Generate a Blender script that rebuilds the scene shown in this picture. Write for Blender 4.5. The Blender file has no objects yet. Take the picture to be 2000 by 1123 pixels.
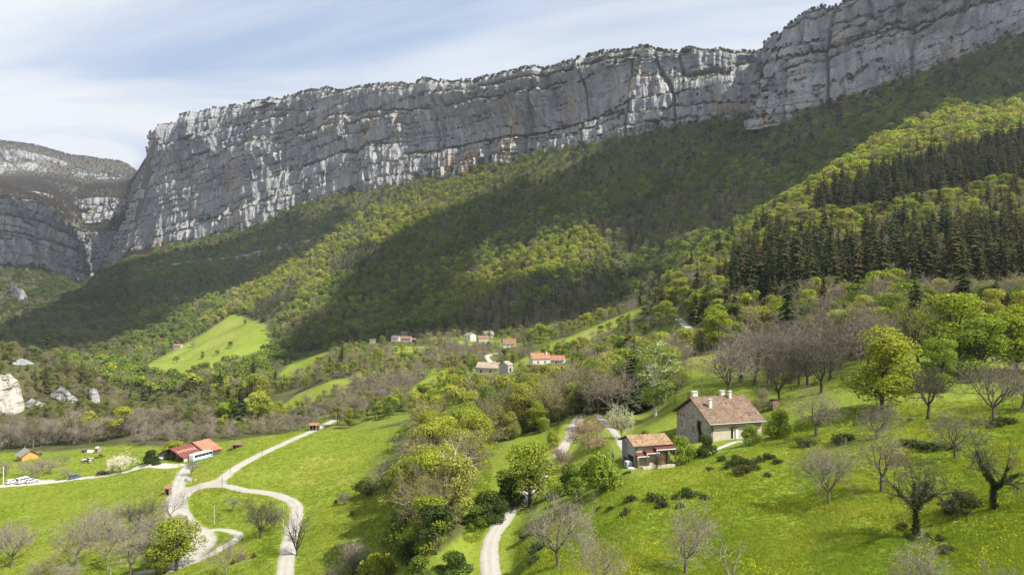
import bpy, math, random
import numpy as np
from mathutils import Vector, Matrix

scene = bpy.context.scene
COL = scene.collection
F = 4000.0 / 3.0          # focal length of a 24 mm lens in photo pixels (photo 2000 wide)
UC, VC = 1000.0, 561.5
RAD = math.radians

# ------------------------------------------------------------------ camera
cam_d = bpy.data.cameras.new('camera')
cam_d.sensor_width = 36.0
cam_d.lens = 24.0
cam_d.clip_start = 1.0
cam_d.clip_end = 30000.0
cam = bpy.data.objects.new('camera', cam_d)
COL.objects.link(cam)
cam.location = (0, 0, 0)
cam.rotation_euler = (RAD(90), 0, 0)
scene.camera = cam

# ------------------------------------------------------------------ sun and sky
SUN_EL, SUN_A = RAD(49), RAD(26)      # SUN_A: how far the sun stands on the viewer's side of due right
TO_SUN = Vector((math.cos(SUN_EL) * math.cos(SUN_A), -math.cos(SUN_EL) * math.sin(SUN_A), math.sin(SUN_EL)))
sun_d = bpy.data.lights.new('sun', 'SUN')
sun_d.energy = 5.0
sun_d.angle = RAD(0.53)
sun_d.color = (1.0, 0.945, 0.86)
sun = bpy.data.objects.new('sun', sun_d)
COL.objects.link(sun)
sun.rotation_euler = (-TO_SUN).to_track_quat('-Z', 'Y').to_euler()

world = bpy.data.worlds.new('World')
scene.world = world
world.use_nodes = True
wn = world.node_tree.nodes
wl = world.node_tree.links
wn.clear()


def wnode(t, **k):
    n = wn.new(t)
    for a, b in k.items():
        setattr(n, a, b)
    return n


sky = wnode('ShaderNodeTexSky', sky_type='NISHITA', sun_disc=False, sun_elevation=SUN_EL,
            sun_rotation=RAD(90) + SUN_A, air_density=1.0, dust_density=0.6, ozone_density=1.5, altitude=500)
tc = wnode('ShaderNodeTexCoord')
sep = wnode('ShaderNodeSeparateXYZ')
wl.new(tc.outputs['Generated'], sep.inputs[0])
mx = wnode('ShaderNodeMath', operation='MAXIMUM')
mx.inputs[1].default_value = 0.0
wl.new(sep.outputs[2], mx.inputs[0])
ad = wnode('ShaderNodeMath', operation='ADD')
ad.inputs[1].default_value = 0.16
wl.new(mx.outputs[0], ad.inputs[0])
dv1 = wnode('ShaderNodeMath', operation='DIVIDE')
dv2 = wnode('ShaderNodeMath', operation='DIVIDE')
wl.new(sep.outputs[0], dv1.inputs[0]); wl.new(ad.outputs[0], dv1.inputs[1])
wl.new(sep.outputs[1], dv2.inputs[0]); wl.new(ad.outputs[0], dv2.inputs[1])
cmb = wnode('ShaderNodeCombineXYZ')
wl.new(dv1.outputs[0], cmb.inputs[0]); wl.new(dv2.outputs[0], cmb.inputs[1])
mp = wnode('ShaderNodeMapping')
mp.inputs['Rotation'].default_value = (0, 0, RAD(16))
mp.inputs['Scale'].default_value = (0.5, 1.25, 1)
mp.inputs['Location'].default_value = (3.1, 1.7, 0)
wl.new(cmb.outputs[0], mp.inputs[0])
n1 = wnode('ShaderNodeTexNoise')
n1.inputs['Scale'].default_value = 0.95
n1.inputs['Detail'].default_value = 9
n1.inputs['Roughness'].default_value = 0.58
n1.inputs['Distortion'].default_value = 0.7
wl.new(mp.outputs[0], n1.inputs['Vector'])
r1 = wnode('ShaderNodeValToRGB')
r1.color_ramp.elements[0].position = 0.30
r1.color_ramp.elements[0].color = (0.0, 0.0, 0.0, 1)
r1.color_ramp.elements[1].position = 0.54
r1.color_ramp.elements[1].color = (1, 1, 1, 1)
wl.new(n1.outputs[0], r1.inputs[0])
# one low cumulus behind the far ridge
vm = wnode('ShaderNodeVectorMath', operation='SUBTRACT')
cd = Vector((-850 / F, 1.0, 262 / F)).normalized()
vm.inputs[1].default_value = cd
wl.new(tc.outputs['Generated'], vm.inputs[0])
mp2 = wnode('ShaderNodeMapping')
mp2.inputs['Scale'].default_value = (13.0, 13.0, 38.0)
wl.new(vm.outputs[0], mp2.inputs[0])
ln = wnode('ShaderNodeVectorMath', operation='LENGTH')
wl.new(mp2.outputs[0], ln.inputs[0])
n2 = wnode('ShaderNodeTexNoise')
n2.inputs['Scale'].default_value = 26
n2.inputs['Detail'].default_value = 6
wl.new(tc.outputs['Generated'], n2.inputs['Vector'])
sb = wnode('ShaderNodeMath', operation='MULTIPLY_ADD')
sb.inputs[1].default_value = 1.1
wl.new(n2.outputs[0], sb.inputs[0]); wl.new(ln.outputs['Value'], sb.inputs[2])
r2 = wnode('ShaderNodeValToRGB')
r2.color_ramp.elements[0].position = 0.62
r2.color_ramp.elements[0].color = (1, 1, 1, 1)
r2.color_ramp.elements[1].position = 0.95
r2.color_ramp.elements[1].color = (0, 0, 0, 1)
dvs = wnode('ShaderNodeMath', operation='MULTIPLY')
dvs.inputs[1].default_value = 0.5
wl.new(sb.outputs[0], dvs.inputs[0])
wl.new(dvs.outputs[0], r2.inputs[0])
mxx = wnode('ShaderNodeMath', operation='MAXIMUM')
wl.new(r1.outputs[0], mxx.inputs[0]); wl.new(r2.outputs[0], mxx.inputs[1])
mixc = wnode('ShaderNodeMix', data_type='RGBA')
mixc.inputs[7].default_value = (9.0, 9.3, 9.8, 1)       # lit cloud, in the sky texture's own units
veil = wnode('ShaderNodeMix', data_type='RGBA')            # thin high veil over the blue
veil.inputs[0].default_value = 0.7
veil.inputs[7].default_value = (5.6, 7.0, 9.4, 1)
wl.new(sky.outputs[0], veil.inputs[6])
wl.new(mxx.outputs[0], mixc.inputs[0])
wl.new(veil.outputs[2], mixc.inputs[6])
bg = wnode('ShaderNodeBackground')
bg.inputs[1].default_value = 0.05
wl.new(mixc.outputs[2], bg.inputs[0])
out = wnode('ShaderNodeOutputWorld')
wl.new(bg.outputs[0], out.inputs[0])

scene.view_settings.view_transform = 'Standard'
scene.view_settings.look = 'None'
scene.view_settings.exposure = 1.0
scene.view_settings.gamma = 1.0
scene.view_settings.use_curve_mapping = False
scene.cycles.max_bounces = 5
scene.cycles.diffuse_bounces = 2
scene.cycles.glossy_bounces = 2
scene.cycles.transmission_bounces = 3
scene.cycles.transparent_max_bounces = 4
scene.cycles.volume_bounces = 0
scene.cycles.caustics_reflective = False
scene.cycles.caustics_refractive = False

# ------------------------------------------------------------------ numeric helpers
rng = np.random.default_rng(7)


def h01(ix, iy, seed=0):
    n = (ix.astype(np.int64) * 374761393 + iy.astype(np.int64) * 668265263 + seed * 1442695041) & 0xffffffff
    n = ((n ^ (n >> 13)) * 1274126177) & 0xffffffff
    n = ((n ^ (n >> 15)) * 2246822519) & 0xffffffff
    n = n ^ (n >> 16)
    return n / 4294967295.0


def vnoise(x, y, seed=0):
    x = np.asarray(x, float); y = np.asarray(y, float)
    ix = np.floor(x); iy = np.floor(y)
    fx = x - ix; fy = y - iy
    fx = fx * fx * fx * (fx * (fx * 6 - 15) + 10)
    fy = fy * fy * fy * (fy * (fy * 6 - 15) + 10)
    a = h01(ix, iy, seed); b = h01(ix + 1, iy, seed); c = h01(ix, iy + 1, seed); d = h01(ix + 1, iy + 1, seed)
    return (a + (b - a) * fx) * (1 - fy) + (c + (d - c) * fx) * fy


def fbm(x, y, seed=0, octv=4, gain=0.5):
    s = 0; a = 1; t = 0
    for k in range(octv):
        s = s + a * vnoise(x * 2 ** k + 17.3 * k, y * 2 ** k - 9.1 * k, seed + k)
        t += a; a *= gain
    return s / t * 2 - 1


def pchip(xk, yk, x):
    xk = np.asarray(xk, float); yk = np.asarray(yk, float)
    h = np.diff(xk); dl = np.diff(yk, axis=0) / (h if yk.ndim == 1 else h[:, None])
    m = np.zeros_like(yk)
    m[0] = dl[0]; m[-1] = dl[-1]
    w1 = (2 * h[1:] + h[:-1]); w2 = (h[1:] + 2 * h[:-1])
    if yk.ndim > 1:
        w1 = w1[:, None]; w2 = w2[:, None]
    with np.errstate(divide='ignore', invalid='ignore'):
        hm = (w1 + w2) / (w1 / dl[:-1] + w2 / dl[1:])
    m[1:-1] = np.where(dl[:-1] * dl[1:] > 0, hm, 0)
    i = np.clip(np.searchsorted(xk, x) - 1, 0, len(xk) - 2)
    t = np.clip((x - xk[i]) / h[i], 0, 1); hh = h[i]
    if yk.ndim > 1:
        t = t[:, None]; hh = hh[:, None]
    t2 = t * t; t3 = t2 * t
    return (2 * t3 - 3 * t2 + 1) * yk[i] + (t3 - 2 * t2 + t) * hh * m[i] + (-2 * t3 + 3 * t2) * yk[i + 1] + (t3 - t2) * hh * m[i + 1]


def sstep(a, b, x):
    t = np.clip((x - a) / (b - a), 0, 1)
    return t * t * (3 - 2 * t)


def unproj(u, v, d):
    return np.array([(u - UC) / F * d, d, (VC - v) / F * d])


def in_poly(px, py, poly):
    px = np.asarray(px, float); py = np.asarray(py, float)
    r = np.zeros(px.shape, bool)
    n = len(poly)
    for i in range(n):
        x0, y0 = poly[i]; x1, y1 = poly[(i + 1) % n]
        if y0 == y1:
            continue
        c = (y0 > py) != (y1 > py)
        r ^= c & (px < (x1 - x0) * (py - y0) / (y1 - y0) + x0)
    return r


# ------------------------------------------------------------------ terrain
# the long limestone wall: base (u, depth, v) and rim (u, depth, v)
WALL = [(222, 3300, 495, 300, 3350, 300), (225, 2900, 500, 300, 2950, 275), (228, 2450, 508, 300, 2420, 262), (236, 2260, 509, 302, 2240, 252),
        (270, 2190, 495, 310, 2215, 247), (310, 2150, 484, 335, 2190, 236), (420, 2040, 456, 430, 2090, 210), (500, 1950, 428, 505, 2000, 196),
        (600, 1860, 396, 602, 1910, 179), (700, 1780, 362, 702, 1830, 169), (850, 1640, 338, 852, 1690, 158),
        (1000, 1520, 303, 1000, 1570, 144), (1130, 1430, 286, 1130, 1480, 120), (1240, 1360, 250, 1240, 1400, 98),
        (1350, 1310, 236, 1350, 1350, 102), (1440, 1290, 228, 1440, 1330, 108), (1498, 1275, 225, 1500, 1320, 97),
        (1494, 1180, 229, 1535, 1215, 50), (1515, 1150, 227, 1555, 1180, 34), (1600, 1110, 213, 1600, 1150, 8), (1700, 1070, 178, 1700, 1110, -15),
        (1800, 1040, 148, 1800, 1080, -40), (1900, 1010, 112, 1900, 1050, -62), (2000, 990, 72, 2000, 1030, -85),
        (2200, 960, 0, 2200, 1000, -140), (2500, 930, -90, 2500, 970, -220), (3000, 900, -200, 3000, 940, -330)]
# near profile of the land per picture column: (depth, height) or (depth, 'v', row)
Q = 'v'
LAND = {
 -900: [(30, -42), (100, -70), (170, -80), (300, -84), (360, -88), (430, -70), (520, -45), (650, -60), (800, -95), (1000, -95), (1500, -60), (1700, Q, 560), (1780, Q, 395), (2600, Q, 365), (3800, Q, 340), (3900, Q, 275), (4400, Q, 262)],
 -400: [(30, -40), (100, -68), (170, -77), (300, -80), (360, -85), (430, Q, 805), (520, Q, 672), (650, Q, 690), (800, -100), (1000, Q, 700), (1250, Q, 690), (1500, Q, 640), (1700, Q, 560), (1765, Q, 400), (2600, Q, 370), (3700, Q, 350), (3770, Q, 280), (4400, Q, 270)],
 0: [(30, -38), (100, -64), (170, -73.5), (260, -74), (300, -75.5), (340, -80), (400, -88), (450, Q, 800), (520, Q, 692), (600, Q, 715), (720, -98), (850, -104), (1000, Q, 690), (1250, Q, 672), (1450, Q, 690), (1650, Q, 600), (1850, Q, 545), (1950, Q, 514), (2020, Q, 498), (2130, Q, 388), (2600, Q, 362), (3300, Q, 350), (3800, Q, 337), (3870, Q, 291), (4200, Q, 281)],
 70: [(30, -38), (100, -63), (170, -72.5), (260, -73), (305, -74.5), (345, -79), (410, Q, 846), (460, Q, 795), (530, Q, 704), (610, Q, 722), (730, -99), (860, -105), (1000, Q, 695), (1250, Q, 655), (1420, Q, 634), (1550, Q, 645), (1750, Q, 590), (2000, Q, 523), (2080, Q, 506), (2210, Q, 397), (2630, Q, 381), (2660, Q, 376), (3300, Q, 350), (3850, Q, 336), (3910, Q, 299), (4200, Q, 289)],
 150: [(30, -38), (100, -62), (170, -71), (260, -72), (310, -73), (350, -78), (420, Q, 845), (470, Q, 792), (540, Q, 732), (620, Q, 748), (750, -100), (900, -108), (1000, Q, 700), (1300, Q, 640), (1600, Q, 580), (1750, Q, 588), (1950, Q, 566), (2180, Q, 550), (2260, Q, 538), (2390, Q, 446), (2520, Q, 438), (2720, Q, 410), (2900, Q, 404), (3300, Q, 365), (3900, Q, 346), (3990, Q, 322), (4200, Q, 307)],
 168: [(30, -38), (100, -61.5), (168, -70.5), (260, -71.5), (310, -72.5), (352, -78), (420, Q, 845), (475, Q, 797), (540, Q, 742), (620, Q, 757), (740, -101), (890, -108), (1000, Q, 702), (1300, Q, 637), (1600, Q, 577), (1770, Q, 572), (1950, Q, 562), (2150, Q, 556), (2450, Q, 549), (2560, Q, 500), (2880, Q, 432), (2925, Q, 392), (3300, Q, 366), (3900, Q, 350), (3940, Q, 329), (4200, Q, 309)],
 200: [(30, -38), (100, -61), (165, -70), (215, -70), (260, -71), (310, -72), (355, -77), (425, Q, 845), (478, Q, 802), (540, Q, 755), (610, Q, 770), (730, -102), (880, -108), (1000, Q, 702), (1300, Q, 632), (1600, Q, 572), (1850, Q, 537), (2000, Q, 548), (2150, Q, 553), (2440, Q, 546), (2490, Q, 452), (2845, Q, 429), (2885, Q, 389), (3300, Q, 364), (3950, Q, 352), (3980, Q, 339), (4200, Q, 313)],
 240: [(30, -38), (100, -60), (160, -69), (210, -69), (260, -70), (310, -70.5), (360, -76), (430, Q, 845), (480, Q, 818), (530, Q, 783), (600, Q, 793), (720, -103), (850, Q, 732), (960, Q, 714), (1150, Q, 662), (1300, Q, 624), (1700, Q, 547), (2050, Q, 510), (2220, Q, 507), (2440, Q, 512), (2490, Q, 453), (2845, Q, 420), (2890, Q, 390), (3300, Q, 364), (3950, Q, 351), (3985, Q, 344), (4200, Q, 317)],
 305: [(30, -37), (100, -58), (160, -67), (212, -65.5), (265, -67.5), (310, -68), (360, -72), (430, Q, 845), (500, Q, 817), (580, Q, 818), (700, Q, 777), (850, Q, 737), (950, Q, 717), (1060, Q, 690), (1200, Q, 650), (1400, Q, 595), (1700, Q, 543), (2000, Q, 502)],
 450: [(30, -35), (100, -53), (150, -62.5), (220, -62.5), (300, -66), (340, -69), (420, Q, 808), (470, Q, 780), (520, Q, 785), (600, -105), (700, Q, 745), (800, Q, 720), (950, Q, 690), (1080, Q, 655), (1200, Q, 622), (1450, Q, 560), (1750, Q, 505)],
 560: [(30, -34), (100, -48), (145, -61), (220, -61.5), (320, -66), (380, Q, 812), (450, Q, 776), (520, Q, 756), (600, Q, 746), (680, Q, 737), (800, Q, 702), (900, Q, 680), (1050, Q, 640), (1250, Q, 580), (1550, Q, 505)],
 650: [(30, -34), (100, -47), (142, -59), (200, -59.5), (325, -64), (400, Q, 766), (480, Q, 726), (560, Q, 709), (700, Q, 692), (850, Q, 668), (1000, Q, 635), (1250, Q, 570), (1500, Q, 490)],
 750: [(30, -33), (90, -43), (125, -52), (200, -56), (290, -59), (400, Q, 750), (500, Q, 706), (650, Q, 680), (800, Q, 662), (900, Q, 640), (1200, Q, 550), (1500, Q, 440)],
 850: [(30, -32), (80, -38), (104, -43), (120, -43), (180, -47), (250, -52), (320, -54), (400, Q, 742), (550, Q, 690), (700, Q, 672), (800, Q, 657), (880, Q, 635), (1250, Q, 500), (1500, Q, 400)],
 950: [(30, -31), (80, -40), (108, -45.5), (130, -44.5), (180, -45), (260, -47), (400, Q, 722), (480, Q, 706), (580, Q, 681), (700, Q, 668), (780, Q, 658), (860, Q, 635), (1000, Q, 580), (1250, Q, 465), (1450, Q, 365)],
 1050: [(30, -29), (70, -33), (100, -39.5), (125, -42), (180, -42), (230, -43), (300, -44), (400, Q, 705), (480, Q, 685), (560, Q, 665), (650, Q, 655), (760, Q, 640), (850, Q, 602), (1000, Q, 540), (1250, Q, 415)],
 1150: [(30, -28), (70, -31), (85, -35), (110, -35.8), (140, -38), (175, -36.5), (230, -39), (300, -40), (400, Q, 690), (480, Q, 660), (560, Q, 632), (600, Q, 629), (700, Q, 640), (800, Q, 600), (1000, Q, 505), (1200, Q, 400)],
 1250: [(30, -26), (70, -30), (90, -32), (120, -32), (150, -33), (200, -36), (300, Q, 715), (380, Q, 680), (450, Q, 640), (540, Q, 603), (600, Q, 600), (700, Q, 620), (800, Q, 570), (1000, Q, 470), (1200, Q, 350)],
 1350: [(30, -25), (70, -30.5), (77, -31.6), (105, -30.6), (130, -31), (145, -31), (175, -27), (220, -25.5), (280, Q, 665), (330, Q, 625), (400, Q, 590), (480, Q, 555), (560, Q, 530), (640, Q, 530), (750, Q, 520), (900, Q, 440), (1100, Q, 340)],
 1450: [(30, -24), (70, -30), (90, -29), (120, -28.4), (136, -29.8), (152, -28.5), (170, -25.5), (220, Q, 700), (300, Q, 625), (380, Q, 572), (480, Q, 521), (560, Q, 482), (640, Q, 463), (720, Q, 470), (800, Q, 450), (950, Q, 380), (1150, Q, 290)],
 1550: [(30, -24), (70, -30), (88, -29), (120, -26.5), (170, -24), (220, Q, 690), (300, Q, 600), (380, Q, 542), (460, Q, 482), (560, Q, 432), (650, Q, 408), (730, Q, 412), (850, Q, 365), (1000, Q, 290)],
 1650: [(30, -23), (65, -28.5), (80, -27.5), (110, -24.5), (150, -22), (200, Q, 690), (280, Q, 602), (380, Q, 512), (480, Q, 442), (580, Q, 392), (680, Q, 345), (760, Q, 345), (880, Q, 290)],
 1800: [(30, -21), (65, -27), (74, -26.5), (95, -24), (120, -21.5), (150, -18.5), (200, Q, 662), (280, Q, 590), (350, Q, 522), (420, Q, 452), (500, Q, 402), (600, Q, 332), (700, Q, 275), (760, Q, 266), (850, Q, 230)],
 2000: [(30, -19), (60, -24.5), (85, -21.5), (110, -20), (140, -18), (200, Q, 635), (300, Q, 540), (400, Q, 462), (500, Q, 382), (600, Q, 312), (700, Q, 250), (780, Q, 230), (850, Q, 180)],
 2400: [(30, -15), (60, -20), (100, -13), (150, -6), (250, Q, 560), (400, Q, 432), (600, Q, 262), (780, Q, 130)],
 3000: [(30, -10), (60, -14), (100, -4), (150, 8), (250, 30), (400, 80), (600, 170), (760, 260)],
}
NY = 700
YG = np.exp(np.linspace(math.log(25.0), math.log(5600.0), NY))
LY = np.log(YG)
UG = np.concatenate([np.linspace(-900, -60, 50, endpoint=False), np.linspace(-60, 2060, 380, endpoint=False), np.linspace(2060, 3000, 56)])
NU = len(UG)
wb_u = np.array([w[0] for w in WALL[5:] if w[0] != 1498]); wb_d = np.array([w[1] for w in WALL[5:] if w[0] != 1498]); wb_v = np.array([w[2] for w in WALL[5:] if w[0] != 1498])
wt_u = np.array([w[3] for w in WALL[5:]]); wt_z = np.array([(VC - w[5]) / F * w[4] for w in WALL[5:]])
cols = sorted(LAND)
prof = []
for c in cols:
    pts = [(p[0], p[1]) if len(p) == 2 else (p[0], (VC - p[2]) / F * p[0]) for p in LAND[c]]
    if c >= 305:
        db = float(np.interp(c, wb_u, wb_d)); zb = (VC - float(np.interp(c, wb_u, wb_v))) / F * db
        zt = float(np.interp(c, wt_u, wt_z))
        pts = [p for p in pts if p[0] < db - 30]
        pts += [(db, zb), (db + 46, zb + 16), (db + 140, zt - 14), (db + 190, zt + 3), (db + 420, zt + 45), (db + 1500, zt + 90), (5600, zt + 60)]
    else:
        pts += [(5600, pts[-1][1] - 40)]
    if pts[0][0] > 25:
        pts = [(25, pts[0][1] + 1)] + pts
    a = np.array(pts)
    prof.append(pchip(np.log(a[:, 0]), a[:, 1], LY))
TZ = pchip(np.array(cols, float), np.array(prof), UG)           # heights, [column, depth row]
# soften the joints between the measured columns
for it in range(3):
    P = np.pad(TZ, ((2, 2), (0, 0)), mode='edge')
    TZ2 = (P[:-4] + 2 * P[1:-3] + 3 * P[2:-2] + 2 * P[3:-1] + P[4:]) / 9
    TZ = TZ2
TX = (UG[:, None] - UC) / F * YG[None, :]
TY = np.repeat(YG[None, :], NU, 0)
# spurs and gullies running down from the wall, and gentle swells
sc = TX * 0.89 - TY * 0.45
dn = TX * 0.45 + TY * 0.89
wobble = 60 * fbm(sc / 300, dn / 300, 3, 3)
spur = fbm((sc + wobble) / 210.0, dn / 900.0, 11, 3)
amp = sstep(650, 950, TY) * (1 - sstep(0.72, 0.97, TY / np.interp(UG, wb_u, wb_d)[:, None])) * (UG[:, None] > -1000)
amp_l = sstep(240, 420, UG)[:, None]
TZ = TZ + spur * amp * (18 + 12 * amp_l)
TZ = TZ + fbm(TX / 55, TY / 55, 21, 4) * np.clip(TY / 260, 0.1, 3.5) + fbm(TX / 9, TY / 9, 31, 3) * np.clip(0.16 + TY / 1500, 0, .6)


def bil(tab, u, y):
    iu = np.clip(np.searchsorted(UG, u) - 1, 0, NU - 2)
    iy = np.clip(np.searchsorted(YG, y) - 1, 0, NY - 2)
    fu = np.clip((u - UG[iu]) / (UG[iu + 1] - UG[iu]), 0, 1)
    fy = np.clip((y - YG[iy]) / (YG[iy + 1] - YG[iy]), 0, 1)
    return (tab[iu, iy] * (1 - fu) + tab[iu + 1, iy] * fu) * (1 - fy) + (tab[iu, iy + 1] * (1 - fu) + tab[iu + 1, iy + 1] * fu) * fy


def H(x, y):
    x = np.asarray(x, float); y = np.maximum(np.asarray(y, float), 25.5)
    return bil(TZ, UC + F * x / y, y)


def ground_at(u, v, ymin=30.0, ymax=5000.0):
    """first place the land shows at photo pixel (u, v)"""
    ys = np.exp(np.linspace(math.log(ymin), math.log(ymax), 2500))
    z = bil(TZ, np.full_like(ys, u), ys)
    vv = VC - F * z / ys
    k = np.nonzero(vv <= v)[0]
    k = k[0] if len(k) else len(ys) - 1
    if k > 0 and vv[k - 1] > v:
        t = (vv[k - 1] - v) / (vv[k - 1] - vv[k])
        y = ys[k - 1] + t * (ys[k] - ys[k - 1])
    else:
        y = ys[k]
    x = (u - UC) / F * y
    return float(x), float(y), float(H(x, y))


def proj(x, y, z):
    return UC + F * x / y, VC - F * z / y

# ------------------------------------------------------------------ roads: centre lines picked on the photo, laid on the land
ROADS = [
 ('lane', 'pale asphalt lane curving from the bottom edge to the junction', [(556, 1160), (556, 1123), (560, 1090), (567, 1050), (576, 1015), (580, 996), (572, 981), (550, 970), (520, 963), (480, 957), (450, 951), (425, 946)], 3.9),
 ('lane', 'pale lane climbing from the junction to the roadside hut', [(395, 952), (428, 938), (470, 908), (520, 882), (570, 859), (610, 842), (640, 827), (655, 819)], 3.8),
 ('lane', 'wide pale asphalt road bending down left of the grass island', [(415, 946), (380, 952), (352, 966), (343, 985), (352, 1010), (375, 1032), (396, 1049), (396, 1064), (376, 1084), (345, 1104), (318, 1120)], 6.4),
 ('lane', 'narrow side lane hooking round the small grass wedge', [(396, 1040), (420, 1031), (446, 1031), (464, 1038), (458, 1048), (438, 1060), (412, 1076), (385, 1090), (350, 1104), (310, 1118), (262, 1132)], 2.6),
 ('lane', 'short pale drive from the junction up to the red barn', [(345, 975), (348, 950), (354, 932), (362, 918), (371, 909), (380, 905)], 4.2),
 ('gravel_track', 'white gravel track running left past the parked cars', [(378, 906), (350, 910), (322, 913), (295, 916), (250, 922), (200, 930), (150, 936), (100, 942), (50, 946), (0, 949), (-60, 952), (-140, 956)], 3.6),
 ('lane', 'pale lane curving through the bottom centre below the walnut meadow', [(962, 1150), (957, 1112), (955, 1080), (962, 1050), (978, 1020), (1000, 995), (1022, 975), (1042, 950), (1060, 925), (1080, 900), (1095, 880), (1108, 860), (1115, 845), (1122, 830), (1134, 812)], 3.1),
 ('lane', 'shaded lane behind the shed of the stone farmhouse', [(1168, 812), (1182, 826), (1194, 838), (1204, 850), (1212, 864), (1220, 880)], 2.2),
 ('lane', 'short stretch of grey road on the wooded slope above', [(1308, 608), (1318, 616), (1334, 631), (1352, 644), (1374, 656), (1392, 664)], 4.0),
 ('gravel_track', 'white gravel track between the hamlet roofs', [(966, 716), (956, 704), (951, 696), (962, 692), (976, 688)], 4.2),
]


def resample(pts, step):
    a = np.array(pts, float)
    # smooth with Catmull-Rom first
    P = np.vstack([2 * a[0] - a[1], a, 2 * a[-1] - a[-2]])
    o = []
    for i in range(1, len(P) - 2):
        for t in np.linspace(0, 1, 14, endpoint=False):
            p0, p1, p2, p3 = P[i - 1], P[i], P[i + 1], P[i + 2]
            o.append(0.5 * ((2 * p1) + (-p0 + p2) * t + (2 * p0 - 5 * p1 + 4 * p2 - p3) * t * t + (-p0 + 3 * p1 - 3 * p2 + p3) * t ** 3))
    o.append(P[-2])
    o = np.array(o)
    s = np.concatenate([[0], np.cumsum(np.linalg.norm(np.diff(o, axis=0), axis=1))])
    n = max(4, int(s[-1] / step))
    ss = np.linspace(0, s[-1], n + 1)
    return np.stack([np.interp(ss, s, o[:, k]) for k in range(o.shape[1])], 1)


road_lines = []
for nm, lab, px, wd in ROADS:
    pts = np.array([ground_at(u, v)[:2] for u, v in px])
    road_lines.append(resample(pts, 1.2))
ROAD_PTS = np.vstack(road_lines)
ROAD_W = np.concatenate([np.full(len(l), r[3] / 2) for l, r in zip(road_lines, ROADS)])
near = YG < 620
nyN = int(near.sum())
for (nm, lab, px, wd), line in zip(ROADS, road_lines):
    z = H(line[:, 0], line[:, 1])
    k = 15
    zp = np.pad(z, k, mode='edge')
    zs = np.convolve(zp, np.hanning(2 * k + 1) / np.hanning(2 * k + 1).sum(), mode='valid')
    x0, y0 = line.min(0) - 12; x1, y1 = line.max(0) + 12
    idx = np.nonzero((TX > x0) & (TX < x1) & (TY > y0) & (TY < y1))
    gx = TX[idx]; gy = TY[idx]
    best = np.full(gx.shape, 1e9); bz = np.zeros(gx.shape)
    for q in range(len(line)):
        d = (gx - line[q, 0]) ** 2 + (gy - line[q, 1]) ** 2
        m = d < best
        best[m] = d[m]; bz[m] = zs[q]
    d = np.sqrt(best)
    hw = wd / 2
    w = 1 - sstep(hw + 0.7, hw + 5.0, d)
    TZ[idx] = TZ[idx] * (1 - w) + bz * w


def pad(cx, cy, r0, r1, z):
    """level a building plot"""
    idx = np.nonzero((np.abs(TX - cx) < r1 + 1) & (np.abs(TY - cy) < r1 + 1))
    d = np.hypot(TX[idx] - cx, TY[idx] - cy)
    w = 1 - sstep(r0, r1, d)
    TZ[idx] = TZ[idx] * (1 - w) + z * w


def road_dist(x, y):
    """clear distance from the nearest road edge (vectorised over trees)"""
    x = np.asarray(x); y = np.asarray(y)
    o = np.full(x.shape, 1e9)
    for i in range(0, len(x), 4000):
        d = np.hypot(x[i:i + 4000, None] - ROAD_PTS[None, :, 0], y[i:i + 4000, None] - ROAD_PTS[None, :, 1]) - ROAD_W[None]
        o[i:i + 4000] = d.min(1)
    return o


# ------------------------------------------------------------------ land cover: open meadow by picture outline and depth range
MEADOW = [
 ([(-900, 1400), (-900, 885), (0, 884), (110, 882), (250, 868), (320, 874), (440, 862), (590, 842), (640, 836), (700, 842), (830, 826), (800, 900), (800, 1000), (770, 1060), (720, 1400)], 0, 345),
 ([(980, 1400), (1010, 1060), (1060, 985), (1180, 960), (1320, 905), (1520, 860), (1600, 800), (3200, 700), (3200, 1400)], 0, 152),
 ([(1330, 800), (1380, 745), (1560, 705), (1660, 700), (1700, 790), (1700, 830), (1500, 830)], 150, 232),
 ([(415, 838), (412, 815), (445, 785), (480, 776), (556, 790), (540, 812), (470, 826)], 380, 520),
 ([(245, 735), (330, 690), (400, 650), (455, 612), (520, 632), (530, 662), (530, 695), (470, 720), (400, 752), (330, 742)], 820, 1300),
 ([(535, 742), (570, 705), (640, 688), (690, 668), (650, 690), (600, 730), (555, 752)], 560, 1000),
 ([(545, 798), (580, 770), (650, 742), (700, 735), (690, 752), (620, 790), (560, 812)], 380, 560),
 ([(1000, 712), (1060, 680), (1120, 655), (1190, 625), (1262, 596), (1270, 604), (1190, 648), (1110, 682), (1030, 716)], 330, 660),
 ([(905, 985), (930, 900), (1000, 862), (1110, 828), (1125, 842), (1075, 890), (1010, 930), (960, 975)], 110, 260),
 ([(1240, 702), (1262, 660), (1310, 640), (1345, 650), (1330, 690), (1290, 705)], 230, 400),
 ([(1205, 860), (1225, 810), (1260, 785), (1340, 770), (1345, 810), (1300, 870)], 140, 235),
 ([(790, 770), (830, 740), (880, 722), (920, 718), (880, 750), (830, 775)], 330, 560),
 ([(715, 690), (760, 676), (850, 676), (880, 690), (800, 700)], 560, 900),
 ([(850, 668), (905, 664), (1000, 664), (1010, 676), (900, 680)], 600, 860),
 ([(860, 1300), (880, 1090), (905, 1040), (960, 1000), (985, 1000), (960, 1050), (945, 1110), (950, 1300)], 0, 135),
]


def is_meadow(u, v, y):
    r = np.zeros(np.shape(u), bool)
    for poly, y0, y1 in MEADOW:
        r |= in_poly(u, v, poly) & (y >= y0) & (y <= y1)
    return r


# ------------------------------------------------------------------ materials
MATS = {}


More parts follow.
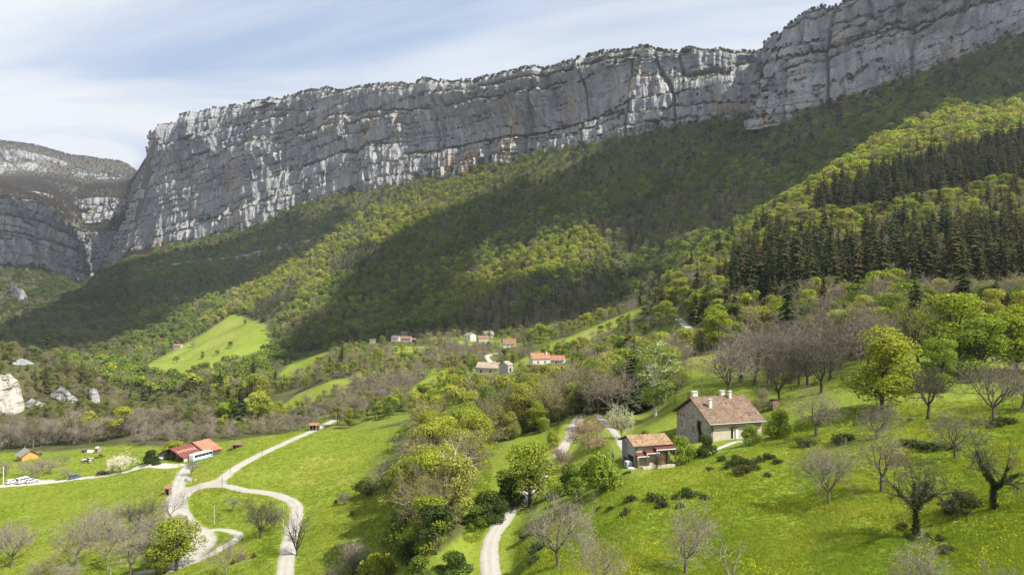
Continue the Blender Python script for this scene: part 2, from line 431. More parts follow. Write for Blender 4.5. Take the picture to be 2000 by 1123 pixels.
class NT:
    def __init__(s, name):
        s.m = bpy.data.materials.new(name)
        s.m.use_nodes = True
        s.t = s.m.node_tree
        s.t.nodes.clear()
        s.o = s.t.nodes.new('ShaderNodeOutputMaterial')
        MATS[name] = s.m

    def n(s, typ, ins=None, **k):
        nd = s.t.nodes.new(typ)
        for a, b in k.items():
            setattr(nd, a, b)
        for a, b in (ins or {}).items():
            s.i(nd, a, b)
        return nd

    def i(s, nd, key, val):
        sock = nd.inputs[key]
        if isinstance(val, bpy.types.NodeSocket):
            s.t.links.new(val, sock)
        elif isinstance(val, bpy.types.Node):
            s.t.links.new(val.outputs[0], sock)
        else:
            if hasattr(sock, 'default_value'):
                if isinstance(val, (tuple, list)) and len(val) == 3 and sock.type == 'RGBA':
                    val = (*val, 1)
                sock.default_value = val

    def mix(s, f, a, b, mode='MIX'):
        nd = s.n('ShaderNodeMix', data_type='RGBA', blend_type=mode)
        s.i(nd, 0, f); s.i(nd, 6, a); s.i(nd, 7, b)
        return nd.outputs[2]

    def noise(s, vec, scale, detail=4, rough=.55, dist=0):
        nd = s.n('ShaderNodeTexNoise', {'Scale': scale, 'Detail': detail, 'Roughness': rough, 'Distortion': dist})
        if vec is not None:
            s.i(nd, 'Vector', vec)
        return nd.outputs[0]

    def map(s, vec, scale=(1, 1, 1), loc=(0, 0, 0)):
        return s.n('ShaderNodeMapping', {'Vector': vec, 'Scale': scale, 'Location': loc}).outputs[0]

    def ramp(s, f, stops):
        nd = s.n('ShaderNodeValToRGB', {'Fac': f})
        cr = nd.color_ramp
        while len(cr.elements) < len(stops):
            cr.elements.new(0.5)
        for e, (p, c) in zip(cr.elements, stops):
            e.position = p
            e.color = (*c, 1) if isinstance(c, tuple) else (c, c, c, 1)
        return nd.outputs[0]

    def math(s, op, a, b=0.0):
        nd = s.n('ShaderNodeMath', operation=op)
        s.i(nd, 0, a); s.i(nd, 1, b)
        return nd.outputs[0]

    def bump(s, h, strength=.5, dist=.1):
        return s.n('ShaderNodeBump', {'Height': h, 'Strength': strength, 'Distance': dist}).outputs[0]

    def obj(s):
        return s.n('ShaderNodeTexCoord').outputs['Object']

    def pbr(s, col, rough=.8, normal=None, metal=0, spec=.3):
        nd = s.n('ShaderNodeBsdfPrincipled', {'Base Color': col, 'Roughness': rough, 'Metallic': metal, 'Specular IOR Level': spec})
        if normal is not None:
            s.i(nd, 'Normal', normal)
        s.t.links.new(nd.outputs[0], s.o.inputs[0])
        return s.m


def simple(name, col, rough=.7, metal=0, var=.12, scale=3.0, spec=.3, bump=0.0):
    """plain paint, plaster, wood or metal with a little uneven tone"""
    t = NT(name)
    p = t.obj()
    nz = t.noise(p, scale, 5, .6)
    a = tuple(c * (1 - var) for c in col); b = tuple(min(1, c * (1 + var)) for c in col)
    c = t.mix(t.ramp(nz, [(.3, 0.0), (.7, 1.0)]), a, b)
    nrm = t.bump(nz, .5, bump) if bump else None
    return t.pbr(c, rough, nrm, metal, spec)


# ground: meadow / woodland floor by a painted land-cover attribute
t = NT('meadow_and_woodland_floor')
p = t.n('ShaderNodeNewGeometry').outputs['Position']
att = t.n('ShaderNodeAttribute', attribute_name='cover')
sp = t.n('ShaderNodeSeparateColor', {0: att.outputs['Color']})
big = t.noise(p, .021, 4, .55)
mid = t.noise(p, .16, 5, .6)
fine = t.noise(p, 1.3, 4, .65)
blade = t.noise(t.map(p, (1, 1, .4)), 5.5, 3, .7)
g1 = t.mix(t.ramp(big, [(.32, 0.0), (.68, 1.0)]), (.150, .222, .016), (.222, .280, .030))
g2 = t.mix(t.ramp(mid, [(.35, 0.0), (.7, .75)]), g1, (.27, .288, .046))
g2 = t.mix(t.ramp(fine, [(.35, .55), (.62, 0.0)]), g2, (.08, .13, .011))
g2 = t.mix(t.ramp(blade, [(.4, .35), (.6, 0.0)]), g2, (.08, .122, .011))
dry = t.mix(t.math('MULTIPLY', sp.outputs[2], t.ramp(mid, [(.38, .1), (.6, 1.0)])), g2, (.30, .27, .085))
fl = t.mix(t.ramp(t.noise(p, .09, 5, .6), [(.35, 0.0), (.65, 1.0)]), (.055, .075, .014), (.115, .105, .045))
fl = t.mix(t.ramp(fine, [(.4, .5), (.65, 0.0)]), fl, (.035, .045, .012))
fl = t.mix(t.math('MULTIPLY', sp.outputs[2], .85), fl, (.075, .064, .05))
c = t.mix(sp.outputs[0], fl, dry)
rk = t.mix(t.ramp(t.noise(p, .05, 6, .65), [(.35, 0.0), (.7, 1.0)]), (.20, .195, .185), (.36, .35, .33))
c = t.mix(sp.outputs[1], c, rk)
hh = t.math('ADD', t.math('MULTIPLY', blade, .35), t.math('ADD', t.math('MULTIPLY', fine, .8), t.math('MULTIPLY', mid, 1.5)))
t.pbr(c, .92, t.bump(hh, .9, .55), spec=.12)

# limestone
t = NT('limestone')
p = t.n('ShaderNodeNewGeometry').outputs['Position']
nrm = t.n('ShaderNodeNewGeometry')
att = t.n('ShaderNodeAttribute', attribute_name='rock')
sp = t.n('ShaderNodeSeparateColor', {0: att.outputs['Color']})
b = t.noise(p, .012, 4, .6)
m = t.noise(t.map(p, (1, 1, .35)), .06, 6, .65)
f = t.noise(p, .22, 6, .7)
streak = t.noise(t.map(p, (1, 1, .07)), .085, 5, .62)
bed = t.noise(t.map(p, (.05, .05, 1)), .22, 4, .6)
c = t.mix(t.ramp(b, [(.3, 0.0), (.7, 1.0)]), (.28, .29, .307), (.395, .39, .38))
c = t.mix(t.ramp(m, [(.36, .8), (.56, 0.0)]), c, (.165, .178, .2))
c = t.mix(t.ramp(streak, [(.56, 0.0), (.72, .55)]), c, (.105, .113, .128))
c = t.mix(t.ramp(streak, [(.26, .5), (.4, 0.0)]), c, (.46, .45, .42))
oc = t.math('MULTIPLY', t.ramp(t.noise(t.map(p, (1, 1, .3), (31, 7, 3)), .017, 5, .6), [(.54, 0.0), (.68, 1.0)]), sp.outputs[0])
c = t.mix(t.math('MULTIPLY', oc, .62), c, (.42, .275, .15))
c = t.mix(t.ramp(bed, [(.3, .45), (.42, 0.0)]), c, (.12, .127, .14))
c = t.mix(t.ramp(f, [(.38, .4), (.55, 0.0)]), c, (.14, .145, .155))
# brush and thin turf hold only where ledges are flat enough
vz = t.n('ShaderNodeSeparateXYZ', {0: nrm.outputs['Normal']}).outputs[2]
veg = t.ramp(t.math('ADD', vz, t.math('MULTIPLY', t.math('SUBTRACT', f, .5), .5)), [(.40, 0.0), (.58, 1.0)])
vc = t.mix(t.ramp(b, [(.4, 0.0), (.6, 1.0)]), (.06, .062, .028), (.085, .075, .042))
c = t.mix(veg, c, vc)
hh = t.math('ADD', t.math('MULTIPLY', f, 1.2), t.math('ADD', t.math('MULTIPLY', m, 2.0), t.math('MULTIPLY', bed, 1.5)))
t.pbr(c, .93, t.bump(hh, .75, 1.6), spec=.15)


def asphalt(name, a, b):
    t = NT(name)
    p = t.n('ShaderNodeNewGeometry').outputs['Position']
    c = t.mix(t.ramp(t.noise(p, .18, 5, .6), [(.3, 0.0), (.7, 1.0)]), a, b)
    c = t.mix(t.ramp(t.noise(p, 2.6, 4, .7), [(.42, .3), (.56, 0.0)]), c, tuple(x * .72 for x in a))
    att = t.n('ShaderNodeAttribute', attribute_name='edge')
    c = t.mix(t.math('MULTIPLY', att.outputs['Fac'], t.ramp(t.noise(p, .9, 4, .7), [(.36, 0.0), (.56, 1.0)])), c, (.19, .19, .09))
    tr = t.n('ShaderNodeAttribute', attribute_name='track')
    c = t.mix(t.math('MULTIPLY', tr.outputs['Fac'], t.ramp(t.noise(p, .35, 4, .6), [(.3, .15), (.7, .6)])), t.mix(.16, c, (.2, .19, .15)), tuple(min(1, x * 1.1) for x in b))
    cr = t.n('ShaderNodeTexVoronoi', {'Vector': p, 'Scale': .22}, feature='DISTANCE_TO_EDGE').outputs['Distance']
    c = t.mix(t.ramp(cr, [(.0, .42), (.016, 0.0)]), c, (.17, .165, .155))
    return t.pbr(c, .93, t.bump(t.noise(p, 7, 3, .7), .4, .02), spec=.2)


asphalt('pale_asphalt', (.29, .275, .245), (.375, .355, .315))
asphalt('white_gravel', (.40, .38, .33), (.49, .465, .41))

# leaves: per-tree tint comes from the tree itself (object or instance property "col")
def leaf_mat(name, var=.34, trans=.42):
    t = NT(name)
    a = t.n('ShaderNodeAttribute', attribute_type='INSTANCER', attribute_name='col')
    g = t.n('ShaderNodeNewGeometry')
    v = t.ramp(g.outputs['Random Per Island'], [(0.0, 1 - var), (1.0, 1 + var)])
    c = t.mix(1.0, a.outputs['Color'], v, 'MULTIPLY')
    d = t.n('ShaderNodeBsdfDiffuse', {'Color': c})
    tr = t.n('ShaderNodeBsdfTranslucent', {'Color': t.mix(1.0, c, (1.15, 1.12, .62), 'MULTIPLY')})
    ms = t.n('ShaderNodeMixShader', {0: trans, 1: d.outputs[0], 2: tr.outputs[0]})
    t.t.links.new(ms.outputs[0], t.o.inputs[0])


leaf_mat('leaves')
leaf_mat('needles', .4, .18)
leaf_mat('grass_blades', .35, .4)
t = NT('bark')
p = t.obj()
a = t.n('ShaderNodeAttribute', attribute_type='INSTANCER', attribute_name='bark')
c = t.mix(t.ramp(t.noise(t.map(p, (1, 1, .4)), 4.5, 5, .7), [(.35, 0.0), (.65, 1.0)]), t.mix(1.0, a.outputs['Color'], (.55, .53, .5), 'MULTIPLY'), t.mix(1.0, a.outputs['Color'], (1.25, 1.25, 1.25), 'MULTIPLY'))
t.pbr(c, .9, t.bump(t.noise(p, 9, 4, .7), .6, .05), spec=.15)


# ------------------------------------------------------------------ mesh helpers
def mesh_np(name, V, faces, mats=(), midx=None, smooth=False):
    """V (n,3); faces: (m,3) or (m,4) array, or a list of such"""
    if not isinstance(faces, list):
        faces = [faces]
    faces = [f for f in faces if len(f)]
    me = bpy.data.meshes.new(name)
    me.vertices.add(len(V))
    me.vertices.foreach_set('co', np.asarray(V, np.float32).ravel())
    nl = sum(f.size for f in faces); nf = sum(len(f) for f in faces)
    me.loops.add(nl); me.polygons.add(nf)
    me.loops.foreach_set('vertex_index', np.concatenate([f.ravel() for f in faces]).astype(np.int32))
    sizes = np.concatenate([np.full(len(f), f.shape[1]) for f in faces])
    st = np.concatenate([[0], np.cumsum(sizes)[:-1]]).astype(np.int32)
    me.polygons.foreach_set('loop_start', st)
    for m in mats:
        me.materials.append(MATS[m])
    if midx is not None:
        me.polygons.foreach_set('material_index', np.asarray(midx, np.int32))
    me.polygons.foreach_set('use_smooth', np.full(nf, bool(smooth)))
    me.update(calc_edges=True)
    return me


def add_obj(name, me, parent=None, loc=None, rz=None):
    o = bpy.data.objects.new(name, me)
    COL.objects.link(o)
    if parent:
        o.parent = parent
    if loc is not None:
        o.location = loc
    if rz is not None:
        o.rotation_euler = (0, 0, rz)
    return o


def tag(o, label=None, cat=None, group=None, kind=None):
    if label: o['label'] = label
    if cat: o['category'] = cat
    if group: o['group'] = group
    if kind: o['kind'] = kind
    return o


def grid_faces(a, b):
    i = np.arange(a - 1)[:, None] * b + np.arange(b - 1)[None]
    i = i.ravel()
    return np.stack([i, i + b, i + b + 1, i + 1], 1)


def color_attr(me, name, arr):
    at = me.attributes.new(name, 'FLOAT_COLOR', 'POINT')
    a = np.ones((len(arr), 4), np.float32)
    a[:, :arr.shape[1]] = arr
    at.data.foreach_set('color', a.ravel())

# ------------------------------------------------------------------ building plots are levelled before the ground is meshed
RZ_FARM = RAD(16)
FARM = np.array([39.4, 135.2])                       # near left corner of the farmhouse
FARM_Z = -30.3                                        # door sill level
fx = np.array([math.cos(RZ_FARM), math.sin(RZ_FARM)]); fy = np.array([-fx[1], fx[0]])
SHED = np.array([(1241 - UC) / F * 121.5, 121.5]); SHED_Z = -32.0
pc = FARM + fx * 8.5 + fy * 4
pad(pc[0], pc[1], 4.5, 9, FARM_Z - .05)
pc = FARM + fx * 0.5 + fy * 9
pad(pc[0], pc[1], 2.5, 8, FARM_Z - 2.4)
pc = SHED + fx * 3.4 + fy * 2.6
pad(pc[0], pc[1], 5.0, 9.5, SHED_Z)
BARN_RZ = RAD(-26)
BARN_Z = float(H(-127.0, 262.0)) - .3
pad(-127.0, 266.0, 13.5, 21, BARN_Z + .02)


# ------------------------------------------------------------------ ground sheet
VV = VC - F * TZ / TY
UU = np.repeat(UG[:, None], NY, 1)
cov = np.zeros((NU, NY, 3))
md = is_meadow(UU, VV, TY).astype(float)
md = np.maximum(md, (TY < 70) * 1.0)
md = np.maximum(md, ((TY < 240) & ~(in_poly(UU, VV, [(806, 838), (840, 815), (925, 830), (940, 870), (915, 960), (905, 1040), (860, 1075), (790, 1095), (790, 1020), (815, 960)]) & (TY > 95))) * .9)
Pm = np.pad(md, 1, mode='edge')
md = (Pm[:-2, 1:-1] + Pm[2:, 1:-1] + Pm[1:-1, :-2] + Pm[1:-1, 2:] + 2 * md) / 6
# open, half-wooded ground between the hamlet hedges
half = ((TY > 150) & (TY < 760)) * .75 * sstep(-.1, .2, fbm(TX / 40, TY / 40, 71, 3)) * sstep(500, 720, UG)[:, None]
cov[..., 0] = np.maximum(md, half)
cov[..., 2] = sstep(.1, .5, fbm(TX / 30, TY / 45, 72, 4)) * sstep(120, 200, TY) * .55
cov[..., 2] = np.where((UU < 320) & (TY > 2020), 1.0, cov[..., 2])
gz, gx = np.gradient(TZ, axis=1) / np.gradient(TY, axis=1), np.gradient(TZ, axis=0) / np.maximum(np.gradient(TX, axis=0), .01)
steep = np.hypot(gz, gx)
cov[..., 1] = sstep(1.15, 1.7, steep) * (TY > 420) * (1 - .8 * ((UU < 320) & (TY > 2020)))
V = np.stack([TX, TY, TZ], -1).reshape(-1, 3)
fc = grid_faces(NU, NY)
me = mesh_np('ground', V, fc, ['meadow_and_woodland_floor'], smooth=True)
color_attr(me, 'cover', cov.reshape(-1, 3))
g = add_obj('ground', me)
tag(g, 'green meadows, woodland floor and mountain slopes of the valley', kind='structure')

# ------------------------------------------------------------------ road strips
for ri, ((nm, lab, px, wd), line) in enumerate(zip(ROADS, road_lines)):
    d = np.gradient(line, axis=0)
    d /= np.linalg.norm(d, axis=1)[:, None]
    nrm = np.stack([-d[:, 1], d[:, 0]], 1)
    ks = np.array([-1, -.8, -.4, 0, .4, .8, 1])
    s = np.arange(len(line))
    wob = np.stack([vnoise(s / 3.1, s * 0 + 3 + ri, 5) * .5 + vnoise(s / .9, s * 0 + 5 + ri, 6) * .25, vnoise(s / 3.3, s * 0 + 9 + ri, 8) * .5 + vnoise(s / .9, s * 0 + 2 + ri, 6) * .25], 1) - .36
    hw = wd / 2
    X = np.zeros((len(line), 7, 3))
    for j, k in enumerate(ks):
        w = hw * k + (wob[:, 0] * -abs(k) if k < 0 else wob[:, 1] * abs(k))
        X[:, j, :2] = line + nrm * w[:, None]
    X[..., 2] = H(X[..., 0], X[..., 1]) + .085 + .006 * ri
    X[:, 0, 2] -= .12; X[:, -1, 2] -= .12
    me = mesh_np('road', X.reshape(-1, 3), grid_faces(len(line), 7), ['white_gravel' if nm == 'gravel_track' else 'pale_asphalt'], smooth=True)
    e = np.zeros((len(line), 7, 1)); e[:, [0, 6]] = 1; e[:, [1, 5]] = .35
    tk_ = np.tile(np.array([0, .2, 1, 0, 1, .2, 0], np.float32), len(line))
    at = me.attributes.new('track', 'FLOAT', 'POINT'); at.data.foreach_set('value', tk_)
    at = me.attributes.new('edge', 'FLOAT', 'POINT'); at.data.foreach_set('value', e.astype(np.float32).ravel())
    tag(add_obj('gravel_road' if nm == 'gravel_track' else 'road', me), lab, kind='structure')


def gravel_patch(name, lab, px, mat, lift=.05):
    pts = np.array([ground_at(u, v)[:2] for u, v in px])
    c = pts.mean(0)
    rings = [c[None] + (pts - c) * k for k in (.02, .35, .7, 1.0)]
    rr = [resample(np.vstack([r, r[:1]]), 1e9) if False else r for r in rings]
    n = len(pts) * 6
    R = []
    for r in rings:
        cl = np.vstack([r, r[:1]])
        tt = np.linspace(0, len(pts), n, endpoint=False)
        R.append(np.stack([np.interp(tt, np.arange(len(pts) + 1), cl[:, k]) for k in (0, 1)], 1))
    X = np.array(R)
    Z = H(X[..., 0], X[..., 1]) + lift
    Z[-1] -= .1
    Vv = np.dstack([X, Z]).reshape(-1, 3)
    f = []
    for i in range(len(rings) - 1):
        for j in range(n):
            f.append((i * n + j, i * n + (j + 1) % n, (i + 1) * n + (j + 1) % n, (i + 1) * n + j))
    me = mesh_np(name, Vv, np.array(f), [mat], smooth=True)
    at = me.attributes.new('edge', 'FLOAT', 'POINT'); e = np.zeros((4, n)); e[3] = 1
    at.data.foreach_set('value', e.astype(np.float32).ravel())
    return tag(add_obj(name, me), lab, kind='structure')


gravel_patch('gravel_lay_by', 'white gravel lay-by under the three white vehicles', [(0, 949), (8, 944), (60, 937), (112, 936), (105, 942), (60, 946)], 'white_gravel', .16)
gravel_patch('gravel_lay_by', 'white gravel lay-by beside the blue-grey car', [(136, 938), (150, 931), (182, 930), (178, 934), (160, 937)], 'white_gravel', .16)
gravel_patch('forecourt', 'pale forecourt in front of the open red barn', [(290, 914), (305, 905), (320, 904), (352, 906), (366, 905), (368, 909), (330, 913)], 'white_gravel', .13)
gravel_patch('junction_apron', 'wide pale asphalt apron where the lanes meet', [(345, 975), (340, 962), (352, 952), (380, 948), (420, 936), (440, 932), (446, 944), (432, 951), (400, 955), (375, 962), (362, 975)], 'pale_asphalt', .14)

# ------------------------------------------------------------------ limestone walls
LEDGE = []      # places where brush grows on the walls


def cliff(name, lab, ctrl, ns, nt, seed, bulge=1.0, ledges=(), smooth_plan=True, top_back=110.0, amp=1.0, ochre=1.0, bias=10.0, k=1.0):
    B = np.array([unproj(c[0], c[2], c[1]) for c in ctrl]); T = np.array([unproj(c[3], c[5], c[4]) for c in ctrl])
    s0 = np.concatenate([[0], np.cumsum(np.linalg.norm(np.diff(B[:, :2], axis=0), axis=1))])
    # spend columns where they show: by picture distance mixed with length
    pu = np.array([c[0] for c in ctrl], float)
    w = np.concatenate([[0], np.cumsum(np.abs(np.diff(pu)) + .012 * np.diff(s0))])
    s = np.interp(np.linspace(0, w[-1], ns), w, s0)
    Bi = np.stack([pchip(s0, B[:, k], s) for k in range(3)], 1)
    Ti = np.stack([pchip(s0, T[:, k], s) for k in range(3)], 1)
    tan = np.gradient((Bi if k < 1 else .5 * (Bi + Ti))[:, :2], axis=0)
    kn = max(3, ns // 60)
    for _ in range(2):
        tp = np.pad(tan, ((kn, kn), (0, 0)), mode='edge')
        tan = np.stack([np.convolve(tp[:, j], np.ones(2 * kn + 1) / (2 * kn + 1), mode='valid') for j in (0, 1)], 1)
    tan /= np.linalg.norm(tan, axis=1)[:, None]
    N = np.stack([tan[:, 1], -tan[:, 0]], 1)                 # outwards, towards the valley
    sgn = np.sign((N * -Bi[:, :2]).sum())
    N = N * sgn
    tl = np.linspace(-.14, 1.0, nt)
    hgt = (Ti[:, 2] - Bi[:, 2])[:, None]
    tt = tl[None, :] + 0 * hgt
    z = Bi[:, 2][:, None] + tt * hgt
    S = s[:, None] + 0 * tt
    # dipping beds: stratum coordinate follows the rim
    q = tt * np.maximum(hgt, 60) + 5 * fbm(S / 160, tt * 2, seed + 9, 2)
    q = q + 16 * fbm(q / 70, S / 500, seed + 40, 2) + 5 * fbm(S / 35, q / 40, seed + 41, 3)
    lay = np.floor(q / 34.0)
    jig = h01(lay, lay * 0 + 3, seed + 5) * 40
    off = 26 * bulge * fbm(S / 260, tt * .5, seed, 3)
    off += 15 * bulge * fbm((S + jig * .4) / 75, tt * .9, seed + 1, 3)
    r = fbm((S + jig) / 30, q / 130, seed + 2, 3)
    off += 11.0 * amp * (1 - np.abs(r) * 2.2)
    r = fbm((S + jig * 2) / 11, q / 60, seed + 3, 3)
    off += 3.6 * amp * (1 - np.abs(r) * 2)
    off += 1.7 * amp * fbm(S / 4.0, q / 9, seed + 4, 3)
    # deep vertical clefts
    cl = fbm(S / 95, tt * .7 + 4, seed + 6, 2)
    off -= 13 * amp * np.exp(-(cl / .045) ** 2)
    # beds: notches and small benches
    b1 = fbm(S / 220, q / 9.0, seed + 7, 3)
    off -= 2.2 * amp * sstep(.12, .5, b1)
    frac = q / 34.0 - lay
    lw = sstep(.25, .75, vnoise(S / 90, lay + .5, seed + 12))
    off += (frac * 2.6 - 6.0 * lay * .35 * lw) * amp - 3.5 * amp * sstep(.86, 1.0, frac) * lw
    for (t0, dep, ua, ub) in ledges:                          # big vegetated benches
        uu = np.interp(s, s0, pu)
        m = (sstep(ua - 40, ua + 20, uu) * (1 - sstep(ub - 20, ub + 40, uu)))[:, None]
        lv = t0 + .035 * fbm(S / 140, 0 * S + t0, seed + 15, 3)
        off -= m * dep * sstep(0, .06, tt - lv) - m * dep * sstep(.3, 1.0, tt)
    off -= off.max(1, keepdims=True) * .0
    off = off - (off[:, nt // 2].mean()) + bias
    # rounded rim
    z = z + k * 9 * fbm(S / (60 * k), S * 0, seed + 20, 4) * sstep(.8, 1, tt)
    off = off - k * 10 * sstep(.93, 1.0, tt) ** 2
    tx = np.clip(tt / .72, -1, 1) if k >= 1 else tt
    base = Bi[:, None, :2] * (1 - tx[..., None]) + Ti[:, None, :2] * tx[..., None]
    XY = base + N[:, None, :] * off[..., None]
    X = np.dstack([XY, z])
    # close the rim backwards onto the plateau
    back = []
    for f_, dz in ((.25, 1.5), (.6, 3.0), (1.0, -6.0)):
        e = X[:, -1].copy()
        e[:, :2] -= N * top_back * f_
        e[:, 2] += k * dz + k * 2 * fbm(s / 25, s * 0 + f_ * 9, seed + 30, 3)
        back.append(e[:, None])
    X = np.concatenate([X] + back, 1)
    nt2 = X.shape[1]
    fcs = grid_faces(ns, nt2)
    # faces outwards
    a, b_, c_ = X.reshape(-1, 3)[fcs[len(fcs) // 2][:3]]
    n0 = np.cross(b_ - a, c_ - a)
    if (n0[:2] * N[ns // 2]).sum() < 0:
        fcs = fcs[:, ::-1]
    me = mesh_np(name, X.reshape(-1, 3), fcs, ['limestone'], smooth=False)
    ro = np.zeros((ns, nt2, 3))
    tfull = np.concatenate([tl, [1, 1, 1]])
    ro[..., 0] = (1 - sstep(.55, .9, tfull))[None, :] * ochre
    color_attr(me, 'rock', ro.reshape(-1, 3))
    o = add_obj(name, me)
    tag(o, lab, 'cliff')
    # remember flat spots for brush
    A = X[:-1, :-1]; Bb = X[1:, :-1]; Cc = X[:-1, 1:]
    nn = np.cross(Bb - A, Cc - A)
    ar = np.linalg.norm(nn, axis=2)
    nz = np.abs(nn[..., 2]) / np.maximum(ar, 1e-6)
    ii = np.nonzero((nz > .5))
    LEDGE.append((A[ii], ar[ii], tfull[:-1][ii[1]], name))
    return X


cliff('cliff', 'long grey limestone cliff wall under the skyline', WALL, 2100, 210, 101,
      ledges=[(.20, 30, 820, 1190), (.84, 22, 860, 1240), (.70, 18, 640, 1120), (.62, 14, 480, 760), (.33, 14, 560, 780), (.5, 22, 1560, 2200), (.75, 20, 1640, 2300), (.1, 12, 330, 560), (.8, 12, 300, 620)])
cliff('cliff', 'grey layered cliff at the left edge below the brown slope', [(-600, 1640, 580, -600, 1700, 420), (-300, 1760, 545, -300, 1820, 396), (0, 1950, 514, 0, 2005, 386), (60, 2005, 523, 50, 2062, 394), (105, 2085, 541, 98, 2145, 412), (146, 2200, 550, 134, 2258, 438), (158, 2420, 548, 156, 2470, 458)], 420, 110, 131,
      ledges=[(.7, 14, -600, 160), (.45, 8, -600, 160)], bias=32)
cliff('cliff', 'ochre footed cliff pillar in the ravine mouth', [(163, 2720, 540, 164, 2740, 462), (166, 2500, 548, 171, 2520, 458), (185, 2445, 548, 186, 2480, 451), (215, 2432, 540, 215, 2470, 449), (245, 2430, 520, 245, 2465, 450), (310, 2440, 500, 310, 2475, 455)], 190, 90, 141, bulge=.5, ochre=1.6, top_back=45, bias=26)
cliff('cliff', 'small bright white cliff above the ravine', [(150, 3150, 425, 152, 3170, 398), (153, 2960, 432, 156, 2975, 393), (165, 2880, 433, 168, 2905, 389), (205, 2850, 429, 205, 2880, 386), (245, 2850, 417, 245, 2885, 388), (320, 2880, 400, 320, 2905, 388)], 170, 50, 151, bulge=.6, ochre=0, top_back=45, bias=22)
cliff('cliff', 'thin sunlit white rock band on the brown slope', [(44, 2560, 380, 45, 2566, 372), (70, 2600, 386, 70, 2610, 375), (100, 2660, 398, 101, 2672, 384), (134, 2730, 408, 135, 2740, 398)], 130, 16, 161, bulge=.3, amp=.5, ochre=0, top_back=30, bias=14)
cliff('cliff', 'broad white cliff band under the far left ridge', [(-500, 3600, 372, -500, 3660, 285), (-200, 3700, 352, -200, 3760, 288), (0, 3800, 338, 0, 3862, 290), (60, 3850, 340, 60, 3905, 297), (100, 3900, 342, 102, 3950, 308), (128, 3960, 338, 131, 4000, 322)], 230, 50, 171, bulge=1.0, ochre=0, bias=34)
cliff('cliff', 'broken white rock band on the dark far ridge', [(130, 3940, 347, 131, 3960, 332), (150, 3900, 350, 150, 3925, 328), (175, 3920, 353, 175, 3945, 333), (205, 3955, 353, 205, 3972, 340), (240, 3955, 352, 240, 3975, 343), (290, 3900, 347, 290, 3925, 336)], 200, 30, 181, bulge=1.2, ochre=0, bias=24, top_back=50)

# ------------------------------------------------------------------ trees: skeletons, tubes, leaves
def tubes(P0, P1, R0, R1, ns):
    P0 = np.asarray(P0, float); P1 = np.asarray(P1, float)
    R0 = np.asarray(R0, float); R1 = np.asarray(R1, float)
    d = P1 - P0
    d /= np.maximum(np.linalg.norm(d, axis=1), 1e-6)[:, None]
    ref = np.where(np.abs(d[:, 2:3]) < .9, np.array([[0, 0, 1.]]), np.array([[1., 0, 0]]))
    a = np.cross(d, ref); a /= np.linalg.norm(a, axis=1)[:, None]
    b = np.cross(d, a)
    th = np.arange(ns) * 2 * math.pi / ns
    ring = np.cos(th)[None, :, None] * a[:, None] + np.sin(th)[None, :, None] * b[:, None]
    V = np.concatenate([P0[:, None] + ring * R0[:, None, None], P1[:, None] + ring * R1[:, None, None]], 1)
    n = len(P0)
    k = np.arange(ns)
    f = np.stack([k, (k + 1) % ns, ns + (k + 1) % ns, ns + k], 1)
    Fc = (np.arange(n)[:, None, None] * 2 * ns + f[None]).reshape(-1, 4)
    return V.reshape(-1, 3), Fc


def leaves(C, Nn, size, rs, aspect=.75):
    """diamond leaf sprays at C facing roughly Nn"""
    n = len(C)
    Nn = Nn / np.maximum(np.linalg.norm(Nn, axis=1), 1e-6)[:, None]
    r = rs.normal(size=(n, 3))
    a = np.cross(Nn, r); a /= np.maximum(np.linalg.norm(a, axis=1), 1e-6)[:, None]
    b = np.cross(Nn, a)
    s = size * rs.uniform(.6, 1.35, (n, 1))
    bend = Nn * s * .18
    V = np.stack([C - a * s * .5, C - b * s * .5 * aspect + bend, C + a * s * .5, C + b * s * .5 * aspect + bend], 1).reshape(-1, 3)
    return V, np.arange(n * 4).reshape(-1, 4)


def cat_mesh(parts):
    V = []; Fq = []; o = 0; mi = []
    for v, f, m in parts:
        V.append(v); Fq.append(f + o); mi.append(np.full(len(f), m)); o += len(v)
    return np.vstack(V), np.vstack(Fq), np.concatenate(mi)


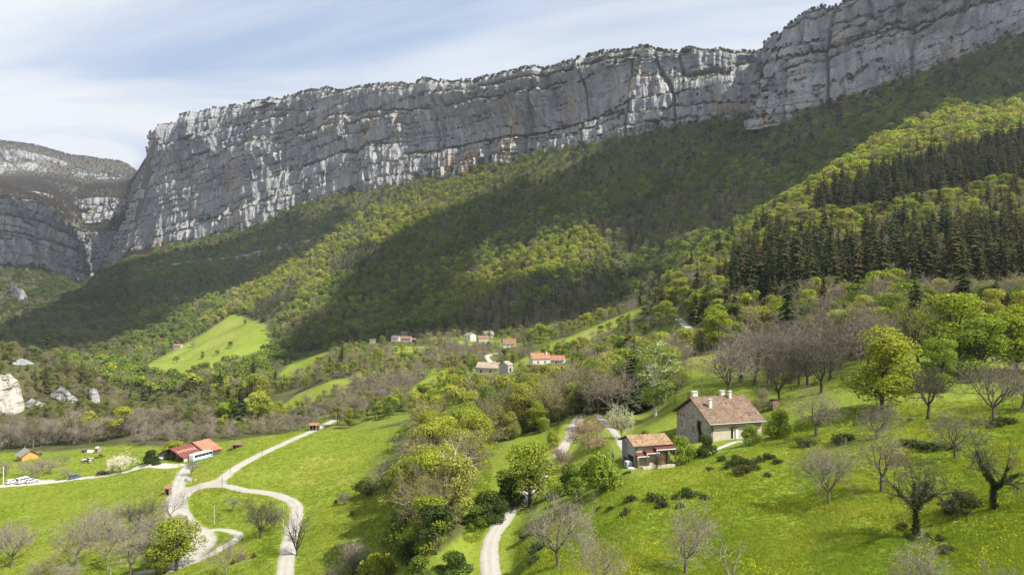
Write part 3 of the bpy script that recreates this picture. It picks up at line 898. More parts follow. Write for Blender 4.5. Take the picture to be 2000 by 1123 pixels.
def grow(seed, Ht, trunk=.22, n1=5, spread=48, childs=(6, 5, 4, 3), ratio=.6, r0=None, up=.12, wig=.22, limb=.42, lean=.06, leader=False, minr=.011):
    rs = np.random.default_rng(seed)
    S = []      # p0 p1 r0 r1 lvl
    tips = []
    r0 = r0 or .026 * Ht
    stack = []
    p = np.zeros(3); d = np.array([rs.normal() * lean, rs.normal() * lean, 1.0]); d /= np.linalg.norm(d)
    nseg = 4
    top = trunk * Ht
    pts = [p]
    for i in range(nseg):
        d = d + rs.normal(size=3) * .05; d[2] = abs(d[2]); d /= np.linalg.norm(d)
        pts.append(pts[-1] + d * top / nseg)
    for i in range(nseg):
        fl = 1.35 if i == 0 else 1.0
        S.append((pts[i] - (0, 0, .25 if i == 0 else 0), pts[i + 1], r0 * fl * (1 - .07 * i), r0 * (1 - .07 * (i + 1)), 0))
    az0 = rs.uniform(0, 6.28)
    for k in range(n1):
        az = az0 + k * 6.283 / n1 + rs.normal() * .25
        an = RAD(spread) * rs.uniform(.55, 1.25)
        dd = np.array([math.sin(an) * math.cos(az), math.sin(an) * math.sin(az), math.cos(an)])
        t = rs.uniform(.78, 1.0)
        b = pts[0] + (pts[-1] - pts[0]) * t if t < .99 else pts[-1]
        b = pts[-1] * t if t < .95 else pts[-1]
        stack.append((b, dd, limb * Ht * rs.uniform(.8, 1.15), r0 * rs.uniform(.45, .62), 1))
    if leader:
        stack.append((pts[-1], d, (1 - trunk) * Ht * .92, r0 * .8, 1))
    while stack:
        b, dd, L, r, lv = stack.pop()
        ns = 4 if lv == 1 else (3 if lv <= 2 else 2)
        q = [b]; dirs = []
        for i in range(ns):
            dd = dd + rs.normal(size=3) * wig * (1 if lv > 1 else .7)
            dd[2] += up if lv < 3 else up * .4
            dd = dd / np.linalg.norm(dd)
            q.append(q[-1] + dd * L / ns); dirs.append(dd)
        re = max(r * .42, minr)
        for i in range(ns):
            S.append((q[i], q[i + 1], max(r + (re - r) * i / ns, minr), max(r + (re - r) * (i + 1) / ns, minr), lv))
        if lv <= len(childs):
            nc = childs[lv - 1]
            for k in range(nc):
                t = rs.uniform(.28, 1.0) if k else 1.0
                i = min(int(t * ns), ns - 1)
                b2 = q[i] + (q[i + 1] - q[i]) * (t * ns - i)
                d0 = dirs[i]
                rv = rs.normal(size=3); rv -= d0 * rv.dot(d0); rv /= np.linalg.norm(rv)
                an = RAD(rs.uniform(24, 62)) if k else RAD(rs.uniform(5, 25))
                d2 = d0 * math.cos(an) + rv * math.sin(an)
                stack.append((b2, d2, L * ratio * rs.uniform(.7, 1.2), max(r * (1 - .5 * t) * .62, minr), lv + 1))
        else:
            tips.append((q[-1], dirs[-1])); tips.append((.5 * (q[0] + q[-1]), dirs[0]))
    A = [np.array([s[0] for s in S]), np.array([s[1] for s in S]), np.array([s[2] for s in S]), np.array([s[3] for s in S]), np.array([s[4] for s in S])]
    return A, np.array([x[0] for x in tips]), np.array([x[1] for x in tips])


PROTO = {}       # name -> dict(trunk mesh, crown mesh, joined mesh, height, width)


def finish(name, wood, crown, Ht, crown_mats=('leaves', 'bark')):
    """wood / crown: lists of (V, F, matindex 0 leaf-like, 1 bark)"""
    d = {'h': Ht}
    if wood:
        v, f, m = cat_mesh(wood)
        d['trunk'] = mesh_np(name + '_trunk', v, f, ['bark'], smooth=True)
    v, f, m = cat_mesh(crown)
    d['crown'] = mesh_np(name + '_crown', v, f, crown_mats, m)
    d['w'] = float(np.percentile(np.hypot(v[:, 0], v[:, 1]), 96) * 2)
    d['top'] = float(v[:, 2].max())
    va, fa, ma = cat_mesh([(w[0], w[1], 1) for w in wood] + list(crown))
    d['all'] = mesh_np(name, va, fa, crown_mats, ma)
    PROTO[name] = d


def hero_bare(name, seed, Ht, ivy=0, buds=0, bud_size=.16, **k):
    rs = np.random.default_rng(seed + 500)
    A, tips, td = grow(seed, Ht, **k)
    big = A[4] <= 1
    w = [tubes(A[0][big], A[1][big], A[2][big], A[3][big], 6) + (1,)]
    md_ = (A[4] > 1) & (A[4] <= 3)
    fi = A[4] > 3
    cr = [tubes(A[0][md_], A[1][md_], A[2][md_], A[3][md_], 4) + (1,)]
    if fi.any():
        cr.append(tubes(A[0][fi], A[1][fi], A[2][fi], A[3][fi] * .7, 3) + (1,))
    if ivy:
        m = (A[4] <= 2) & (A[0][:, 2] < Ht * .72)
        L = np.linalg.norm(A[1] - A[0], axis=1) * m * np.where(A[4] == 0, 3.0, np.where(A[4] == 1, 1.6, .12)) * (1.35 - A[0][:, 2] / Ht)
        pick = rs.choice(len(L), ivy, p=L / L.sum())
        t_ = rs.uniform(0, 1, (ivy, 1))
        c = A[0][pick] * (1 - t_) + A[1][pick] * t_
        o = rs.normal(size=(ivy, 3)); o /= np.linalg.norm(o, axis=1)[:, None]
        c = c + o * (A[2][pick][:, None] + np.abs(rs.normal(size=(ivy, 1))) * .17)
        cr.append(leaves(c, o + rs.normal(size=(ivy, 3)) * .6, .2, rs) + (0,))
    if buds:
        pick = rs.integers(0, len(tips), buds)
        c = tips[pick] + rs.normal(size=(buds, 3)) * .16
        cr.append(leaves(c, rs.normal(size=(buds, 3)) + (0, 0, .5), bud_size, rs) + (0,))
    finish(name, w, cr, Ht)


def hero_leafy(name, seed, Ht, nl, ls, spread_=.42, **k):
    rs = np.random.default_rng(seed + 900)
    A, tips, td = grow(seed, Ht, **k)
    big = A[4] <= 1
    w = [tubes(A[0][big], A[1][big], A[2][big], A[3][big], 6) + (1,)]
    sm = A[4] > 1
    cr = [tubes(A[0][sm], A[1][sm], A[2][sm], A[3][sm], 3) + (1,)]
    pick = rs.integers(0, len(tips), nl)
    ctr = np.array([0, 0, Ht * .55])
    c = tips[pick] + rs.normal(size=(nl, 3)) * spread_ * np.array([1, 1, .6])
    nn = (c - ctr); nn /= np.maximum(np.linalg.norm(nn, axis=1), .1)[:, None]
    cr.append(leaves(c, nn + rs.normal(size=(nl, 3)) * .75 + (0, 0, .5), ls, rs) + (0,))
    finish(name, w, cr, Ht)


def lobes(rs, Ht, Wd, n, low=.28):
    """uneven crown: overlapping lobes filling an egg-shaped volume"""
    o = []
    for i in range(n):
        z = rs.uniform(low, .86)
        rr = math.sin(math.pi * min(1, max(0, (z - low + .16) / (1.12 - low)))) ** .7
        az = rs.uniform(0, 6.28); rd = rs.uniform(.25, .72) * rr * Wd / 2
        R = rs.uniform(.2, .34) * Wd * .62
        o.append((rd * math.cos(az), rd * math.sin(az), z * Ht, R))
    o.append((0, 0, Ht * (.98) - Wd * .2, Wd * .2))
    return np.array(o)


def mass_leafy(name, seed, Ht, Wd, nq, ls, nl=11, low=.28, twig=0, bush=False, tr=1.0):
    rs = np.random.default_rng(seed)
    Lb = lobes(rs, Ht, Wd, nl, low)
    if bush:
        Lb[:, 2] = Lb[:, 2] * .85 - .02 * Ht
    wgt = Lb[:, 3] ** 2
    pk = rs.choice(len(Lb), nq, p=wgt / wgt.sum())
    o = rs.normal(size=(nq, 3)); o /= np.linalg.norm(o, axis=1)[:, None]
    if not bush:
        o[:, 2] = np.where(rs.random(nq) < .5, np.abs(o[:, 2]), o[:, 2])
    c = Lb[pk, :3] + o * Lb[pk, 3:4] * rs.uniform(.72, 1.12, (nq, 1)) * np.array([1, 1, .85])
    c[:, 2] = np.maximum(c[:, 2], .03 * Ht)
    cr = [leaves(c, o * 1.0 + rs.normal(size=(nq, 3)) * .4, ls, rs) + (0,)]
    A = [np.array([[0, 0, -.4]]), np.array([[rs.normal() * .2, rs.normal() * .2, Ht * .6]]), [.024 * Ht * tr], [.012 * Ht * tr]]
    w = [tubes(*A, 5) + (1,)]
    # limbs reaching into the lobes
    n = len(Lb)
    b = np.stack([np.zeros(n), np.zeros(n), np.minimum(Lb[:, 2] * .55, Ht * .5)], 1)
    cr.append(tubes(b, Lb[:, :3], np.full(n, .010 * Ht), np.full(n, .004 * Ht), 3) + (1,))
    if twig:
        pk = rs.choice(len(Lb), twig)
        o = rs.normal(size=(twig, 3)); o /= np.linalg.norm(o, axis=1)[:, None]; o[:, 2] = np.abs(o[:, 2]) * .8
        e = Lb[pk, :3] + o * Lb[pk, 3:4] * 1.12
        s = Lb[pk, :3] + o * Lb[pk, 3:4] * .25
        cr.append(tubes(s, e, np.full(twig, .0035 * Ht), np.full(twig, .0012 * Ht), 3) + (1,))
    finish(name, w, cr, Ht)


def mass_bare(name, seed, Ht, Wd, nt_, nleaf=0, ls=.5, low=.3, thick=1.0):
    """leafless or budding crown: a haze of fine twigs"""
    rs = np.random.default_rng(seed)
    Lb = lobes(rs, Ht, Wd, 9, low)
    pk = rs.choice(len(Lb), nt_)
    o = rs.normal(size=(nt_, 3)); o[:, 2] = np.abs(o[:, 2]) * .9 + .15; o /= np.linalg.norm(o, axis=1)[:, None]
    s = Lb[pk, :3] + rs.normal(size=(nt_, 3)) * Lb[pk, 3:4] * .42
    e = s + o * Lb[pk, 3:4] * rs.uniform(.5, 1.1, (nt_, 1))
    r = .0028 * Ht * thick
    cr = [tubes(s, e, np.full(nt_, r), np.full(nt_, r * .35), 3) + (1,)]
    n = len(Lb)
    b = np.stack([np.zeros(n), np.zeros(n), np.minimum(Lb[:, 2] * .5, Ht * .4)], 1)
    cr.append(tubes(b, Lb[:, :3] + (0, 0, .02), np.full(n, .011 * Ht), np.full(n, .004 * Ht), 3) + (1,))
    if nleaf:
        pk = rs.choice(len(Lb), nleaf)
        q = rs.normal(size=(nleaf, 3)); q /= np.linalg.norm(q, axis=1)[:, None]
        c = Lb[pk, :3] + q * Lb[pk, 3:4] * rs.uniform(.6, 1.15, (nleaf, 1))
        cr.append(leaves(c, q + rs.normal(size=(nleaf, 3)) * .6, ls, rs) + (0,))
    w = [tubes(np.array([[0, 0, -.4]]), np.array([[0, 0, Ht * .45]]), [.024 * Ht], [.014 * Ht], 5) + (1,)]
    finish(name, w, cr, Ht)


def spruce(name, seed, Ht, Wd, layers, per, low=.08):
    rs = np.random.default_rng(seed)
    C = []; Nn = []; Q4 = []
    for i in range(layers):
        t = (i + rs.uniform(-.3, .3)) / layers
        z = Ht * (low + (1 - low) * t)
        R = Wd / 2 * (1 - t) ** .85 * rs.uniform(.75, 1.12) + .12
        k = max(4, int(per * (1 - .55 * t)))
        for j in range(k):
            az = rs.uniform(0, 6.283)
            L = R * rs.uniform(.6, 1.15)
            ca, sa = math.cos(az), math.sin(az)
            wv = L * rs.uniform(.22, .36)
            dr = L * rs.uniform(.25, .5)
            p0 = np.array([ca * .05, sa * .05, z + .12 * L])
            tip = np.array([ca * L, sa * L, z - dr])
            mid_ = p0 * .42 + tip * .58
            side = np.array([-sa, ca, 0]) * wv
            Q4 += [p0, mid_ - side - (0, 0, .12 * L), tip, mid_ + side - (0, 0, .12 * L)]
    Q4.append(np.array([0, 0, Ht])); Q4.append(np.array([.14, 0, Ht * .93])); Q4.append(np.array([0, 0, Ht * .9])); Q4.append(np.array([-.14, .05, Ht * .93]))
    V = np.array(Q4)
    cr = [(V, np.arange(len(V)).reshape(-1, 4), 0)]
    w = [tubes(np.array([[0, 0, -.5]]), np.array([[0, 0, Ht * .93]]), [.016 * Ht], [.003 * Ht], 5) + (1,)]
    finish(name, w, cr, Ht, ('needles', 'bark'))


# --- the kinds
for i in range(5):
    hero_bare('walnut%d' % i, 20 + i, 9.0, trunk=(.27, .24, .30, .22, .26)[i], n1=(5, 6, 5, 6, 4)[i], spread=(52, 46, 55, 50, 44)[i], childs=(6, 6, 4, 3), ratio=.6, limb=(.44, .42, .46, .4, .46)[i], wig=.27, minr=.0135, r0=.26)
for i in range(2):
    hero_bare('ivy_walnut%d' % i, 40 + i, 9.0, ivy=3600, trunk=(.40, .36)[i], n1=(6, 5)[i], spread=(44, 58)[i], childs=(6, 5, 4, 3), ratio=.58, limb=.44, wig=.3, minr=.013, r0=.30)
hero_bare('snag', 51, 8.0, trunk=.2, n1=4, spread=36, childs=(4, 2), ratio=.42, limb=.6, wig=.2, minr=.02, r0=.2)
hero_bare('vase_tree', 53, 9.0, trunk=.14, n1=9, spread=22, childs=(6, 5, 3), ratio=.45, limb=.72, wig=.1, up=.1, minr=.012)
for i in range(2):
    hero_bare('budding%d' % i, 60 + i, 10.0, buds=2600, trunk=.2, n1=6, spread=42, childs=(7, 5, 4), ratio=.58, limb=.44, minr=.013)
hero_bare('slender_bare', 64, 15.0, buds=1100, bud_size=.2, trunk=.3, n1=6, spread=38, childs=(9, 5, 3), ratio=.36, limb=.32, leader=True, r0=.17, minr=.013)
hero_bare('blossom', 66, 6.0, buds=2600, bud_size=.2, trunk=.2, n1=6, spread=52, childs=(6, 5, 3), ratio=.6, limb=.45, minr=.011)
for i in range(3):
    mass_leafy('leafy%d' % i, 70 + i, 10.0, (9.0, 8.0, 8.4)[i], 5600, .3, (18, 16, 17)[i], .12, 160)
mass_leafy('round_leafy', 76, 9.0, 7.6, 4200, .27, 20, .24, 260)
mass_leafy('birch', 78, 14.0, 7.0, 5200, .25, 24, .16, 320, tr=.55)
for i in range(2):
    mass_leafy('bush%d' % i, 80 + i, 3.4, 3.6, 3000, .2, 14, .02, 80, bush=True)
mass_bare('bare_bush', 84, 4.5, 5.0, 1500, 260, .18, .12, 1.0)
for i in range(2):
    mass_leafy('bramble%d' % i, 86 + i, .95, 2.2, 900, .16, 11, .02, 40, bush=True)
for i in range(4):
    mass_leafy('mid_leafy%d' % i, 100 + i, 10.0, (8.2, 7.2, 9.0, 6.4)[i], 1300, .5, (12, 10, 14, 9)[i], .2, 60)
for i in range(3):
    mass_bare('mid_bare%d' % i, 110 + i, 9.0, (8.0, 7.0, 8.6)[i], 620, 0, .4, .24, 1.15)
for i in range(2):
    mass_bare('mid_bud%d' % i, 115 + i, 9.5, (7.4, 6.6)[i], 420, 420, .42, .2)
for i in range(3):
    spruce('mid_spruce%d' % i, 120 + i, 17.0, (7.2, 6.0, 8.0)[i], 26, 17)
for i in range(4):
    mass_leafy('far_leafy%d' % i, 130 + i, 10.0, (8.8, 7.8, 9.4, 7.2)[i], 330, 1.05, (10, 9, 12, 8)[i], .16)
for i in range(2):
    mass_bare('far_bare%d' % i, 140 + i, 9.0, (8.0, 7.2)[i], 190, 60, .7, .2, 1.5)
for i in range(2):
    spruce('far_spruce%d' % i, 150 + i, 15.0, (5.6, 5.0)[i], 11, 7)

# ------------------------------------------------------------------ instanced woodland ("stuff")
def stuff(name, lab, protos, pts, idx, rot, scl, colr, bark, meshkey='all'):
    pts = np.asarray(pts, np.float32)
    me = bpy.data.meshes.new(name)
    me.vertices.add(len(pts))
    me.vertices.foreach_set('co', pts.ravel())

    def at(nm, typ, key, a):
        q = me.attributes.new(nm, typ, 'POINT')
        q.data.foreach_set(key, np.asarray(a, np.int32 if typ == 'INT' else np.float32).ravel())
    at('pick', 'INT', 'value', idx)
    at('turn', 'FLOAT_VECTOR', 'vector', rot)
    at('size', 'FLOAT_VECTOR', 'vector', scl)
    at('col', 'FLOAT_COLOR', 'color', np.concatenate([colr, np.ones((len(colr), 1))], 1))
    at('bark', 'FLOAT_COLOR', 'color', np.concatenate([bark, np.ones((len(bark), 1))], 1))
    me.update()
    o = add_obj(name, me)
    tag(o, lab, kind='stuff')
    ng = bpy.data.node_groups.new(name + '_scatter', 'GeometryNodeTree')
    ng.interface.new_socket('Geometry', in_out='INPUT', socket_type='NodeSocketGeometry')
    ng.interface.new_socket('Geometry', in_out='OUTPUT', socket_type='NodeSocketGeometry')
    N_ = ng.nodes; L_ = ng.links
    gi = N_.new('NodeGroupInput'); go = N_.new('NodeGroupOutput')
    m2p = N_.new('GeometryNodeMeshToPoints')
    iop = N_.new('GeometryNodeInstanceOnPoints')
    L_.new(gi.outputs[0], m2p.inputs[0]); L_.new(m2p.outputs[0], iop.inputs['Points'])
    coll = bpy.data.collections.new(name + '_kinds')
    for k_, pn in enumerate(protos):
        po = bpy.data.objects.new('%02d_%s' % (k_, pn), PROTO[pn][meshkey])
        coll.objects.link(po)
    ci = N_.new('GeometryNodeCollectionInfo')
    ci.inputs['Collection'].default_value = coll
    ci.inputs['Separate Children'].default_value = True
    ci.inputs['Reset Children'].default_value = True
    L_.new(ci.outputs[0], iop.inputs['Instance'])
    iop.inputs['Pick Instance'].default_value = True

    def named(nm, dt):
        q = N_.new('GeometryNodeInputNamedAttribute')
        q.data_type = dt
        q.inputs['Name'].default_value = nm
        return q.outputs[0]
    L_.new(named('pick', 'INT'), iop.inputs['Instance Index'])
    L_.new(named('turn', 'FLOAT_VECTOR'), iop.inputs['Rotation'])
    L_.new(named('size', 'FLOAT_VECTOR'), iop.inputs['Scale'])
    L_.new(iop.outputs[0], go.inputs[0])
    md_ = o.modifiers.new('scatter', 'NODES')
    md_.node_group = ng
    return o

# ------------------------------------------------------------------ where woodland stands
# sight lines that the photo shows open: (u0, v0, u1, v1) kept clear of nearer trees
CLEAR = [(758, 648, 816, 668, 0), (903, 646, 930, 667, 0), (930, 646, 972, 668, 0), (980, 660, 1012, 678, 0), (918, 706, 984, 732, 0), (984, 706, 1014, 728, 0),
         (1036, 693, 1106, 712, 0), (720, 658, 738, 672, 0), (333, 668, 357, 683, 0), (1312, 606, 1352, 642, 0), (943, 688, 980, 714, 0),
         (0, 738, 46, 806, 0), (104, 745, 150, 782, 0), (171, 746, 196, 786, 0), (46, 770, 86, 792, 0), (24, 694, 64, 712, 0), (598, 820, 660, 846, 0),
         (585, 680, 626, 690, 0)]
OCC = np.maximum.accumulate(TZ / TY, axis=1)           # horizon seen from the viewpoint, per column


def visible(x, y, ztop):
    u = UC + F * x / y
    return (ztop / y) > bil(OCC, u, np.maximum(y - 4, 26)) + .0005


HEDGE_GULLY = [(806, 838), (840, 815), (925, 830), (940, 870), (915, 960), (900, 1010), (905, 1040), (860, 1075), (790, 1095), (790, 1020), (815, 960), (812, 900)]
BROWN = [[(150, 884), (250, 862), (330, 846), (450, 838), (600, 818), (640, 790), (720, 768), (770, 782), (700, 818), (640, 832), (560, 846), (440, 860), (330, 870), (250, 874)],
         [(800, 672), (900, 668), (1000, 674), (1010, 690), (960, 712), (880, 716), (820, 712)], [(640, 790), (700, 740), (790, 730), (860, 742), (800, 775), (720, 790)]]
SPRUCE = [([(1425, 545), (1500, 500), (1650, 500), (1750, 478), (2150, 470), (2150, 610), (1950, 606), (1800, 590), (1650, 590), (1500, 620), (1430, 610)], 240, 470, .82),
          ([(1590, 402), (1700, 362), (1850, 310), (2150, 262), (2150, 345), (1850, 395), (1700, 428), (1600, 430)], 430, 720, .9),
          ([(462, 632), (560, 560), (592, 566), (575, 600), (530, 640), (480, 646)], 1000, 1500, .97),
          ([(640, 520), (700, 485), (765, 480), (755, 515), (700, 545), (645, 550)], 1150, 1700, .95),
          ([(860, 640), (1000, 560), (1200, 540), (1210, 600), (1140, 640), (1000, 655)], 680, 1100, .55),
          ([(1150, 440), (1400, 360), (1530, 390), (1400, 460), (1200, 520)], 700, 1300, .38)]
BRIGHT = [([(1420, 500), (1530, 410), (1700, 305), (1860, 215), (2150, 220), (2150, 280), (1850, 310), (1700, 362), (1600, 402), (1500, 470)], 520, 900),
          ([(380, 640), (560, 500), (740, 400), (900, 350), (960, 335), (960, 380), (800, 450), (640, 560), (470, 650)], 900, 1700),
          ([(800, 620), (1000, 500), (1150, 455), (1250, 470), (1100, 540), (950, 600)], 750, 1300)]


def gridpts(y0, y1, sp, u0, u1, seed):
    rs = np.random.default_rng(seed)
    xa, xb = (u0 - UC) / F * (y1 if u0 < UC else y0), (u1 - UC) / F * (y1 if u1 > UC else y0)
    gx, gy = np.meshgrid(np.arange(xa, xb, sp), np.arange(y0, y1, sp))
    x = gx.ravel() + rs.uniform(-.48, .48, gx.size) * sp
    y = gy.ravel() + rs.uniform(-.48, .48, gx.size) * sp
    u = UC + F * x / y
    k = (u > u0) & (u < u1) & (y > y0)
    return x[k], y[k]


def dens(u, v, y, x):
    d = np.full(u.shape, .96)
    n = fbm(x / 38, y / 38, 201, 3)
    mid_ = (u > 520) & (u < 1290) & (y > 380) & (y < 800)
    d = np.where(mid_, .62 + .9 * n, d)
    d = np.where(y < np.where(u < 300, 322, 345), 0, d)
    d = np.where((u > 640) & (u < 845) & (y > 305) & (y < 400) & (v < 842), .95, d)
    d = np.where((u > 880) & (u < 1330) & (y > 190) & (y < 400) & (v < 862), .92, d)
    d = np.where((u > 1255) & (y > 235) & (y < 400), .97, d)
    d = np.where((u > 1640) & (y > 175) & (y < 400), .9, d)
    d = np.where(in_poly(u, v, HEDGE_GULLY) & (y > 95) & (y < 300), .97, d)
    for b in BROWN:
        d = np.where(in_poly(u, v, b) & (y > 285) & (y < 820), .85, d)
    d = np.where(is_meadow(u, v, y) & ~in_poly(u, v, HEDGE_GULLY), 0, d)
    return d


allx = []; ally = []
for (y0, y1, sp, u0, u1, sd) in [(95, 190, 4.6, 770, 960, 1), (180, 400, 5.6, -330, 2330, 2), (400, 720, 6.2, -300, 2300, 3), (720, 1300, 8.6, -240, 2260, 4), (1300, 2080, 10.2, -200, 2200, 5), (2080, 2900, 10.0, -140, 330, 6), (2900, 4300, 11.5, -120, 330, 7)]:
    x, y = gridpts(y0, y1, sp, u0, u1, sd)
    allx.append(x); ally.append(y)
# trees on the plateau just behind the rim
for i in range(5, len(WALL) - 2):
    T0 = unproj(WALL[i][3], WALL[i][5], WALL[i][4]); T1 = unproj(WALL[i + 1][3], WALL[i + 1][5], WALL[i + 1][4])
    L = np.linalg.norm((T1 - T0)[:2]); n = int(L / 7) * 5
    rs = np.random.default_rng(300 + i)
    tt = rs.uniform(0, 1, n)
    nr = np.array([(T1 - T0)[1], -(T1 - T0)[0]]) / L
    if nr @ T0[:2] < 0: nr = -nr
    q = T0[:2] + tt[:, None] * (T1 - T0)[:2] + nr * rs.uniform(30, 130, n)[:, None]
    allx.append(q[:, 0]); ally.append(q[:, 1])
x = np.concatenate(allx); y = np.concatenate(ally)
z = H(x, y)
u, v = proj(x, y, z)
rs = np.random.default_rng(99)
e = 6.0
sl = np.hypot(H(x + e, y) - H(x - e, y), H(x, y + e) - H(x, y - e)) / (2 * e)
keep = (rs.random(len(x)) < dens(u, v, y, x)) & (sl < np.where((u < 330) & (y > 2020), 2.2, 1.25))
x, y, z, u, v, sl = x[keep], y[keep], z[keep], u[keep], v[keep], sl[keep]
wd = np.interp(u, wb_u, wb_d)
onwall = (u > 300) & (y > wd - 6) & (y < wd + 62)
rim = (u > 300) & (y > wd + 62)
keep = ~onwall & ~(rim & (y > wd + 260))
nr_ = y < 700
rd = np.full(len(x), 99.0); rd[nr_] = road_dist(x[nr_], y[nr_])
keep &= rd > 2.2
x, y, z, u, v, rim, wd = [a[keep] for a in (x, y, z, u, v, rim, wd)]
N0 = len(x)
rs = np.random.default_rng(123)
# species: 0 leafy, 1 bare, 2 budding, 3 spruce
p1 = fbm(x / 130, y / 130, 211, 3); p2 = fbm(x / 45, y / 45, 212, 3)
r = rs.random(N0)
kind = np.zeros(N0, int)
far = y > 640
pb = np.clip(.07 + .42 * p1, .02, .5)                       # bare share on the big slopes
near_wall = far & (u > 240) & (y > wd - 170)
pb = np.where(near_wall, pb + .2, pb)
ps = np.clip(.03 + .22 * p2 * (u > 800) + .05 * (u > 1200), 0, .4)
lh = (u < 420) & (y > 340) & (y < 680)
pbud = np.where(lh, .42, .12)
hm = (u > 520) & (u < 1300) & (y > 330) & (y < 830)
pb = np.where(hm, np.clip(.27 + .6 * p2, .08, .7), pb); ps = np.where(hm, .01, ps); pbud = np.where(hm, .22, pbud)
rt = (u > 1255) & (y > 170) & (y < 640)
pb = np.where(rt, np.clip(.14 + .4 * p1, .06, .45), pb); pbud = np.where(rt, .3, pbud); ps = np.where(rt, .07, ps)
pb = np.where(lh, .12, pb); ps = np.where(lh, .01, ps)
cn = (u > 880) & (u < 1330) & (y > 180) & (y < 400)
pb = np.where(cn, .09, pb); pbud = np.where(cn, .3, pbud); ps = np.where(cn, .02, ps)
brown_s = (u < 300) & (y > 2030) & (y < 3150)
pb = np.where(brown_s, .8, pb); ps = np.where(brown_s, .05, ps)
ridge = (u < 330) & (y > 3150)
pb = np.where(ridge, .4, pb); ps = np.where(ridge, .5, ps)
pb = np.where(rim, .72, pb); ps = np.where(rim, .06, ps)
hg = in_poly(u, v, HEDGE_GULLY) & (y < 300)
pb = np.where(hg, .05, pb); pbud = np.where(hg, .14, pbud); ps = np.where(hg, 0, ps)
lowk = (u < 340) & (y < 415)
pb = np.where(lowk, .72, pb); pbud = np.where(lowk, .18, pbud); ps = np.where(lowk, 0, ps)
for b in BROWN:
    m = in_poly(u, v, b) & (y < 830)
    pb = np.where(m, .86, pb); ps = np.where(m, 0, ps); pbud = np.where(m, .06, pbud)
for poly, a, b, pr in SPRUCE:
    m = in_poly(u, v, poly) & (y > a) & (y < b)
    pr = np.clip(pr + .55 * p2 * (pr > .6) * (y < 720), 0, 1)
    ps = np.where(m, pr, ps); pb = np.where(m, (1 - pr) * .4, pb); pbud = np.where(m, (1 - pr) * .3, pbud)
bright = np.zeros(N0, bool)
for poly, a, b in BRIGHT:
    m = in_poly(u, v, poly) & (y > a) & (y < b)
    bright |= m
insp = np.zeros(N0, bool)
for poly, a, b, pr in SPRUCE:
    insp |= in_poly(u, v, poly) & (y > a) & (y < b)
m = bright & ~insp
pb = np.where(m, .07, pb); ps = np.where(m, .03, ps); pbud = np.where(m, .1, pbud)
farbrown = (rim | near_wall | ((u < 300) & (y > 2030)))
kind = np.where(r < ps, 3, np.where(r < ps + pb, 1, np.where(r < ps + pb + pbud, 2, 0)))
# heights
ht = np.clip(np.exp(rs.normal(size=N0) * .24), .5, 1.65) * np.where(kind == 3, np.where(far, 16, 21), np.where(far, 14.0, 10.5))
ht = np.where(cn & (kind != 3), rs.uniform(8.5, 16, N0), ht)
ht = np.where(rt & (kind != 3), rs.uniform(8, 15, N0), ht)
ht = np.where(hm & (kind != 3), rs.uniform(4, 10, N0), ht)
ht = np.where(lh & (kind != 3), rs.uniform(5, 11.5, N0), ht)
for b in BROWN:
    ht = np.where(in_poly(u, v, b) & (y < 830), rs.uniform(5.5, 7.8, N0), ht)
ht = np.where(rim | near_wall, ht * .72, ht)
ht = np.where((u < 330) & (y > 2030), rs.uniform(8, 13, N0), ht)
ht = np.where(hg, np.where(y < 150, rs.uniform(9, 14.5, N0), rs.uniform(9, 15, N0)), ht)
hl = (u > 640) & (u < 845) & (y > 300) & (y < 345)
ht = np.where(hl, rs.uniform(6.5, 9.5, N0), ht)
wratio = rs.uniform(.9, 1.25, N0)
# sight lines
drop = np.zeros(N0, bool)
ub = UC + F * x / y; hwp = .42 * ht * F / y
vt = VC - F * (z + ht) / y; vb = VC - F * z / y
for (a, b, c_, d_, _) in CLEAR:
    gy_ = ground_at((a + c_) / 2, d_ - 2)[1]
    m = (ub + hwp > a) & (ub - hwp < c_) & (vt < d_ - 3) & (vb > b) & (y < gy_ + 7) & (y > 60)
    low_ = m & (vb > d_ + 2)
    ht = np.where(low_, np.minimum(ht, np.maximum(1.2, (vb - d_ + 1.5) / F * y)), ht)
    drop |= m & ~low_ & (rs.random(N0) < (.55 if (a < 200 and a >= 20) else 1.0))
seen = visible(x, y, z + ht + 1) | (y < 120)
keep = ~drop & seen
x, y, z, u, v, kind, ht, wratio, bright, insp, hm, rt, lh, cn, hg, rim, near_wall, p1, p2, brown_s, ridge, farbrown = [a[keep] for a in (x, y, z, u, v, kind, ht, wratio, bright, insp, hm, rt, lh, cn, hg, rim, near_wall, p1, p2, brown_s, ridge, farbrown)]
N0 = len(x)
# tints of the young foliage and of the twigs, species by species
def pal(cols, k):
    return np.array(cols)[k]


kk = rs.integers(0, 6, N0)
leafc = pal([(.150, .205, .028), (.195, .245, .034), (.120, .175, .030), (.215, .235, .038), (.100, .150, .030), (.165, .185, .050)], kk)
deep = pal([(.085, .125, .028), (.105, .150, .030), (.125, .165, .034), (.075, .115, .028), (.140, .165, .045), (.095, .130, .030)], kk)
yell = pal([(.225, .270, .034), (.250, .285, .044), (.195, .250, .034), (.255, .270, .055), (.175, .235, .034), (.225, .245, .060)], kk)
mixk = sstep(-.35, .35, p1 + .5 * p2)[:, None]
big = y > 640
colr = np.where(big[:, None], deep * (1 - mixk) + leafc * mixk, np.where((rs.random(N0) < .36)[:, None], yell, leafc))
colr = np.where(big[:, None], colr * np.array([1.08, 1.15, 1.05]), colr)
colr = np.where((hg & (rs.random(N0) < .6))[:, None], yell, colr)
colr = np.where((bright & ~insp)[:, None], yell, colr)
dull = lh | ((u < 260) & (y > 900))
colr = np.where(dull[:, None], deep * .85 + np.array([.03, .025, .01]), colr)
colr = np.where((u[:, None] < 250) & (y[:, None] > 1400), deep * .75, colr)
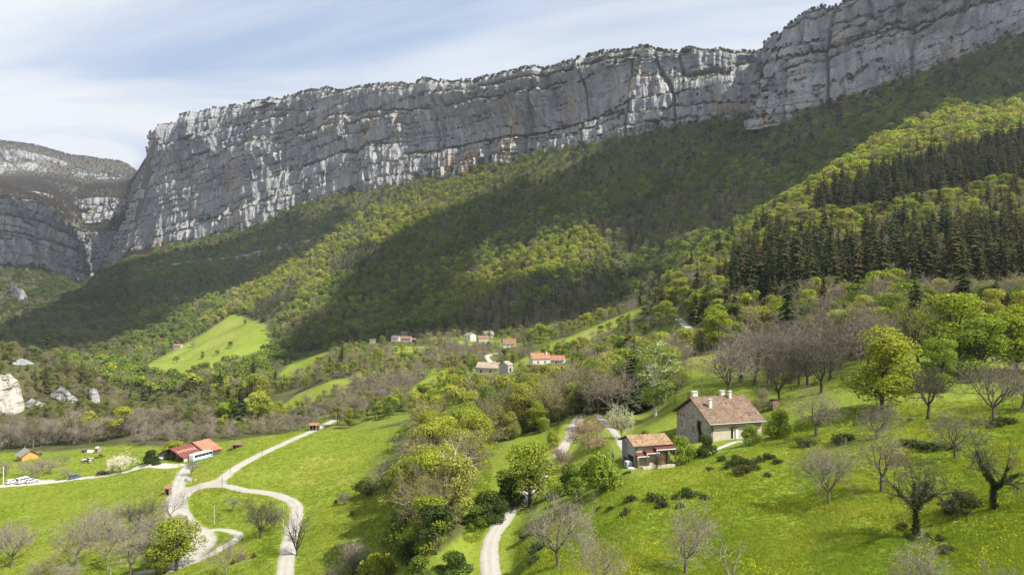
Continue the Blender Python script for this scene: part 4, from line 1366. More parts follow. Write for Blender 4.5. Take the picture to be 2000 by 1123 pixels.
colr = np.where((kind == 2)[:, None], np.array([.235, .225, .070]) * rs.uniform(.75, 1.2, (N0, 1)) * .6 + colr * .4, colr)
colr = np.where((kind == 1)[:, None], np.array([.16, .15, .07]) * rs.uniform(.75, 1.2, (N0, 1)), colr)
spc = pal([(.040, .052, .018), (.050, .058, .020), (.064, .062, .022), (.044, .058, .022), (.074, .064, .026), (.036, .048, .018)], kk)
colr = colr * np.array([1.06, 1.01, 1.0])
colr = np.where((kind == 3)[:, None], spc, colr)
fb = farbrown & (kind == 1) & (rs.random(N0) < .7)
kind = np.where(fb, 0, kind)
far_l = (u < 300) & (y > 2030) & (kind != 3)
fb = fb | far_l
kind = np.where(far_l, 0, kind)
colr = np.where(fb[:, None], np.array([.078, .064, .048]) * rs.uniform(.75, 1.25, (N0, 1)), colr)
colr = colr * rs.uniform(.86, 1.16, (N0, 1)) * np.where(kind == 3, 1.0, 1.22)[:, None]
bark = np.array([.215, .185, .142])[None] * rs.uniform(.75, 1.2, (N0, 1)) * np.array([1, 1, 1])
bark = np.where((kind == 0)[:, None], np.array([.13, .115, .09])[None], bark)
bark = np.where((kind == 3)[:, None], np.array([.10, .08, .06])[None], bark)
bark = np.where((brown_s | ridge | rim | near_wall)[:, None], np.array([.190, .160, .135])[None] * rs.uniform(.8, 1.2, (N0, 1)), bark)

# --- the trees that show largest stand as single trees, the rest as woodland
size_px = ht * F / y
cand = np.nonzero((y < 470) & ~insp & (u > -5) & (u < 2005))[0]
occ_ok = visible(x[cand], y[cand], z[cand] + ht[cand] * .7)
cand = cand[occ_ok]
# prefer trees that nothing nearer covers
vmid = VC - F * (z + .7 * ht) / y
order = cand[np.argsort(-size_px[cand])]
SINGLE = []
for i in order:
    near_ = np.nonzero((y < y[i] - 1) & (np.abs(u - u[i]) < .3 * size_px) & (vmid - .35 * size_px < vmid[i]) & (v > vmid[i]) & (y < 500))[0]
    if len(near_) <= 1:
        SINGLE.append(i)
    if len(SINGLE) >= 215:
        break
sing = np.zeros(N0, bool); sing[SINGLE] = True

KINDS_MID = ['mid_leafy0', 'mid_leafy1', 'mid_leafy2', 'mid_leafy3', 'mid_bare0', 'mid_bare1', 'mid_bare2', 'mid_bud0', 'mid_bud1', 'mid_spruce0', 'mid_spruce1', 'mid_spruce2', 'leafy0', 'leafy1', 'leafy2', 'budding0', 'budding1', 'walnut1', 'walnut3']
KINDS_FAR = ['far_leafy0', 'far_leafy1', 'far_leafy2', 'far_leafy3', 'far_bare0', 'far_bare1', 'far_spruce0', 'far_spruce1']
rk = rs.integers(0, 12, N0)
vm_ = np.where(kind == 0, rk % 4, np.where(kind == 1, 4 + rk % 3, np.where(kind == 2, 7 + rk % 2, 9 + rk % 3)))
cl_ = y < 235
vm_ = np.where(cl_ & (kind == 0), 12 + rk % 3, np.where(cl_ & (kind == 2), 15 + rk % 2, np.where(cl_ & (kind == 1), 17 + rk % 2, vm_)))
vf_ = np.where(kind == 0, rk % 4, np.where((kind == 1) | (kind == 2), 4 + rk % 2, 6 + rk % 2))
turn = np.stack([rs.normal(size=N0) * .04, rs.normal(size=N0) * .04, rs.uniform(0, 6.28, N0)], 1)


def put(name, lab, m, kinds, vi):
    if not m.any():
        return
    hp = np.array([PROTO[k]['h'] for k in kinds])[vi[m]]
    s = ht[m] / hp
    sc_ = np.stack([s * wratio[m], s * wratio[m], s], 1)
    stuff(name, lab, kinds, np.stack([x, y, z - .1], 1)[m], vi[m], turn[m], sc_, colr[m], bark[m])


fm = y > 640
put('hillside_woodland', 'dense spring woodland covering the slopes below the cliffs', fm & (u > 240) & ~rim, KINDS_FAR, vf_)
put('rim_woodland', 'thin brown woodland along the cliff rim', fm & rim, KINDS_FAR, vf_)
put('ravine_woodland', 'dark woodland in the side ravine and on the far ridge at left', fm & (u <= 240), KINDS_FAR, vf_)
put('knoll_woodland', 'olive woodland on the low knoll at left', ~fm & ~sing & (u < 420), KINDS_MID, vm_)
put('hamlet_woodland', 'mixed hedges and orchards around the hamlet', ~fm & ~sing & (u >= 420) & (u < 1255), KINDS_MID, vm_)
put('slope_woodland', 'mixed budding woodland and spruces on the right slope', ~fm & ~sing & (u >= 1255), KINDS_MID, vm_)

# brush on ledges and along the foot of the walls
bp = []
rs = np.random.default_rng(77)
for A_, ar_, tt_, nm_ in LEDGE:
    n = min(len(A_), int(ar_.sum() / 24))
    if n:
        pk = rs.choice(len(A_), n, p=ar_ / ar_.sum())
        bp.append(A_[pk])
bp = np.vstack(bp)
print('ledge brush', len(bp), 'trees', N0, 'single', int(sing.sum()))
nb = len(bp)
s = rs.uniform(.26, .66, nb)
bk = rs.random(nb)
stuff('ledge_brush', 'dark brush growing on the cliff ledges', KINDS_FAR, bp - (0, 0, .4), np.where(bk < .45, rs.integers(0, 4, nb), np.where(bk < .93, rs.integers(4, 6, nb), 6)),
      np.stack([rs.normal(size=nb) * .1, rs.normal(size=nb) * .1, rs.uniform(0, 6.28, nb)], 1), np.stack([s * 1.2, s * 1.2, s], 1),
      np.array([.075, .085, .035])[None] * rs.uniform(.7, 1.4, (nb, 1)), np.array([.13, .11, .085])[None] * rs.uniform(.7, 1.2, (nb, 1)))

# ------------------------------------------------------------------ single trees
def ordinal(n):
    w = ['first', 'second', 'third', 'fourth', 'fifth', 'sixth', 'seventh', 'eighth', 'ninth', 'tenth']
    if n <= 10:
        return w[n - 1]
    return '%d%s' % (n, {1: 'st', 2: 'nd', 3: 'rd'}.get(n % 10 if n // 10 % 10 != 1 else 0, 'th'))


def tree_at(proto, name, lab, cat, group, loc, sc_, rz, col, bark, tilt=(0, 0)):
    root = bpy.data.objects.new(name, None)
    root.empty_display_size = .5
    COL.objects.link(root)
    root.location = loc
    root.rotation_euler = (tilt[0], tilt[1], rz)
    root.scale = sc_
    tag(root, lab, cat, group)
    P_ = PROTO[proto]
    for nm in ('trunk', 'crown'):
        if nm in P_:
            o = add_obj(nm if nm == 'trunk' else 'crown', P_[nm], root)
            o['col'] = [float(q) for q in col]
            o['bark'] = [float(q) * (.78 if nm == 'trunk' and bark[0] < .5 else 1.0) for q in bark]
    return root


NAMES = {0: ('broadleaf_tree', 'green leafy tree', 'tree'), 1: ('bare_tree', 'bare grey-brown tree', 'tree'), 2: ('budding_tree', 'budding olive tree', 'tree'), 3: ('spruce_tree', 'dark spruce tree', 'tree')}


def zone_of(i):
    if u[i] < 420 and y[i] > 345 and not in_poly(u[i:i + 1], v[i:i + 1], BROWN[0])[0]:
        return 'on the wooded knoll at the left'
    if in_poly(u[i:i + 1], v[i:i + 1], BROWN[0])[0] or (u[i] < 640 and y[i] < 420):
        return 'in the orchard band beyond the red barn'
    if hg[i]:
        return 'in the gully thicket beside the lane'
    if u[i] > 1640 and y[i] < 260:
        return 'at the upper right above the walnut meadow'
    if u[i] >= 1255:
        return 'on the right slope above the farmhouse'
    if u[i] < 880:
        return 'in the hedge above the sloping left meadow'
    return 'in the copse below the hamlet'


bucket = {}
for i in np.nonzero(sing)[0]:
    nm, ds, ct = NAMES[kind[i]]
    if kind[i] == 0:
        q = colr[i]
        ds = 'yellow-green leafy tree' if q[0] > .19 else ('fresh green leafy tree' if q[1] > .165 else 'dull green leafy tree')
    bucket.setdefault((ds, zone_of(i)), []).append(i)
for (ds, zn), ids in bucket.items():
    ids.sort(key=lambda i: u[i])
    for k_, i in enumerate(ids):
        nm, _, ct = NAMES[kind[i]]
        lab = '%s %s' % (ds, zn) + ('' if len(ids) == 1 else ', %s from the left' % ordinal(k_ + 1))
        pn = KINDS_MID[vm_[i]]
        s_ = ht[i] / PROTO[pn]['h']
        tree_at(pn, nm, lab, ct, 'trees ' + zn, (x[i], y[i], z[i] - .1), (s_ * wratio[i], s_ * wratio[i], s_), turn[i][2], colr[i], bark[i])

YLG = (.25, .305, .037); YY = (.28, .315, .042); LG = (.2, .265, .038); GG = (.13, .19, .03); DG = (.045, .07, .02); OL = (.21, .205, .07); WH = (.80, .77, .70); IV = (.05, .07, .02)
PB = (.24, .213, .165); GB = (.19, .167, .128); DK = (.085, .074, .058); WB = (.60, .58, .54)
# (kind, base u, base v, top v, width in px or 0, leaf, bark, name, label, group)
OR = 'walnut trees on the right meadow'; OB = 'walnut orchard behind the farmhouse'; OLF = 'walnut trees on the lower left meadow'; BU = 'bushes round the farmhouse'
HAND = [
 ('walnut0', 1338, 1120, 958, 140, GG, PB, 'walnut_tree', 'bare pale walnut tree with straight trunk at bottom centre right', OR),
 ('snag', 1428, 1152, 1035, 130, GG, PB, 'dead_tree', 'dead tree with broken bare limbs at the bottom edge', OR),
 ('walnut1', 1090, 1104, 948, 140, GG, PB, 'walnut_tree', 'bare pale walnut tree right of the lower lane bend', OR),
 ('walnut2', 1172, 1158, 1040, 150, GG, PB, 'walnut_tree', 'low bare walnut crown cut by the bottom edge, near the lane', OR),
 ('walnut3', 1618, 984, 850, 125, GG, PB, 'walnut_tree', 'slim bare walnut tree standing alone in mid meadow', OR),
 ('walnut4', 1722, 961, 800, 120, GG, GB, 'walnut_tree', 'bare walnut tree between the slim one and the ivy tree', OR),
 ('ivy_walnut0', 1790, 1046, 880, 150, IV, DK, 'walnut_tree', 'ivy-covered dark walnut tree with wide low limbs, nearest', OR),
 ('ivy_walnut1', 1941, 994, 812, 150, IV, DK, 'walnut_tree', 'ivy-covered walnut tree with whitewashed foot at right edge', OR),
 ('walnut0', 1866, 895, 772, 110, GG, GB, 'walnut_tree', 'bare walnut tree behind the two ivy trees', OR),
 ('walnut2', 1812, 818, 692, 150, GG, DK, 'walnut_tree', 'bare dark-stemmed walnut tree beside the yellow-green tree', OR),
 ('walnut3', 1941, 822, 690, 130, GG, GB, 'walnut_tree', 'bare walnut tree below the bright trees at upper right', OR),
 ('walnut1', 1996, 798, 690, 110, GG, GB, 'walnut_tree', 'bare walnut tree cut by the right edge, upper meadow', OR),
 ('walnut4', 1594, 852, 742, 120, (.1, .12, .04), GB, 'walnut_tree', 'bushy bare walnut tree beside the farmhouse gable end', OR),
 ('walnut0', 1712, 858, 768, 100, IV, GB, 'walnut_tree', 'bare walnut tree with an ivy tuft, upper mid meadow', OR),
 ('walnut4', 1792, 1165, 1035, 130, GG, PB, 'walnut_tree', 'bare pale walnut crown rising from the bottom right edge', OR),
 ('walnut2', 1968, 1190, 1090, 130, GG, PB, 'walnut_tree', 'bare twigs of a walnut showing in the bottom right corner', OR),
 # orchard behind the farm
 ('walnut1', 1427, 776, 655, 125, GG, GB, 'walnut_tree', 'broad bare walnut tree right behind the farmhouse ridge', OB),
 ('walnut3', 1522, 786, 690, 80, GG, DK, 'walnut_tree', 'small bare walnut tree by the wooden pen behind the farmhouse', OB),
 ('walnut4', 1604, 768, 645, 100, GG, DK, 'walnut_tree', 'front row orchard walnut farthest right', OB),
 ('walnut0', 1578, 757, 645, 90, GG, DK, 'walnut_tree', 'front row orchard walnut second from the right', OB),
 ('walnut2', 1560, 752, 640, 90, GG, GB, 'walnut_tree', 'front row orchard walnut third from the right', OB),
 ('walnut1', 1545, 747, 640, 90, GG, GB, 'walnut_tree', 'orchard walnut with straight bare stem, fourth from the right', OB),
 ('walnut3', 1500, 748, 640, 95, GG, GB, 'walnut_tree', 'orchard walnut in the middle of the row', OB),
 ('walnut4', 1474, 752, 645, 90, GG, GB, 'walnut_tree', 'orchard walnut just right of the broad one', OB),
 ('walnut0', 1520, 735, 632, 95, GG, GB, 'walnut_tree', 'second row orchard walnut, left one', OB),
 ('walnut2', 1580, 728, 625, 100, GG, GB, 'walnut_tree', 'second row orchard walnut, middle one', OB),
 ('walnut1', 1640, 722, 615, 105, GG, GB, 'walnut_tree', 'second row orchard walnut, right one', OB),
 ('walnut3', 1600, 705, 600, 105, GG, GB, 'walnut_tree', 'back row orchard walnut, left one', OB),
 ('walnut4', 1660, 700, 596, 120, GG, GB, 'walnut_tree', 'back row orchard walnut, middle one', OB),
 ('walnut0', 1715, 705, 600, 110, GG, GB, 'walnut_tree', 'back row orchard walnut, right one', OB),
 ('walnut1', 1446, 745, 628, 110, GG, GB, 'walnut_tree', 'orchard walnut behind and right of the broad one', OB),
 ('walnut0', 1548, 716, 612, 115, GG, GB, 'walnut_tree', 'third row orchard walnut, left one', OB),
 ('walnut4', 1622, 742, 626, 115, GG, GB, 'walnut_tree', 'orchard walnut just behind the front row right end', OB),
 ('walnut2', 1692, 732, 612, 120, GG, GB, 'walnut_tree', 'orchard walnut left of the big yellow-green tree', OB),
 ('walnut3', 1742, 712, 602, 110, GG, GB, 'walnut_tree', 'orchard walnut behind the big yellow-green tree', OB),
 ('walnut2', 1496, 722, 618, 110, GG, GB, 'walnut_tree', 'third row orchard walnut above the farmhouse roof end', OB),
 # bright trees at upper right
 ('leafy0', 1722, 805, 632, 150, YY, DK, 'broadleaf_tree', 'big yellow-green tree between orchard and walnut meadow', None),
 ('budding0', 1792, 735, 545, 120, YLG, DK, 'budding_tree', 'tall loose yellow-green tree above the walnut meadow', None),
 ('leafy1', 1868, 728, 570, 140, YLG, DK, 'broadleaf_tree', 'tall bright green tree with dark hollow at upper right', None),
 ('leafy2', 1918, 740, 618, 120, LG, DK, 'broadleaf_tree', 'rounded bright green tree left of the right edge', None),
 ('leafy0', 1985, 728, 592, 130, YLG, DK, 'broadleaf_tree', 'bright green tree cut by the right edge', None),
 ('leafy2', 1842, 760, 660, 90, LG, DK, 'broadleaf_tree', 'lower green tree at the foot of the bright group', None),
 # round the farm
 ('round_leafy', 1034, 990, 862, 120, YLG, DK, 'broadleaf_tree', 'round yellow-green tree with dark trunk beside the lane', None),
 ('bush0', 1172, 962, 878, 100, LG, GB, 'bush', 'tall green bush left of the shed', BU),
 ('bush1', 1130, 968, 928, 44, LG, GB, 'bush', 'small bright round bush at the meadow corner by the lane', BU),
 ('bush1', 1110, 960, 905, 60, GG, GB, 'bush', 'dark green bush behind the small bright one', BU),
 ('bush0', 1334, 903, 848, 52, LG, GB, 'bush', 'feathery green bush in front of the farmhouse gable', BU),
 ('bush1', 1376, 890, 846, 44, (.08, .12, .03), GB, 'bush', 'dark green bush at the farmhouse corner', BU),
 ('bare_bush', 1150, 885, 808, 84, (.24, .2, .08), (.34, .25, .16), 'bush', 'bare reddish-brown bush beside the lane', BU),
 ('bare_bush', 1095, 918, 868, 52, (.24, .2, .08), (.34, .25, .18), 'bush', 'low bare brown bush behind the round tree', BU),
 ('blossom', 1214, 858, 785, 62, (.5, .52, .38), PB, 'blossom_tree', 'small weeping tree with white blossom by the farm lane', None),
 ('birch', 1280, 812, 662, 110, LG, WB, 'birch_tree', 'white-stemmed birch tree behind the farmhouse', None),
 ('mid_spruce1', 1238, 806, 652, 78, (.035, .05, .02), DK, 'spruce_tree', 'dark spruce tree left of the birch', None),
 ('slender_bare', 1318, 790, 680, 60, OL, GB, 'budding_tree', 'thin brownish tree right of the birch', None),
 ('bush0', 1470, 868, 828, 40, LG, GB, 'bush', 'loose green bush in front of the farmhouse door wall', BU),
 ('bush1', 1522, 852, 796, 60, LG, GB, 'bush', 'green bush at the right end of the farmhouse', BU),
 ('bare_bush', 1490, 805, 750, 52, (.2, .22, .06), (.3, .25, .17), 'bush', 'bare bush behind the farmhouse roof end', BU),
 ('bush0', 1080, 872, 838, 26, YY, GB, 'bush', 'yellow flowering bush beside the upper lane', BU),
 ('bush1', 1262, 858, 838, 24, YLG, GB, 'bush', 'small garden bush on the lawn behind the shed', BU),
 ('budding1', 1266, 872, 846, 30, LG, GB, 'budding_tree', 'young garden tree on the lawn behind the shed', None),
 ('bare_bush', 1284, 915, 880, 26, OL, GB, 'bush', 'thin bare shrub in front of the shed awnings', BU),
 ('bush1', 998, 990, 930, 70, (.06, .09, .02), DK, 'bush', 'dark evergreen bush left of the round tree', BU),
 ('bush0', 958, 1016, 955, 70, (.07, .1, .025), DK, 'bush', 'dark bush at the inside of the lane bend', BU),
 ('bush1', 925, 1030, 985, 50, GG, DK, 'bush', 'green bush at the foot of the gully thicket', BU),
 # gully foreground
 ('slender_bare', 880, 1018, 842, 90, OL, WB, 'budding_tree', 'tall pale-stemmed bare tree in front of the gully thicket', None),
 ('slender_bare', 905, 1000, 860, 70, OL, PB, 'budding_tree', 'thin pale-stemmed tree at the right of the gully thicket', None),
 ('budding1', 838, 1000, 880, 110, OL, GB, 'budding_tree', 'olive budding tree on the left flank of the gully', None),
 ('leafy1', 930, 905, 812, 90, YLG, DK, 'broadleaf_tree', 'bright yellow-green tree on the right flank of the gully', None),
 ('leafy2', 900, 880, 790, 80, LG, DK, 'broadleaf_tree', 'fresh green tree at the head of the gully', None),
 ('mid_leafy1', 852, 1082, 985, 88, (.05, .075, .022), DK, 'holly_tree', 'dark evergreen tree at the lower end of the gully', None),
 ('leafy0', 828, 1035, 950, 80, (.2, .21, .05), DK, 'broadleaf_tree', 'yellowish tree left of the dark evergreen', None),
 ('bush0', 800, 1095, 1035, 60, (.09, .13, .035), GB, 'bush', 'mixed green bush below the gully', 'bushes at the lower gully'),
 ('budding0', 762, 1096, 1028, 60, LG, PB, 'budding_tree', 'small pale-stemmed tree on the meadow below the gully', None),
 ('bare_bush', 690, 1135, 1052, 110, OL, GB, 'bush', 'wide bare thicket at the bottom edge', 'bushes at the lower gully'),
 ('bush0', 735, 1140, 1075, 74, YY, GB, 'bush', 'yellow-green bush at the bottom edge', 'bushes at the lower gully'),
 ('bush1', 815, 1140, 1085, 60, GG, GB, 'bush', 'green bush at the bottom edge below the gully', 'bushes at the lower gully'),
 ('bush1', 882, 1120, 1075, 80, (.08, .12, .03), GB, 'bush', 'low bush left of the lane at the bottom', 'bushes at the lower gully'),
 ('walnut2', 752, 978, 876, 100, GG, GB, 'bare_tree', 'spreading bare tree on the sloping meadow', None),
 ('bush0', 715, 968, 930, 56, (.13, .15, .045), GB, 'bush', 'olive bush beside the spreading bare tree', 'bushes on the sloping meadow'),
 ('bare_bush', 672, 986, 958, 28, OL, GB, 'bush', 'small bush lower on the sloping meadow', 'bushes on the sloping meadow'),
 ('bush1', 685, 1008, 996, 14, GG, GB, 'bush', 'tiny bush on the meadow bank', 'bushes on the sloping meadow'),
 ('bush1', 657, 983, 975, 10, DG, GB, 'bush', 'tiny dark bush on the meadow bank', 'bushes on the sloping meadow'),
 ('vase_tree', 580, 1085, 978, 76, OL, DK, 'bare_tree', 'vase-shaped bare tree beside the bottom lane', None),
 # grass island
 ('walnut3', 508, 1052, 965, 84, GG, DK, 'walnut_tree', 'dark bare walnut tree on the grass island by the lane', None),
 ('walnut1', 536, 1036, 985, 40, GG, GB, 'walnut_tree', 'smaller bare tree behind the dark island walnut', None),
 ('walnut4', 455, 999, 963, 36, GG, GB, 'walnut_tree', 'little crooked bare tree in the middle of the grass island', None),
 ('walnut2', 442, 1128, 1040, 90, GG, PB, 'walnut_tree', 'sparse bare tree at the bottom below the grass wedge', None),
 # lower left walnuts
 ('walnut0', 150, 1106, 970, 120, GG, PB, 'walnut_tree', 'largest bare walnut of the lower left group, dark fork', OLF),
 ('walnut2', 210, 1112, 985, 115, GG, PB, 'walnut_tree', 'bare walnut right of the largest one, lower left', OLF),
 ('walnut4', 256, 1124, 1010, 110, GG, PB, 'walnut_tree', 'bare walnut nearest the bottom in the lower left group', OLF),
 ('walnut1', 274, 1042, 965, 85, GG, DK, 'walnut_tree', 'dark-stemmed bare walnut at the back of the lower left group', OLF),
 ('walnut3', 212, 1052, 975, 90, GG, PB, 'walnut_tree', 'bare walnut at the back left of the lower left group', OLF),
 ('walnut2', 330, 1022, 955, 60, GG, GB, 'walnut_tree', 'slanting bare tree beside the wide road bend', OLF),
 ('walnut1', 298, 1070, 985, 90, GG, PB, 'walnut_tree', 'bare walnut between the group and the yellow-green tree', OLF),
 ('walnut3', 24, 1108, 1005, 90, GG, PB, 'walnut_tree', 'bare walnut near the lower left corner', OLF),
 ('walnut0', -4, 1098, 1000, 90, GG, PB, 'walnut_tree', 'bare walnut cut by the left edge at bottom', OLF),
 ('walnut4', 75, 1132, 1082, 60, GG, PB, 'walnut_tree', 'small bare tree at the bottom between two walnuts', OLF),
 ('walnut1', 120, 1150, 1095, 80, GG, PB, 'walnut_tree', 'bare twigs at the bottom edge, lower left', OLF),
 ('round_leafy', 345, 1114, 1008, 96, (.25, .30, .035), DK, 'broadleaf_tree', 'yellow-green tree beside the wide road bend', None),
 ('leafy2', 305, 1122, 1062, 50, (.22, .24, .04), DK, 'broadleaf_tree', 'small yellow-green tree at bottom left of the big one', None),
 # by the barn and the cars
 ('blossom', 236, 924, 884, 52, WH, GB, 'blossom_tree', 'white blossoming tree by the gravel track', None),
 ('blossom', 219, 924, 890, 26, WH, DK, 'blossom_tree', 'smaller white blossoming tree left of the larger one', None),
 ('bush1', 296, 907, 878, 36, (.06, .085, .022), DK, 'bush', 'dark round bush left of the red barn', None),
 ('bush0', 345, 890, 860, 66, YY, GB, 'bush', 'yellow-green bush behind the red barn', None),
 ('walnut3', 374, 929, 893, 32, GG, GB, 'bare_tree', 'small bare tree in front of the red barn', None),
 ('walnut4', 98, 926, 888, 44, GG, PB, 'bare_tree', 'bare orchard tree above the white van, white stem', 'small orchard trees by the parked cars'),
 ('walnut0', 60, 936, 893, 44, GG, PB, 'bare_tree', 'bare orchard tree between the white van and cars', 'small orchard trees by the parked cars'),
 ('walnut2', 48, 929, 896, 34, GG, PB, 'bare_tree', 'bare orchard tree behind the leftmost car', 'small orchard trees by the parked cars'),
 ('walnut1', 84, 920, 890, 34, GG, GB, 'bare_tree', 'small bare tree just left of the white-stemmed one', 'small orchard trees by the parked cars'),
 ('walnut3', 128, 937, 910, 24, GG, PB, 'bare_tree', 'stunted leaning tree left of the blue-grey car', 'small orchard trees by the parked cars'),
 ('walnut2', 124, 910, 884, 34, GG, GB, 'bare_tree', 'bare tree behind, right of the wooden cabin', 'small orchard trees by the parked cars'),
 ('walnut0', 12, 930, 892, 40, GG, GB, 'bare_tree', 'bare tree behind the street lamp at left', 'small orchard trees by the parked cars'),
 ('mid_leafy3', 395, 700, 686, 12, GG, DK, 'bush', 'round bush low on the far hillside meadow', 'bushes on the far meadow'),
 ('mid_leafy1', 424, 694, 684, 10, GG, DK, 'bush', 'round bush in the middle of the far hillside meadow', 'bushes on the far meadow'),
 ('mid_leafy2', 450, 680, 666, 14, GG, DK, 'bush', 'round bush high on the far hillside meadow', 'bushes on the far meadow'),
 ('mid_leafy0', 478, 635, 624, 8, GG, DK, 'bush', 'single bush near the top of the far hillside meadow', 'bushes on the far meadow'),
 ('mid_leafy1', 345, 708, 696, 14, GG, DK, 'bush', 'bush at the lower left of the far hillside meadow', 'bushes on the far meadow'),
 ('mid_bare1', 376, 678, 662, 16, (.5, .47, .4), PB, 'blossom_tree', 'pale tree beside the lone far house', None),
 ('mid_leafy2', 1056, 668, 632, 44, YLG, DK, 'broadleaf_tree', 'rounded yellow-green tree at the edge of the ridge meadow', None),
]
rs = np.random.default_rng(2024)
TREE_BASE = []
for (pn, bu_, bv_, tv_, wpx, col, bk, nm, lab, grp) in HAND:
    if grp == OB:
        wpx *= 1.22; tv_ -= 8
    gx_, gy_, gz_ = ground_at(bu_, bv_)
    Pp = PROTO[pn]
    hm_ = (bv_ - tv_) / F * gy_
    sz = hm_ / Pp['top']
    sw = sz if not wpx else (wpx / F * gy_) / Pp['w']
    sw = min(max(sw, sz * .6), sz * 1.7)
    TREE_BASE.append((gx_, gy_))
    tree_at(pn, nm, lab, {'bush': 'bush'}.get(nm, 'tree'), grp, (gx_, gy_, gz_ - .05), (sw, sw, sz), rs.uniform(0, 6.28), col, bk)

# dark bramble clumps in the meadow
BR = [(1232, 978, 30), (1283, 978, 44), (1294, 990, 30), (1222, 1004, 30), (1192, 996, 18), (1170, 995, 14), (1345, 970, 42), (1376, 974, 26), (1320, 974, 22), (1328, 990, 22),
      (1430, 912, 36), (1456, 908, 44), (1450, 924, 46), (1482, 902, 30), (1502, 897, 32), (1388, 918, 18), (1410, 900, 26), (1440, 898, 26), (1518, 905, 26), (1478, 916, 24),
      (1850, 1078, 38), (1812, 1052, 24), (1762, 1032, 26), (1830, 878, 80), (1862, 1000, 60), (1900, 988, 50), (1880, 976, 50), (1780, 1052, 30), (1838, 1056, 22),
      (1500, 930, 20), (1960, 830, 60), (1790, 872, 60), (1648, 862, 50), (1580, 870, 44), (1050, 1075, 40), (1030, 1050, 36), (1044, 1100, 36)]
BRL = ['at the top left of the meadow', ]
for k_, (bu_, bv_, wpx) in enumerate(BR):
    gx_, gy_, gz_ = ground_at(bu_, bv_)
    pn = 'bramble%d' % (k_ % 2)
    sw = (wpx / F * gy_) / PROTO[pn]['w']
    o = add_obj('bramble_clump', PROTO[pn]['all'], None, (gx_, gy_, gz_ - .05), rs.uniform(0, 6.28))
    o.scale = (sw, sw, max(.8, min(sw * .9, 1.5)))
    o['col'] = [.075 * rs.uniform(.8, 1.2), .092, .034]; o['bark'] = [.2, .17, .12]
    where = 'below the farmhouse' if 1380 <= bu_ <= 1520 and bv_ < 935 else ('on the open meadow left of centre' if bu_ < 1400 and bu_ > 1150 else ('beside the lower lane bank' if bu_ < 1100 else ('round the ivy-covered walnuts' if bv_ > 930 else 'along the upper meadow edge')))
    same = sorted([b for b in BR if ('below the farmhouse' if 1380 <= b[0] <= 1520 and b[1] < 935 else ('on the open meadow left of centre' if b[0] < 1400 and b[0] > 1150 else ('beside the lower lane bank' if b[0] < 1100 else ('round the ivy-covered walnuts' if b[1] > 930 else 'along the upper meadow edge')))) == where])
    tag(o, 'dark low bramble clump %s, %s from the left' % (where, ordinal(same.index((bu_, bv_, wpx)) + 1)), 'bush', 'bramble clumps in the meadow')

# ------------------------------------------------------------------ grass and flowers
rs = np.random.default_rng(5)
nb = 16
ang = rs.uniform(0, 6.28, nb); rd_ = rs.uniform(0, .26, nb); hb = rs.uniform(.14, .34, nb)
b0 = np.stack([np.cos(ang) * rd_, np.sin(ang) * rd_, np.full(nb, -.03)], 1)
tip = b0 + np.stack([rs.normal(size=nb) * .12, rs.normal(size=nb) * .12, hb], 1)
sd = np.stack([-np.sin(ang + 1), np.cos(ang + 1), np.zeros(nb)], 1) * .022
V = np.stack([b0 - sd, b0 + sd, tip], 1).reshape(-1, 3)
PROTO['tuft'] = {'all': mesh_np('tuft', V, np.arange(nb * 3).reshape(-1, 3), ['grass_blades'])}
a = np.arange(6) * math.pi / 3
V = np.vstack([[[0, 0, .22]], np.stack([np.cos(a) * .05, np.sin(a) * .05, np.full(6, .2)], 1), [[.008, 0, 0], [-.008, 0, 0], [0, 0, .2]]])
Ff = np.array([(0, 1 + i, 1 + (i + 1) % 6) for i in range(6)] + [(7, 8, 9)])
PROTO['flower'] = {'all': mesh_np('flower', V, Ff, ['grass_blades'])}


def meadow_pts(n, y0, y1, u0, u1, seed, pw=1.0):
    rs = np.random.default_rng(seed)
    yy = np.sqrt(rs.uniform(y0 ** 2, y1 ** 2, n)) if pw == 1 else np.exp(rs.uniform(math.log(y0), math.log(y1), n))
    uu = rs.uniform(u0, u1, n)
    xx = (uu - UC) / F * yy
    zz = H(xx, yy)
    vv = VC - F * zz / yy
    k = is_meadow(uu, vv, yy) & (road_dist(xx, yy) > .4)
    return xx[k], yy[k], zz[k], uu[k], vv[k]


def grass(name, lab, n, y0, y1, u0, u1, seed, smin, smax):
    gx_, gy_, gz_, gu, gv = meadow_pts(n, y0, y1, u0, u1, seed, 2)
    rs = np.random.default_rng(seed + 1)
    n = len(gx_)
    pn_ = fbm(gx_ / 14, gy_ / 14, 401, 3)[:, None]; pq = fbm(gx_ / 3.2, gy_ / 3.2, 402, 2)[:, None]
    t_ = np.clip(.5 + .9 * pn_ + .5 * pq, 0, 1)
    cc = np.array([.185, .265, .025]) * (1 - t_) + np.array([.315, .355, .05]) * t_
    cc = cc * rs.uniform(.75, 1.2, (n, 1))
    s_ = rs.uniform(smin, smax, n) * (1 + .5 * np.clip(pq[:, 0], -.8, .8))
    stuff(name, lab, ['tuft'], np.stack([gx_, gy_, gz_], 1), np.zeros(n), np.stack([np.zeros(n), np.zeros(n), rs.uniform(0, 6.28, n)], 1), np.stack([s_ * 1.3, s_ * 1.3, s_], 1), cc, cc * 0 + .2)


